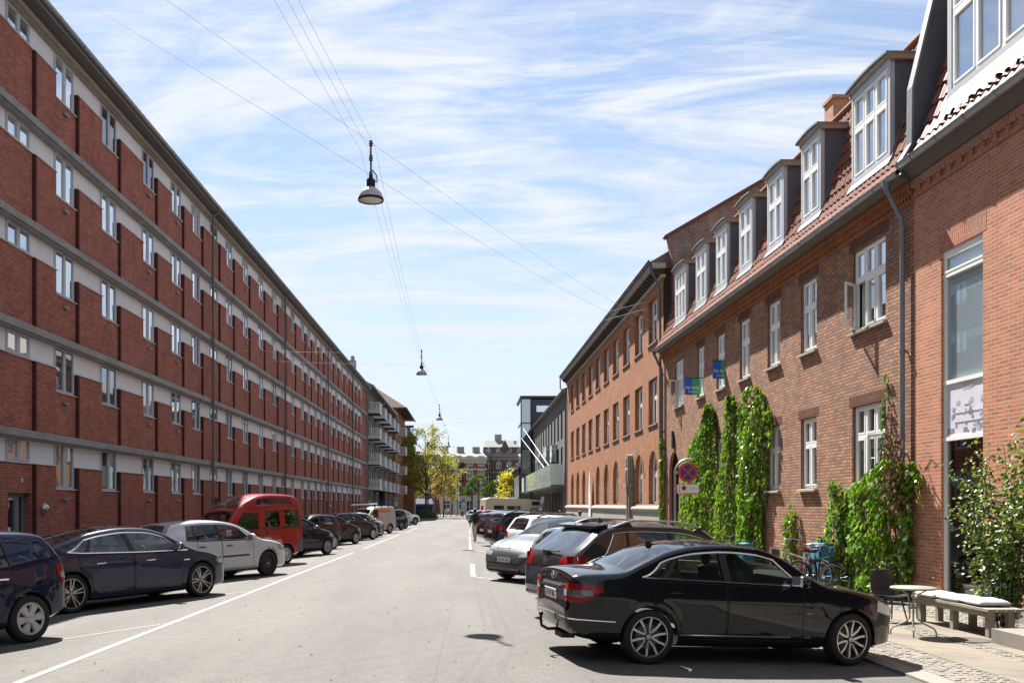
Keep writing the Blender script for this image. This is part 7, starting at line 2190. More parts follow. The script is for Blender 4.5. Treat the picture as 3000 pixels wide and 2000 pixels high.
vwt['top'] = [(0, .55), (.012, .84), (.035, 1.0), (.09, 1.08), (.36, 1.31), (.58, 1.47), (.72, 1.53), (.95, 1.575), (1.4, 1.60), (2.0, 1.60), (2.4, 1.545), (2.75, 1.42), (3.25, 1.13), (3.4, 1.08), (3.8, 1.03), (4.2, .945), (4.42, .84), (4.55, .70), (4.6, .55)]
vw = dict(vwt, L=4.6, W=1.88, wheel=(.33, .225, .23, 'five'), pm=PT['char'], dlo=M_chrome, dlo_r=.008, cladding=None, rw=(.13, .64, .88, .82), wins=[(.62, .82, 1.02, 1.06), (1.07, 1.10, 1.88, 1.84), (1.95, 1.91, 3.06, 2.62)], rc=.085, extra=[vw_extra])
put('dark charcoal estate car with silver roof rails behind the black saloon', vw, settle(vw, 3.34, 15.8, R(22)), 'char', GR)
bg_ = zscale(SMALL, .97, L=4.1, wb=2.55, W=1.74, fo=.82, top=HATCH['top'][:], wheel=(.31, .2, .21, 'cap9'), plan=plan(4.1), bot=bot(4.1, .34, .22, .2))
bg_ = zscale(HATCH, .98, wheel=(.31, .2, .21, 'cap9'), mirror_m=PT['beige'], lines=[], rglass=M_tint, extra=[rear_plate('', .70), badge_r(.9, 'oval', .045)])
put('champagne coloured hatchback mostly hidden behind the charcoal estate car', bg_, settle(bg_, 3.30, 19.1, R(22)), 'beige', GR)
ty = zscale(FASTB, 1.0, L=4.75, W=1.92, wb=2.89, fo=.88, wheel=(.35, .255, .255, 'five'), plan=plan(4.75, nose=((.9, .985), (.5, .95), (.25, .89), (.10, .80), (.03, .70), (0, .62))), bot=bot(4.75, .36, .20, .19),
    top=[(0, .66), (.012, .90), (.03, 1.06), (.08, 1.16), (.35, 1.27), (.7, 1.42), (1.2, 1.56), (1.7, 1.61), (2.15, 1.62), (2.6, 1.58), (3.0, 1.46), (3.55, 1.14), (3.7, 1.08), (4.1, 1.0), (4.42, .87), (4.62, .72), (4.72, .56), (4.75, .46)], belt=[(.5, 1.16), (1.2, 1.09), (2.4, 1.04), (3.6, 1.0)],
    wins=[(.80, 1.10, 1.22, 1.36), (1.30, 1.42, 2.22, 2.12), (2.32, 2.22, 3.48, 3.02)], doors=[], lines=[], dlo=M_trimb, side_lights=[([(4.05, .80), (4.40, .70), (4.58, .60)], [(4.05, .86), (4.40, .79), (4.58, .68)], M_clear, 'headlight')],
    end_lights=[([(.50, .60), (.80, .63)], [(.50, .66), (.80, .75)], M_clear, 'headlight', False)], side=[(.1, .86), (.22, .93), (.36, .972), (.55, .99), (.75, 1.0), (.9, .99), (1.08, .955), (1.4, .94)], roofpatch=[(1.6, 2.66, .95, .95, 'glass_roof', M_dark)], extra=[tesla_y_extra])
put('grey electric crossover nosing out toward the road among the right hand cars', ty, settle(ty, 2.60, 24.1, R(219)), 'grey', GR)
dacia = zscale(SUV, .95, L=4.15, wb=2.6, W=1.76, fo=.82, wheel=(.325, .2, .21, 'five'), top=[(x * 4.15 / 4.6, z) for x, z in zscale(SUV, .95)['top']], plan=plan(4.15), bot=bot(4.15, .40, .26, .24), cabin=(.12, 3.0), belt=[(.2, 1.08), (2.9, .99)],
    wins=[(.82, .90, 1.62, 1.60), (1.72, 1.68, 2.74, 2.34)], ws=(2.84, 2.27, .97), rw=(.09, .33, .86, .78), doors=[([(.95, .60), (1.1, .42), (1.64, .36)], [(.95, 1.02), (1.64, 1.0)], (1.1, .9, .16)), ([(1.67, .36), (2.66, .36)], [(1.67, 1.0), (2.66, .98)], (1.88, .89, .16))],
    side_lights=[([(.03, .80), (.18, .82), (.26, .90)], [(.03, 1.04), (.18, 1.05), (.26, 1.0)], M_redl, 'tail_light'), ([(3.6, .72), (3.95, .66)], [(3.6, .86), (3.95, .76)], M_clear, 'headlight')], mirror=(2.56, 1.02), extra=[rails(.5, 2.3, M_trimb, .08), wiper, rear_plate('', .62)])
put('white hatchback with black roof rails and silver roof bars on the right', dacia, settle(dacia, 3.24, 30.6, R(24)), 'white', GR)
rav = zscale(SUV, 1.02, wheel=(.36, .23, .26, 'five'), extra=[rear_plate('', .80), badge_r(.97, 'oval', .06), bumper_low(.34, .56, M_trimb), rails(.6, 2.6, M_trimb, .06, False)])
put('dark navy off road wagon with white plate and red wedge lights on the right', rav, settle(rav, 3.02, 39.2, R(19)), 'dkblue', GR)
blk2 = zscale(SUV, .96, extra=[rear_plate('', .72), wiper])
put('black crossover with one red light peeping left of the dark navy wagon', blk2, settle(blk2, 2.75, 44.5, R(19)), 'black', GR)
sub = zscale(SUV, 1.0, extra=[rear_plate('', .8), rails(.6, 2.4, M_trimb, .05, False)])
put('strong blue estate partly hidden by the walking man on the right', sub, settle(sub, 3.1, 52.5, R(19)), 'blue', GR)
dk3 = zscale(HATCH, 1.0, mirror_m=PT['plum'], lines=[], rw=HATCH['rw'], wheel=(.31, .2, .21, 'five'))
put('dark grey hatchback whose bumper shows left of the walking man', dk3, settle(dk3, 2.35, 59.5, R(19)), 'plum', GR)
rd2 = zscale(SUV, .97)
put('wine red crossover in front of the cream camper van', rd2, settle(rd2, 2.7, 76, R(19)), 'wine', GR)
wh3 = zscale(HATCH, 1.0, mirror_m=PT['silver'], lines=[], wheel=(.31, .2, .21, 'five'))
put('silver hatchback parked beyond the cream camper van', wh3, settle(wh3, 1.6, 108, R(35)), 'silver', GR)
PH = 54
sk = zscale(HATCH, .985, L=4.0, wb=2.47, fo=.84, W=1.73, mirror_m=PT['navy'], wheel=(.305, .2, .21, 'cap6'), plan=plan(4.0), bot=bot(4.0, .36, .22, .2), top=[(x * 4.0 / 4.2, z) for x, z in HATCH['top']], handle=M_chrome, handle_r=.012,
    wins=[(.95, 1.00, 1.62, 1.58), (1.72, 1.66, 2.72, 2.30)], ws=(2.80, 2.17, .97), rw=(.095, .34, .86, .8), cabin=(.12, 2.95), doors=[([(.95, .55), (1.1, .38), (1.66, .28)], [(.95, .96), (1.66, .945)], (1.10, .84, .17)), ([(1.69, .28), (2.66, .28)], [(1.69, .945), (2.66, .92)], (1.9, .83, .17))],
    side_lights=[([(.03, .70), (.14, .72), (.22, .84)], [(.03, .98), (.14, .99), (.22, .96)], M_redl, 'tail_light'), ([(.05, .78), (.16, .80)], [(.05, .88), (.16, .87)], M_clear, 'light_band')], extra=[wiper])
put('navy hatchback with six spoke silver hubcaps cut by the left picture edge', sk, at_wheel(sk, (-6.14, 12.85), 240, False, 1), 'navy', GL)
put('slate blue fastback saloon with silver window line near the left corner', FASTB, at_wheel(FASTB, (-5.56, 19.1), PH), 'slate', GL)
golf = var(HATCH, mirror_m=PT['silver'], extra=[golf_extra, wiper, rear_plate('', .66)], cladding=None)
put('dirty silver hatchback with rusty wheel arch and bare steel wheels', golf, at_wheel(golf, (-5.47, 25.0), PH), 'silver', GL)
M_vroof = PT['red']
def van_extra(o, s):
    for sg in (-1, 1):
        f = s.side_win((.42, .50, 2.02, 1.86, 0, 0, 1.86, 2.03), sg); h = MB(); h.grid(pt(f, .006), 10, 4, 0, back=pt(f, -.02)); h.build('high_roof_window', mat('dark_side_glass', (0.012, 0.012, 0.014), .08, coat=1.0), o, smooth=40)
        path = [tuple(s.P(x, sg * (s.Y(x, z) + .004), z)) for x, z in [(lerp(.06, 2.6, k / 20), 1.79 - .0 * k) for k in range(21)]]
        h = MB(); h.tube(path, .012, 5); h.build('roof_seam', mat('seam_maroon', (0.16, 0.02, 0.03), .5), o, smooth=60)
        f = s.side_poly([(.02, .36), (.30, .36)], [(.02, .72), (.30, .72)], sg); h = MB(); h.grid(pt(f, .008), 6, 4, 0, back=pt(f, -.02)); h.build('corner_bumper', M_greyp, o, smooth=40)
        path = [tuple(s.P(x, sg * (s.Y(x, 1.13) + .006), 1.13)) for x in [lerp(.10, .95, k / 12) for k in range(13)]]
        h = MB(); h.tube(path, .018, 5); h.build('slide_rail', M_trimb, o)
    f = s.top_patch(2.785, 2.76, .98, .98); h = MB(); h.grid(pt(f, .008), 3, 12); h.build('roof_joint', M_sill, o, recalc=False)
VAN = dict(L=4.25, W=1.72, wb=2.58, fo=.86, wheel=(.30, .185, .2, 'cap9'), top=[(0, .62), (.012, 1.1), (.03, 1.55), (.07, 1.85), (.14, 2.06), (.30, 2.15), (.8, 2.20), (1.4, 2.21), (1.75, 2.18), (2.15, 2.08), (2.55, 1.90), (2.84, 1.70), (3.28, 1.20), (3.42, 1.10), (3.75, 1.02), (4.0, .92), (4.18, .75), (4.25, .55)],
    bot=bot(4.25, .38, .24, .22), plan=plan(4.25, tail=[(0, .86), (.02, .92), (.08, .96), (.25, .985), (.6, 1.0)]), side=[(.1, .88), (.25, .95), (.5, .99), (.8, 1.0), (1.05, .985), (1.4, .97), (1.8, .95)], belt=[(.1, 1.10), (1.3, 1.08), (3.2, 1.03)], cabin=(.10, 3.3), tumble=.07, tumble2=.05, floor=.5, rc=.10,
    pillar=PT['red'], wins=[(.18, .20, .82, .80, 0, 0, 1.18, 1.66), (1.04, 1.05, 1.68, 1.66, 0, 0, 1.16, 1.66), (1.94, 1.92, 2.95, 2.55, 0, 0, 1.12, 1.62)], ws=(3.22, 2.84, .97), rw=None, glass=M_cglass, rglass=M_tint,
    doors=[([(.98, .62), (1.10, .45), (1.80, .33)], [(.98, 1.10), (1.80, 1.09)], (1.66, 1.0, .1)), ([(1.83, .33), (3.0, .33)], [(1.83, 1.085), (3.0, 1.05)], (2.0, .97, .13))],
    side_lights=[([(.01, .80), (.07, .80)], [(.01, 1.55), (.07, 1.5)], M_redl, 'tail_light'), ([(3.75, .70), (4.05, .66)], [(3.75, .9), (4.05, .82)], M_clear, 'headlight')], roofpatch=[(2.66, 2.12, .78, .72, 'roof_window', mat('dusty_dark_glass', (0.06, 0.05, 0.04), .22, var=.3, coat=.6))], handle=M_trimb, handle_r=.02, mirror=(3.02, 1.12), mirror_m=M_trimb, extra=[van_extra], seat_z=.72)
put('faded red van with raised camper roof and tinted side windows', VAN, at_wheel(VAN, (-6.10, 30.6), 234, False, 1), 'red', GL, cat='van', name='parked_van')
yar = var(SMALL, wheel=(.29, .185, .2, 'multi'))
put('midnight blue small hatchback with scuffed front bumper beside the red van', yar, at_wheel(yar, (-5.62, 36.4), PH + 2), 'dkblue', GL)
up = zscale(SMALL, 1.0, wheel=(.285, .185, .195, 'cap9'), lines=[])
put('dark plum tall small hatchback parked nose in, red tail light showing', up, at_wheel(up, (-6.18, 42.0), 236, False, 1), 'plum', GL)
ay = zscale(SMALL, .97, wheel=(.285, .185, .2, 'multi'), lines=[])
put('black small hatchback with many spoked silver wheel facing the road', ay, at_wheel(ay, (-5.86, 47.4), PH + 2), 'black', GL)
to = zscale(SMALL, 1.02, L=3.9, wb=2.5, W=1.7, top=[(x * 3.9 / 3.64, z) for x, z in zscale(SMALL, 1.02)['top']], plan=plan(3.9), bot=bot(3.9, .35, .22, .19), cabin=(.12, 2.85), wins=[(.55, .66, 1.5, 1.46), (1.6, 1.54, 2.6, 2.12)], ws=(2.68, 2.0, .96), rw=(.1, .32, .86, .8), wheel=(.30, .195, .21, 'cap6'), doors=[([(.9, .55), (1.06, .36), (1.56, .29)], [(.9, 1.0), (1.56, .98)], (1.0, .87, .14)), ([(1.58, .29), (2.58, .29)], [(1.58, .98), (2.58, .95)], (1.8, .86, .14))], side_lights=[([(.03, .70), (.16, .74), (.24, .9)], [(.03, 1.06), (.12, 1.08), (.24, 1.02)], M_redl, 'tail_light'), ([(3.36, .66), (3.7, .60)], [(3.36, .8), (3.7, .72)], M_clear, 'headlight')], mirror=(2.46, .99), lines=[])
put('glossy black people carrier with five arm silver hubcaps on the left', to, at_wheel(to, (-5.59, 53.4), PH + 2), 'black', GL)
wx = zscale(SMALL, 1.02, wheel=(.32, .2, .23, 'multi'), lines=[], cladding=(.36, M_trimb))
put('white small crossover with black wheel arches before the grey delivery van', wx, at_wheel(wx, (-5.84, 60.5), PH + 2), 'white', GL)
dk4 = zscale(HATCH, 1.03, mirror_m=PT['black'], lines=[], wheel=(.31, .2, .22, 'five'))
put('black hatchback squeezed behind the glossy black people carrier', dk4, at_wheel(dk4, (-5.75, 56.9), PH + 2), 'black', GL)
def cargo_extra(o, s):
    for sg in (-1, 1):
        f = s.side_win((.75, .75, 2.05, 2.05, 0, 0, 1.42, 1.62), sg); h = MB(); h.grid(pt(f, .006), 6, 2, 0); h.build('orange_panel', mat('orange_sign', (0.62, 0.16, 0.01), .5, var=.05), o, recalc=False)
    for x in (.7, 1.5, 2.3):
        h = MB(); h.box(s.P(x, 0, 0).x - .03, s.P(x, 0, 0).x + .03, -.78, .78, s.top(x) + .10, s.top(x) + .14)
        for sg in (-1, 1):
            h.box(s.P(x, 0, 0).x - .03, s.P(x, 0, 0).x + .03, sg * .72 - .03, sg * .72 + .03, s.top(x) - .06, s.top(x) + .10)
        h.build('roof_bar', M_trimb, o)
    h = MB(); h.tube([tuple(s.P(.3, -.6, 2.0)), tuple(s.P(3.3, -.6, 2.0))], .05, 8); h.build('pipe_rack', M_white, o)
CARGO = dict(VAN, L=4.4, W=1.81, wb=2.7, fo=.88, wheel=(.32, .2, .21, 'five'), top=[(0, .62), (.012, 1.1), (.03, 1.5), (.08, 1.72), (.2, 1.82), (.8, 1.86), (1.6, 1.86), (2.2, 1.82), (2.6, 1.72), (3.3, 1.22), (3.45, 1.14), (3.85, 1.06), (4.15, .94), (4.33, .76), (4.4, .55)], plan=plan(4.4, tail=[(0, .86), (.02, .92), (.08, .96), (.25, .985), (.6, 1.0)]), bot=bot(4.4, .36, .24, .22), rc=.10, roofpatch=[], rglass=None,
    wins=[(2.15, 2.12, 3.02, 2.60, 0, 0, 1.10, 1.62)], ws=(3.24, 2.68, .97), doors=[([(1.05, .60), (1.2, .4), (1.98, .32)], [(1.05, 1.62), (1.98, 1.62)], (1.85, 1.0, .1)), ([(2.02, .32), (3.0, .32)], [(2.02, 1.08), (3.0, 1.05)], (2.2, .97, .13))], cabin=(1.6, 3.35), mirror=(3.0, 1.12), extra=[cargo_extra], seat_x=2.3, side_lights=[([(.01, .80), (.06, .80)], [(.01, 1.3), (.06, 1.28)], M_redl, 'tail_light')])
put('light grey delivery van with orange panel and pipe rack on its roof', CARGO, at_wheel(CARGO, (-5.75, 66.5), 238, False, 1), 'vangrey', GL, cat='van', name='parked_van')
s2 = zscale(SUV, .96, cladding=(.38, M_trimb))
put('dark slate crossover with big dark wheels after the delivery van', s2, at_wheel(s2, (-5.54, 75.5), 236, False, 1), 'slate', GL)
h5 = zscale(HATCH, 1.0, mirror_m=PT['silver'], lines=[], wheel=(.31, .2, .22, 'five'))
put('silver hatchback showing a sliver behind the dark slate crossover', h5, at_wheel(h5, (-5.6, 81), 236, False, 1), 'silver', GL)
s3 = zscale(SUV, 1.0)
put('clean white off road wagon next to the planted bed', s3, at_wheel(s3, (-5.75, 98), PH - 10), 'white', GL)
h6 = zscale(HATCH, 1.0, mirror_m=PT['white'], lines=[], wheel=(.31, .2, .22, 'five'))
put('white hatchback parked farthest on the left behind the street tree', h6, at_wheel(h6, (-7.1, 116), PH - 10), 'white', GL)
M_cream2 = mat('cream_camper_panel', (0.50, 0.44, 0.36), .5, var=.08, nscale=2)
cv = thing('camper_van', 'old cream camper van with brown windows parked near the end on the right', 'camper van', (4.2, 90.5, ground_z(4, 90)), R(14))
mb = MB(); mb.prism([(-2.9, .45), (-3.05, 1.0), (-2.95, 2.75), (-2.6, 2.85), (1.3, 2.78), (2.65, 2.62), (2.85, 2.35), (2.75, 2.05), (1.55, 1.9), (1.5, .45)], 'y', -1.05, 1.05); mb.build('camper_body', M_cream2, cv)
mb = MB(); mb.prism([(1.51, .40), (1.51, 1.86), (1.9, 1.88), (2.35, 1.25), (2.95, 1.05), (3.05, .5), (2.95, .4)], 'y', -.88, .88); mb.build('cab', M_cream2, cv)
for y in (-1.06, 1.04):
    for a, b, z0, z1 in ((-2.1, -1.2, 1.45, 2.1), (-.75, .5, 1.5, 2.05), (1.75, 2.6, 2.2, 2.48)):
        mb = MB(); mb.box(a - .05, b + .05, y, y + .02, z0 - .05, z1 + .05); mb.build('window', mat('brown_camper_window', (0.05, 0.028, 0.02), .2, coat=.5), cv)
for y in (-.89, .88):
    mb = MB(); mb.prism([(1.6, 1.25), (1.6, 1.78), (1.85, 1.8), (2.2, 1.27)], 'y', y, y + .01); mb.build('window', M_dark, cv)
mb = MB(); mb.box(-3.6, -3.06, -.7, .7, .7, 1.45); mb.build('rear_box', M_cream2, cv)
mb = MB(); mb.box(-3.07, -3.04, -.4, .35, 1.55, 2.1); mb.build('window', mat('brown_rear_window', (0.07, 0.04, 0.03), .25), cv)
mb = MB(); mb.box(-.6, .3, -.4, .4, 2.8, 2.92); mb.box(-2.4, -1.6, -.3, .3, 2.83, 2.95); mb.build('roof_hatch', M_white, cv)
mb = MB(); mb.box(1.6, 2.9, -.86, .86, 1.871, 1.90); mb.box(.55, 1.25, -1.075, -1.06, .6, 2.0); mb.build('door', M_cream2, cv)
tm, rm, hm = wheel_mesh(.31, .19, .19, 'cap9')
for x, sg in ((-1.6, 1), (-1.6, -1), (2.05, 1), (2.05, -1)):
    w = link('wheel', hm, cv, (x, sg * .80, .31)); w.rotation_euler = (0, 0, 0 if sg > 0 else math.pi); link('tyre', tm, w); link('rim', rm, w)
M_galv = mat('galvanised_tube', (0.33, 0.34, 0.35), .45, .7, var=.15)
M_signr = mat('sign_red', (0.50, 0.02, 0.025), .4, var=.05); M_signb = mat('sign_blue', (0.018, 0.03, 0.14), .4, var=.05); M_signw = mat('sign_white', (0.66, 0.64, 0.60), .45, var=.04)
sg = thing('no_stopping_sign', 'round red and blue no stopping sign on a curved grey pole by the ivy', 'traffic sign', (5.62, 23.7, side_z(5.4, 23.7)), R(-4))
zc = 2.85
mb = MB(); pth = [(-.32, .06, -.1), (-.32, .06, 2.55)] + [(-.32 + .36 * (1 - math.cos(t)), .06, 2.83 + .36 * math.sin(t)) for t in [math.pi / 2 * k / 8 for k in range(9)]] + [(.12, .06, 3.19)]
mb.tube(pth, .030, 10); mb.build('pole', M_galv, sg, smooth=60)
mb = MB(); mb.lathe([(0, -.012), (.25, -.012), (.25, .004), (0, .004)], 40, (0, 0, zc), 'y'); mb.build('sign_plate', M_galv, sg)
mb = MB(); mb.lathe([(0, -.0145), (.19, -.0145), (.19, -.0125), (0, -.0125)], 40, (0, 0, zc), 'y', 1); mb.lathe([(.19, -.016), (.25, -.016), (.25, -.0125), (.19, -.0125)], 40, (0, 0, zc), 'y', 0, closed=True)
for a in (R(45), R(-45)):
    c_, s_ = math.cos(a), math.sin(a); L_, w_ = .197, .022
    mb.prism([(-c_ * L_ - s_ * w_, zc - s_ * L_ + c_ * w_), (c_ * L_ - s_ * w_, zc + s_ * L_ + c_ * w_), (c_ * L_ + s_ * w_, zc + s_ * L_ - c_ * w_), (-c_ * L_ + s_ * w_, zc - s_ * L_ - c_ * w_)], 'y', -.0175 - (.0006 if a > 0 else 0), -.0145, 0)
mb.build('sign_face', [M_signr, M_signb], sg)
zq = 2.43
mb = MB(); mb.box(-.29, .29, -.012, .004, zq - .125, zq + .125, 0); mb.box(-.275, .275, -.0145, -.0121, zq - .112, zq + .112, 1)
mb.lathe([(0, -.0165), (.062, -.0165), (.062, -.0146), (0, -.0146)], 20, (-.10, 0, zq + .02), 'y', 0); mb.lathe([(0, -.0185), (.036, -.0185), (.036, -.0166), (0, -.0166)], 16, (-.10, 0, zq + .02), 'y', 3); mb.prism([(-.085, zq - .05), (-.03, zq - .05), (-.03, zq - .01)], 'y', -.0195, -.0186, 1)
mb.box(-.226, -.218, -.0165, -.0146, zq - .06, zq + .08, 2); mb.prism([(-.238, zq - .05), (-.206, zq - .05), (-.222, zq - .085)], 'y', -.0165, -.0146, 2)
o = mb.build('supplementary_plate', [M_signr, M_signw, M_dark, M_signb], sg)
text('lettering', '7-11', .075, M_dark, o, (.13, -.0148, zq), (R(90), 0, 0), .001)
mb = MB(); mb.box(-.34, -.2, .0, .05, zc - .03, zc + .03); mb.box(-.34, -.2, .0, .05, zq - .03, zq + .03); mb.tube([(-.0, .03, zc + .26), (0, .06, 3.19)], .012, 5); mb.build('clamp', M_galv, sg)
M_estb = mat('estate_blue', (0.012, 0.10, 0.48), .45, var=.04); M_estg = mat('estate_green', (0.05, 0.36, 0.12), .45, var=.04); M_estw = mat('estate_lettering', (0.85, 0.85, 0.85), .5, var=.02)
def estate(label, x, y, z):
    o = thing('house_for_sale_sign', label, 'sign', (x, y, z), R(-6), 'estate agent boards on the brown house')
    w, h, r = .56, .60, .05
    def rr(x0, x1, left, right):
        p = []
        for (cx, cz, a0) in ((x1 - r, r, -90), (x1 - r, h - r, 0), (x0 + r, h - r, 90), (x0 + r, r, 180)):
            rnd_ = right if cx > (x0 + x1) / 2 else left
            if rnd_:
                p += [(cx + r * math.cos(R(a0 + 22.5 * k)), cz + r * math.sin(R(a0 + 22.5 * k))) for k in range(5)]
            else:
                p.append((x1 if cx > (x0 + x1) / 2 else x0, 0 if cz < h / 2 else h))
        return p
    mb = MB(); mb.prism(rr(-w / 2, 0, True, False), 'y', -.008, .008, 0); mb.prism(rr(0, w / 2, False, True), 'y', -.008, .008, 1); p = mb.build('board', [M_estb, M_estg], o)
    text('lettering', 'Ny bolig', .14, M_estw, p, (.0, -.0085, .27), (R(90), 0, 0), .0015)
    text('lettering', '28 87 70 00', .07, M_estw, p, (.02, -.0085, .11), (R(90), 0, 0), .001)
    mb = MB(); mb.tube([(-w / 2 - .02, .02, h + .02), (w / 2 + .12, .02, h + .02)], .015, 6); mb.tube([(-w / 2 + .04, .02, h + .02), (-w / 2 + .04, .0, h - .03)], .008, 5); mb.tube([(w / 2 - .04, .02, h + .02), (w / 2 - .04, 0, h - .03)], .008, 5); mb.build('bracket', M_dark, o)
estate('lower blue and green board on brown bricks left of the window, fully lettered', 8.20, 33.9, 5.86)
estate('upper blue and green board, nearer the viewer and higher on the brown wall', 8.52, 31.2, 6.08)
zb0 = side_z(7.7, 14.6)
bench = thing('wooden_bench', 'weathered grey wooden bench with square legs in front of the shop window', 'bench', (7.80, 14.55, zb0), R(90 + 1))
mb = MB()
for k in range(4):
    mb.box(-1.12, 1.12, -.27 + k * .137, -.27 + k * .137 + .125, .395, .435)
mb.build('seat', M_wood, bench)
mb = MB(); mb.box(-1.08, 1.08, -.24, -.20, .31, .394); mb.box(-1.08, 1.08, .20, .24, .31, .394); mb.build('apron', M_wood, bench)
for x in (-1.02, -.05, .95):
    for y in (-.195, .10):
        mb = MB(); mb.box(x, x + .09, y, y + .095, 0, .394); mb.build('leg', M_wood, bench)
M_cush = mat('pale_cushion_cloth', (0.50, 0.50, 0.50), .9, var=.12, nscale=6, bump=.3, bscale=90)
def cushion(label, x, y, z, l, w, rz, seed, tilt=0):
    o = thing('seat_cushion', label, 'cushion', (x, y, z), rz, 'cushions on the bench'); o.rotation_euler = (tilt, 0, rz)
    def sh(u, v, s):
        a, b = (u - .5) * 2, (v - .5) * 2
        e = (1 - abs(a) ** 4) * (1 - abs(b) ** 4)
        d = .055 * max(0, e) ** .4 * (1 + .25 * mnoise.noise(Vector((a * 2, b * 2, seed))))
        for (p, q) in ((-.4, -.4), (.4, -.4), (-.4, .4), (.4, .4), (0, 0)):
            d -= .022 * math.exp(-((a - p) ** 2 + (b - q) ** 2) * 30)
        return (a * l / 2 * (1 - .05 * b * b), b * w / 2 * (1 - .05 * a * a), .045 + s * max(.002, d) * (1 if s > 0 else .8))
    mb = MB(); mb.grid(lambda u, v: sh(u, v, 1), 20, 20, 0, back=lambda u, v: sh(u, v, -1)); mb.build('cover', M_cush, o, smooth=60)
    t = MB()
    for sx in (-1, 1):
        t.tube([(sx * l * .46, -w * .46, .04), (sx * l * .48, -w * .55, .0), (sx * l * .48 + .02, -w * .60, -.12), (sx * l * .47, -w * .58, -.25)], .006, 4)
    t.build('tie', M_signb, o)
    return o
cushion('flat pale cushion at the far end of the bench', 7.72, 15.22, zb0 + .436, .62, .48, R(90), 1)
cushion('pale cushion in the middle of the bench, partly under its neighbour', 7.78, 14.60, zb0 + .436, .62, .48, R(94), 2)
cushion('plump pale cushion at the near end of the bench', 7.82, 14.0, zb0 + .442, .66, .50, R(88), 3)
tb = thing('cafe_table', 'round grey metal cafe table with four splayed legs', 'table', (6.72, 13.95, side_z(6.7, 13.9)), R(20))
M_tubeg = mat('grey_green_tube', (0.27, 0.265, 0.225), .5, .4, var=.15)
mb = MB(); mb.lathe([(0, .695), (.315, .695), (.325, .705), (.325, .722), (.31, .73), (0, .732)], 36); mb.build('tabletop', M_tubeg, tb, smooth=30)
for k in range(4):
    a = R(90 * k + 45); c_, s_ = math.cos(a), math.sin(a)
    mb = MB(); mb.tube([(.20 * c_, .20 * s_, .694), (.07 * c_, .07 * s_, .62), (.05 * c_, .05 * s_, .45), (.05 * c_, .05 * s_, .26), (.11 * c_, .11 * s_, .20), (.28 * c_, .28 * s_, .11), (.31 * c_, .31 * s_, .06), (.315 * c_, .315 * s_, 0)], .0125, 7); mb.build('leg', M_tubeg, tb, smooth=60)
mb = MB(); mb.lathe([(.055, .40), (.068, .40), (.068, .425), (.055, .425)], 14, closed=True); mb.build('collar', M_tubeg, tb)
ch = thing('cafe_chair', 'dark blue shell chair with black legs beside the round table', 'chair', (7.12, 15.65, side_z(7.1, 15.6)), R(193))
M_shell = mat('dark_blue_shell', (0.012, 0.014, 0.028), .4, var=.1)
def shellf(off):
    prof = [(-.235, .85), (-.225, .75), (-.205, .62), (-.185, .51), (-.13, .445), (0, .43), (.13, .44), (.215, .43), (.235, .41)]
    def f(u, v):
        t = v * (len(prof) - 1); i = min(len(prof) - 2, int(t)); k = t - i
        y = lerp(prof[i][0], prof[i + 1][0], k); z = lerp(prof[i][1], prof[i + 1][1], k); a = (u - .5) * 2
        w = .235 - .02 * (1 - v) - (.03 * (abs(v - .0) < .06))
        return (a * w, y + .035 * a * a * (1 if v < .5 else 0) - (off if v < .5 else 0), z + .025 * a * a * (1 if v >= .5 else 0) - (off if v >= .5 else 0))
    return f
mb = MB(); mb.grid(shellf(0), 12, 24, 0, back=shellf(.012)); mb.build('shell', M_shell, ch, smooth=50)
mb = MB(); mb.box(-.15, .15, -.10, .14, .395, .415); mb.build('frame', M_black, ch)
for sx in (-1, 1):
    for sy in (-1, 1):
        mb = MB(); mb.tube([(sx * .14, sy * .11 + .02, .40), (sx * .20, sy * .20 + .02, .0)], [.016, .011], 7); mb.build('leg', M_black, ch)
mb = MB(); mb.box(7.42, 9.0, 9.5, 13.1, -.4, side_z(7.4, 12) + .20)
tag(mb.build('concrete_step', mat('rough_concrete_step', (0.20, 0.18, 0.155), .95, var=.4, nscale=6, bump=.6)), 'low rough concrete entrance step at the right picture edge', 'step')
mb = MB(); zz_ = side_z(7.0, 14.2); mb.lathe([(0, -.02), (.29, -.02), (.29, .012), (.27, .014), (0, .010)], 28, (7.25, 13.35, side_z(7.25, 13.35)))
tag(mb.build('manhole_cover', mat('rusty_iron_cover', (0.09, 0.075, 0.065), .8, .3, var=.4, nscale=20, bump=.4)), 'small round iron cover set in the setts under the table', 'manhole cover')
def cabinet(label, x, y, w, h, rz=R(91.6)):
    o = thing('utility_cabinet', label, 'cabinet', (x, y, side_z(x, y)), rz, 'blue cabinets along the brown house')
    mb = MB(); mb.box(-w / 2, w / 2, -.17, .17, 0, h); mb.build('cabinet_body', M_blue, o)
    mb = MB(); mb.prism([(-.20, h), (.20, h), (.20, h + .03), (0, h + .05), (-.20, h + .03)], 'x', -w / 2 - .03, w / 2 + .03); mb.build('lid', M_blue, o)
    mb = MB(); mb.box(-w / 2 + .05, w / 2 - .05, .17, .178, .08, h - .06); mb.build('door', M_blue, o)
cabinet('blue painted cabinet with a weed on its lid behind the bicycles', 8.38, 21.9, .55, 1.02)
cabinet('small blue cabinet half hidden under the tallest ivy column', 8.30, 27.6, .45, .80)
M_bsil = mat('silver_frame_paint', (0.34, 0.35, 0.36), .35, .5, var=.1); M_bblk = mat('black_frame_paint', (0.012, 0.013, 0.018), .3, .2, var=.1); M_brownl = mat('brown_saddle', (0.09, 0.035, 0.02), .6)
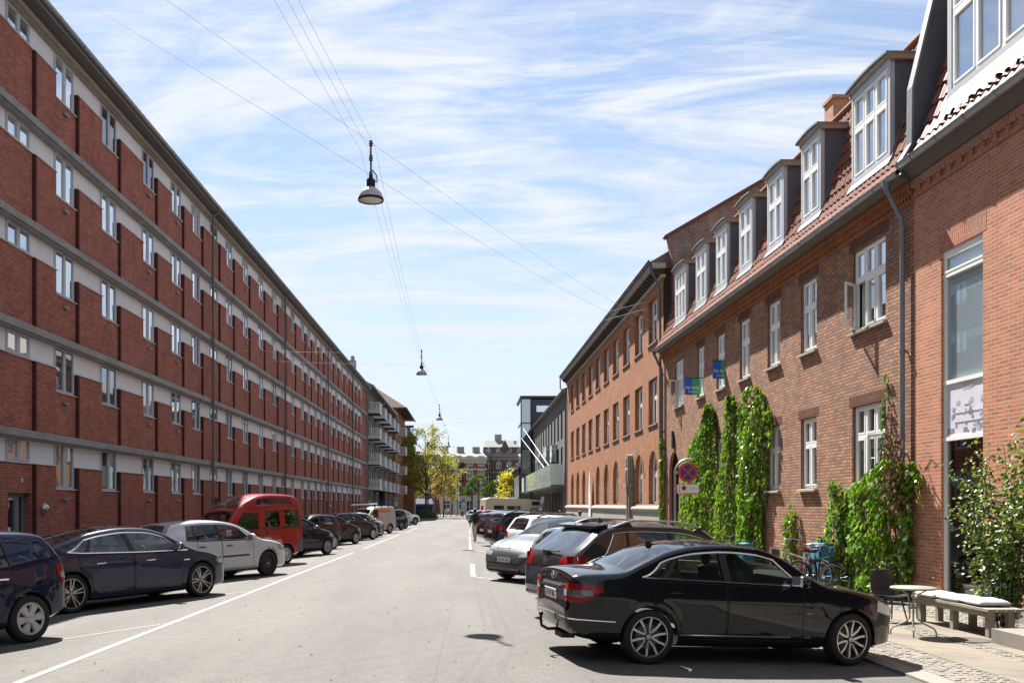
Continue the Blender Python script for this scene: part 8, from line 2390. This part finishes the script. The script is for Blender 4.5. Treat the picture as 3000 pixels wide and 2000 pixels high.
def bicycle(label, loc, rz, mf, msad, hb=1.08, lean=.0, steer=.0, group='bicycles leaning about the street'):
    o = thing('bicycle', label, 'bicycle', loc, rz, group); o.rotation_euler = (lean, 0, rz)
    Rw = .34
    for nm, x in (('rear_wheel', -.53), ('front_wheel', .53)):
        t = MB(); t.tube([(Rw * math.cos(a), 0, Rw * math.sin(a)) for a in [2 * math.pi * k / 32 for k in range(32)]], .018, 6, 0, closed=True)
        t.tube([((Rw - .025) * math.cos(a), 0, (Rw - .025) * math.sin(a)) for a in [2 * math.pi * k / 32 for k in range(32)]], .009, 5, 1, closed=True)
        for k in range(18):
            a = 2 * math.pi * k / 18; t.tube([(.02 * math.cos(a + .9), .02 * (-1) ** k, .02 * math.sin(a + .9)), ((Rw - .03) * math.cos(a), 0, (Rw - .03) * math.sin(a))], .0016, 3, 1)
        t.tube([(0, -.05, 0), (0, .05, 0)], .022, 8, 1)
        w = t.build(nm, [M_black, M_steel], o, loc=(x, 0, Rw), smooth=50)
        if x > 0: w.rotation_euler = (0, 0, steer)
        f = MB(); n = 14
        f.grid(lambda u, v: (x + (Rw + .035) * math.cos(lerp(.25, 2.9, u)), (v - .5) * .055, Rw + (Rw + .035) * math.sin(lerp(.25, 2.9, u))), n, 2); f.build('mudguard', mf, o, smooth=60, recalc=False)
    st, hd, bb_ = Vector((-.20, 0, .86)), Vector((.36, 0, .88)), Vector((-.10, 0, .30))
    m = MB()
    for a, b, r in (((-.12, 0, .32), (-.22, 0, .80), .016), ((.40, 0, .72), (-.09, 0, .34), .017), ((.37, 0, .84), (-.20, 0, .70), .014), ((.43, 0, .66), (.35, 0, .92), .018), ((-.53, .05, .34), (-.10, .03, .31), .010), ((-.53, -.05, .34), (-.10, -.03, .31), .010), ((-.53, .05, .34), (-.20, .02, .72), .009), ((-.53, -.05, .34), (-.20, -.02, .72), .009)):
        m.tube([a, b], r, 7)
    m.tube([(.43, .04, .66), (.48, .05, .50), (.53, .05, .34)], .012, 6); m.tube([(.43, -.04, .66), (.48, -.05, .50), (.53, -.05, .34)], .012, 6)
    m.build('frame', mf, o, smooth=50)
    h = MB(); h.tube([(.35, 0, .92), (.33, 0, hb)], .012, 6); h.tube([(.12, -.29, hb + .02), (.22, -.27, hb + .03), (.34, -.15, hb + .06), (.36, 0, hb), (.34, .15, hb + .06), (.22, .27, hb + .03), (.12, .29, hb + .02)], .011, 6); h.build('handlebar', M_steel, o, smooth=60)
    h = MB(); h.tube([(.08, -.29, hb + .018), (.20, -.275, hb + .028)], .017, 6); h.tube([(.08, .29, hb + .018), (.20, .275, hb + .028)], .017, 6); h.build('grip', M_black, o)
    s = MB(); s.tube([(-.215, 0, .78), (-.235, 0, .90)], .012, 6); s.build('seat_post', M_steel, o)
    s = MB(); s.prism([(-.36, -.09), (-.30, -.105), (-.16, -.04), (-.04, -.022), (-.02, 0), (-.04, .022), (-.16, .04), (-.30, .105), (-.36, .09)], 'z', .90, .95); s.build('saddle', msad, o, smooth=50)
    s = MB(); s.tube([(-.11, -.09, .30), (-.05, -.09, .16)], .01, 5); s.tube([(-.11, .09, .30), (-.17, .09, .44)], .01, 5); s.lathe([(.06, -.06), (.09, -.06), (.09, -.055), (.06, -.055)], 18, (-.11, 0, .30), 'y', closed=True); s.box(-.10, 0, -.14, -.09, .14, .17); s.box(-.22, -.12, .09, .14, .43, .46); s.build('crank', M_dark, o)
    return o
bicycle('silver ladies bicycle with swept handlebars leaning at the wall by the cabinet', (7.80, 21.85, side_z(7.8, 21.8)), R(128), M_bsil, M_brownl, 1.12, .06, .35)
bicycle('black bicycle with front wheel turned, in front of the blue cabinet', (7.72, 20.55, side_z(7.7, 20.5)), R(-65), M_bblk, M_black, 1.02, -.07, .4)
bicycle('dark blue bicycle behind the black one against the cabinet', (8.02, 21.15, side_z(8.0, 21.1)), R(-100), M_bblk, M_brownl, 1.05, .05, -.3)
bicycle('black bicycle leaning at the left brick wall beside the intercom', (-10.9, 25.6, ground_z(-9.6, 25) + .12), R(95), M_bblk, M_black, 1.22, -.08, .3)
bicycle('bicycle with low bars at the left wall behind the silver hatchback', (-10.9, 36.5, ground_z(-9.6, 36) + .12), R(88), M_bblk, M_black, 1.18, -.08, .2)
bicycle('black bicycle standing behind the shaded end of the ivy', (7.6, 27.2, side_z(7.6, 27)), R(70), M_bblk, M_black, 1.05, .05, .2)
M_skin = mat('skin', (0.36, 0.20, 0.14), .55, var=.1); M_hairb = mat('brown_hair', (0.035, 0.02, 0.012), .6, var=.3, nscale=40); M_hairr = mat('red_brown_hair', (0.13, 0.045, 0.018), .6, var=.3, nscale=40)
def person(label, loc, rz, h, pose, top, trous, shoes, hair, curly=False, group=None):
    """one skinned figure; the skeleton is in units of body height and pose bends it"""
    o = thing('person', label, 'person', loc, rz, group)
    P = dict(pel=(0, 0, .53), sp=(0, .005, .61), che=(0, .01, .72), neck=(0, .005, .825), hd=(0, .02, .865), top=(0, .015, .955))
    for sx, n in ((-1, 'l'), (1, 'r')):
        P['hip' + n] = (sx * .052, 0, .51); P['kn' + n] = (sx * .055, .01, .285); P['an' + n] = (sx * .055, -.01, .045); P['to' + n] = (sx * .062, .085, .018)
        P['sh' + n] = (sx * .105, 0, .80); P['el' + n] = (sx * .135, -.01, .63); P['wr' + n] = (sx * .14, .035, .485); P['pa' + n] = (sx * .137, .05, .445)
    P.update(pose)
    names = list(P); idx = {n: i for i, n in enumerate(names)}
    rad = dict(pel=.075, sp=.068, che=.082, neck=.036, hd=.052, top=.046)
    for n in 'lr':
        rad.update({'hip' + n: .058, 'kn' + n: .038, 'an' + n: .026, 'to' + n: .020, 'sh' + n: .038, 'el' + n: .028, 'wr' + n: .019, 'pa' + n: .021})
    E_l = [('pel', 'sp', 0), ('sp', 'che', 0), ('che', 'neck', 0), ('neck', 'hd', 3), ('hd', 'top', 3)]
    for n in 'lr':
        E_l += [('pel', 'hip' + n, 1), ('hip' + n, 'kn' + n, 1), ('kn' + n, 'an' + n, 1), ('an' + n, 'to' + n, 2), ('che', 'sh' + n, 0), ('sh' + n, 'el' + n, 0), ('el' + n, 'wr' + n, 0), ('wr' + n, 'pa' + n, 3)]
    V = [Vector(P[n]) * h for n in names]; Rd = [rad[n] * h for n in names]
    edges = [(idx[a], idx[b]) for a, b, _ in E_l]; seg = [(V[idx[a]], V[idx[b]], c) for a, b, c in E_l]
    for n, sx in (('l', -1), ('r', 1)):                       # five curled fingers on each palm
        pa = V[idx['pa' + n]]; d = (pa - V[idx['wr' + n]]).normalized()
        for k in range(5):
            off = Vector((0, (k - 2) * .0085 * h, 0)); ln = (.030, .040, .043, .040, .032)[k] * h
            if k == 4: off = Vector((-sx * .006 * h, .018 * h, .010 * h)); ln = .028 * h
            a = pa + off + d * .006 * h; b = a + d * ln * .55; c = b + (d + Vector((-sx * .5, 0, 0))).normalized() * ln * .45
            for q, r_ in ((a, .0062), (b, .0056), (c, .0045)):
                V.append(q); Rd.append(r_ * h)
            i = len(V); edges += [(idx['pa' + n], i - 3), (i - 3, i - 2), (i - 2, i - 1)]; seg += [(a, c, 3)]
    me = bpy.data.meshes.new('body'); me.from_pydata([tuple(v) for v in V], edges, [])
    t = bpy.data.objects.new('tmp', me); COL.objects.link(t)
    t.modifiers.new('s', 'SKIN'); sd = t.modifiers.new('u', 'SUBSURF'); sd.levels = 1; sd.render_levels = 1
    for i, sv in enumerate(me.skin_vertices[0].data):
        sv.radius = (Rd[i], Rd[i]); sv.use_root = (i == 0)
    i = idx['che']; me.skin_vertices[0].data[i].radius = (rad['che'] * h * 1.15, rad['che'] * h * .85)
    dg = bpy.context.evaluated_depsgraph_get(); dg.update()
    out = bpy.data.meshes.new_from_object(t.evaluated_get(dg)); bpy.data.objects.remove(t)
    out.name = 'body'
    out.materials.clear()
    for m in (top, trous, shoes, M_skin): out.materials.append(m)
    def near(p):
        best, bd = 0, 9
        for a, b, c in seg:
            ab = b - a; k = max(0, min(1, (p - a).dot(ab) / max(1e-9, ab.length_squared))); d = (p - a - ab * k).length - (.02 if c == 0 else 0)
            if d < bd: best, bd = c, d
        return best
    for f in out.polygons:
        f.material_index = near(f.center); f.use_smooth = True
    link('body', out, o)
    hd = Vector(P['hd']) * h; tp = Vector(P['top']) * h; cc_ = hd.lerp(tp, .55)
    m = MB()
    m.ball((cc_.x, cc_.y - .010 * h, cc_.z + .014 * h), .058 * h, .064 * h, .062 * h, 14)
    if curly:
        rn = random.Random(3)
        for k in range(40):
            v = Vector((rn.gauss(0, 1), rn.gauss(0, 1) - .4, abs(rn.gauss(0, 1)) * .9)).normalized() * .068 * h
            m.ball((cc_.x + v.x, cc_.y + v.y - .01 * h, cc_.z + v.z + .01 * h), .020 * h, n=6)
    m.build('hair', hair, o, smooth=80)
    fc = MB(); fy = cc_.y + .050 * h
    for sx in (-1, 1):
        fc.ball((cc_.x + sx * .019 * h, fy - .004 * h, cc_.z - .012 * h), .007 * h, .005 * h, .005 * h, 6, 1); fc.ball((cc_.x + sx * .056 * h, cc_.y - .002 * h, cc_.z - .018 * h), .007 * h, .011 * h, .017 * h, 6, 0)
    fc.prism([(fy - .008 * h, cc_.z - .012 * h), (fy + .012 * h, cc_.z - .032 * h), (fy - .008 * h, cc_.z - .034 * h)], 'x', cc_.x - .007 * h, cc_.x + .007 * h, 0); fc.box(cc_.x - .014 * h, cc_.x + .014 * h, fy - .008 * h, fy - .001 * h, cc_.z - .050 * h, cc_.z - .045 * h, 2)
    fc.build('face', [M_skin, M_dark, mat('lips', (0.28, 0.10, 0.09), .5)], o, smooth=50)
    return o
M_hood = mat('grey_hooded_jacket', (0.075, 0.073, 0.068), .9, var=.15); M_pants = mat('light_trousers', (0.42, 0.40, 0.37), .9, var=.1); M_shoe = mat('dark_shoes', (0.02, 0.02, 0.02), .7)
M_wht = mat('white_shirt_cloth', (0.60, 0.60, 0.58), .9, var=.08); M_blkc = mat('black_cloth', (0.015, 0.015, 0.017), .9, var=.15); M_jean = mat('dark_jeans', (0.03, 0.04, 0.07), .9, var=.15)
wz = ground_z(.35, 48.5)
walk = dict(hipl=(-.05, .0, .51), knl=(-.055, -.045, .29), anl=(-.06, -.20, .075), tol=(-.062, -.135, .018), hipr=(.05, .0, .51), knr=(.055, .09, .295), anr=(.05, .13, .055), tor=(.055, .215, .03),
            ell=(-.135, .03, .63), wrl=(-.125, .105, .51), pal=(-.12, .13, .475), elr=(.14, -.05, .64), wrr=(.145, -.045, .50), par=(.145, -.04, .46))
person('man seen from behind walking away in grey hooded jacket and light trousers', (.30, 48.5, wz), R(14), 1.80, walk, M_hood, M_pants, M_shoe, M_hairb)
bp = thing('backpack', 'black backpack on the back of the walking man', 'backpack', (.30, 48.5, wz), R(14))
m = MB()
m.grid(lambda u, v: (lerp(-.155, .155, u) * (1 - .15 * v * v), -.14 - .13 * (math.sin(math.pi * u) * math.sin(math.pi * min(1, v * 1.0))) ** .5, lerp(1.02, 1.50, v)), 12, 12, 0, back=lambda u, v: (lerp(-.155, .155, u) * (1 - .15 * v * v), -.115, lerp(1.02, 1.50, v))); m.build('bag', M_blkc, bp, smooth=60)
m = MB()
for sx in (-1, 1):
    m.tube([(sx * .10, -.12, 1.48), (sx * .115, -.03, 1.515), (sx * .12, .11, 1.44), (sx * .125, .135, 1.25), (sx * .14, .06, 1.10), (sx * .13, -.12, 1.06)], .018, 5)
m.build('strap', M_blkc, bp)
m = MB(); m.box(-.11, .11, -.275, -.245, 1.08, 1.26); m.build('front_pocket', M_blkc, bp)
GP = 'people standing by the orange building'
person('man with short brown hair in a white shirt standing by the grey building', (6.1, 62, side_z(6.1, 62)), R(-70), 1.78, {}, M_wht, M_jean, M_shoe, M_hairb, group=GP)
person('young man in black jacket standing beside the white sail banner', (6.62, 55, side_z(6.6, 55)), R(80), 1.76, {}, M_blkc, M_jean, M_shoe, M_hairb, group=GP)
person('shorter person with curly red brown hair left of the man in black', (6.22, 54.6, side_z(6.2, 54.6)), R(170), 1.50, {}, M_hood, M_jean, M_shoe, M_hairr, True, group=GP)
person('shorter dark haired person between the curly haired one and the man in black', (6.45, 54.2, side_z(6.45, 54.2)), R(120), 1.46, {}, M_blkc, M_jean, M_shoe, M_hairb, group=GP)
person('dark dressed person standing far along the right pavement', (5.35, 82, side_z(5.4, 82)), R(150), 1.74, {}, M_blkc, M_blkc, M_shoe, M_hairb, group=GP)
person('person in white shirt on the far pavement below the palms', (-3.9, 172, -.34), R(100), 1.75, walk, M_wht, M_jean, M_shoe, M_hairb)
M_yel = mat('faded_yellow_paint', (0.36, 0.31, 0.04), .6, var=.2)
for k in range(6):
    x = -6.2 + k * .95
    o = thing('bollard', 'black and yellow bollard across the street end, %s' % ['leftmost, by the bush', 'second from the left', 'third from the left', 'third from the right', 'second from the right', 'rightmost, near the camper'][k], 'bollard', (x, 168, -.335), 0, 'bollards closing the street end')
    m = MB(); m.lathe([(.07, 0), (.07, .75), (.045, .80), (0, .81)], 10); m.build('post', M_yel, o, smooth=40)
    m = MB(); m.lathe([(.073, .25), (.073, .42)], 10); m.lathe([(.073, .58), (.073, .70)], 10); m.build('black_band', M_dark, o)
mb = MB(); mb.box(-8.0, 2.6, 171.5, 171.7, -.45, -.24); tag(mb.build('far_kerb', M_kerb), None, None, kind='structure')
mb = MB(); mb.box(-60, 60, 171.7, 186, -.45, -.27); tag(mb.build('far_pavement', M_slabl), None, None, kind='structure')
ms = thing('lattice_mast', 'dark steel lattice mast rising behind the camper van', 'mast', (3.55, 152, -.34))
m = MB()
for sx in (-1, 1):
    for sy in (-1, 1):
        m.tube([(sx * .24, sy * .24, 0), (sx * .15, sy * .15, 10.4)], .035, 4)
for k in range(20):
    z0, z1 = k * .52, (k + 1) * .52; a, b = .24 - .0045 * k * 1.0, .24 - .0045 * (k + 1)
    s_ = (-1) ** k
    m.tube([(-s_ * a, -a, z0), (s_ * b, -b, z1)], .02, 4); m.tube([(-a, -s_ * a, z0), (-b, s_ * b, z1)], .02, 4); m.tube([(a, s_ * a, z0), (b, -s_ * b, z1)], .02, 4)
m.build('lattice', M_dark, ms)
lm = thing('lamp_mast', 'grey street mast with white globe lamps in front of the far red house', 'street lamp', (-2.6, 182, -.34))
m = MB(); m.tube([(0, 0, 0), (0, 0, 10.5)], [.20, .13], 8); m.tube([(.55, 0, 0), (.45, 0, 8.0)], [.12, .09], 8); m.build('mast', M_zinc, lm)
for dx in (-.9, -.35):
    m = MB(); m.tube([(0, 0, 9.2), (dx * 1.0, -.3, 10.4)], .04, 5); m.build('arm', M_zinc, lm)
    m = MB(); m.ball((dx * 1.0, -.3, 10.0 + dx * .4), .30, n=12); m.lathe([(.32, .1), (.2, .3), (.0, .35)], 12, (dx, -.3, 10.0 + dx * .4)); m.build('globe', M_white, lm, smooth=60)
bs = thing('cycle_sign', 'round blue cycle sign on a post at the end of the street', 'traffic sign', (-.95, 148, -.335))
m = MB(); m.tube([(0, .05, 0), (0, .05, 3.15)], .035, 6); m.build('pole', M_galv, bs)
m = MB(); m.lathe([(0, -.01), (.30, -.01), (.30, .01), (0, .01)], 24, (0, 0, 2.8), 'y'); m.build('sign_plate', mat('cycle_sign_blue', (0.01, 0.10, 0.38), .4), bs)
m = MB()
for dx in (-.11, .11):
    m.tube([(dx + .07 * math.cos(a), -.012, 2.75 + .07 * math.sin(a)) for a in [2 * math.pi * k / 12 for k in range(12)]], .012, 4, closed=True)
m.tube([(-.11, -.012, 2.75), (-.02, -.012, 2.89), (.09, -.012, 2.87), (.11, -.012, 2.75)], .012, 4); m.tube([(-.02, -.012, 2.89), (.0, -.012, 2.76), (.09, -.012, 2.87)], .012, 4); m.build('cycle_symbol', M_signw, bs)
m = MB(); m.box(-.22, .22, -.012, .0, 2.2, 2.42); m.build('supplementary_plate', M_signw, bs)
rs = thing('sign_back', 'grey back of a round traffic sign with plates at the left corner', 'traffic sign', (-10.25, 129, -.3))
m = MB(); m.tube([(0, -.05, 0), (0, -.05, 3.4)], .035, 6); m.build('pole', M_galv, rs)
m = MB(); m.lathe([(0, 0), (.33, 0), (.33, .015), (0, .015)], 24, (0, 0, 2.95), 'y'); m.build('sign_plate', M_galv, rs)
m = MB(); m.box(-.30, .30, 0, .012, 1.95, 2.25); m.box(-.30, .30, 0, .012, 2.3, 2.55); m.build('supplementary_plate', M_signw, rs)
gb = thing('notice_board', 'grey notice board standing before the balcony block', 'notice board', (-10.6, 112, -.2), R(-60))
m = MB(); m.box(-.9, .9, -.05, .05, 1.7, 4.2); m.build('board', mat('grey_blue_board', (0.10, 0.11, 0.14), .5), gb)
m = MB(); m.tube([(-.8, 0, 0), (-.8, 0, 4.2)], .05, 6); m.tube([(.8, 0, 0), (.8, 0, 4.2)], .05, 6); m.build('post', M_zinc, gb)
pb = thing('tilted_banner', 'narrow tilted white and blue banner before the grey building', 'banner', (6.6, 86, -.25), R(0))
m = MB(); m.tube([(0, 0, 0), (.05, 0, 1.4), (.22, 0, 2.9)], .03, 6); m.build('pole', M_galv, pb)
m = MB(); m.prism([(-.12, 1.55), (.16, 1.55), (.40, 2.85), (.13, 2.85)], 'y', -.02, .02, 0); m.prism([(-.04, 1.8), (.16, 1.8), (.24, 2.2), (.04, 2.2)], 'y', -.024, -.0201, 1); m.build('cloth', [M_signw, M_estb], pb)
for k, (x, w) in enumerate(((-9.4, 5.2), (-13.8, 4.0))):
    tt = thing('market_tent', ['dark blue market tent under the trees at the street end', 'second dark blue tent farther left under the trees'][k], 'tent', (x, 176 + k, -.3), 0, 'blue tents at the street end')
    m = MB(); m.face([(-w / 2, -1.6, 2.3), (w / 2, -1.6, 2.3), (w / 2 - .4, 0, 3.3), (-w / 2 + .4, 0, 3.3)]); m.face([(-w / 2, 1.6, 2.3), (-w / 2 + .4, 0, 3.3), (w / 2 - .4, 0, 3.3), (w / 2, 1.6, 2.3)]); m.face([(-w / 2, -1.6, 2.3), (-w / 2 + .4, 0, 3.3), (-w / 2, 1.6, 2.3)]); m.face([(w / 2, -1.6, 2.3), (w / 2, 1.6, 2.3), (w / 2 - .4, 0, 3.3)])
    m.box(-w / 2, w / 2, -1.62, -1.58, 1.95, 2.3); m.box(-w / 2, w / 2, 1.2, 1.25, 0, 2.2); m.build('canopy', mat('tent_blue', (0.012, 0.022, 0.07), .8), tt, recalc=False)
    m = MB()
    for px in (-w / 2 + .1, w / 2 - .1):
        for py in (-1.5, 1.5): m.tube([(px, py, 0), (px, py, 2.3)], .04, 5)
    m.build('post', M_galv, tt)
lb = thing('litter_bin', 'small dark litter bin on the far pavement right of the palms', 'bin', (-1.4, 176, -.27))
m = MB(); m.lathe([(.28, 0), (.32, .85), (.30, .95), (.1, 1.0)], 12); m.build('bin_body', M_dark, lb)
m = MB(); m.lathe([(.33, .86), (.33, .93)], 12); m.build('rim', M_zinc, lb)
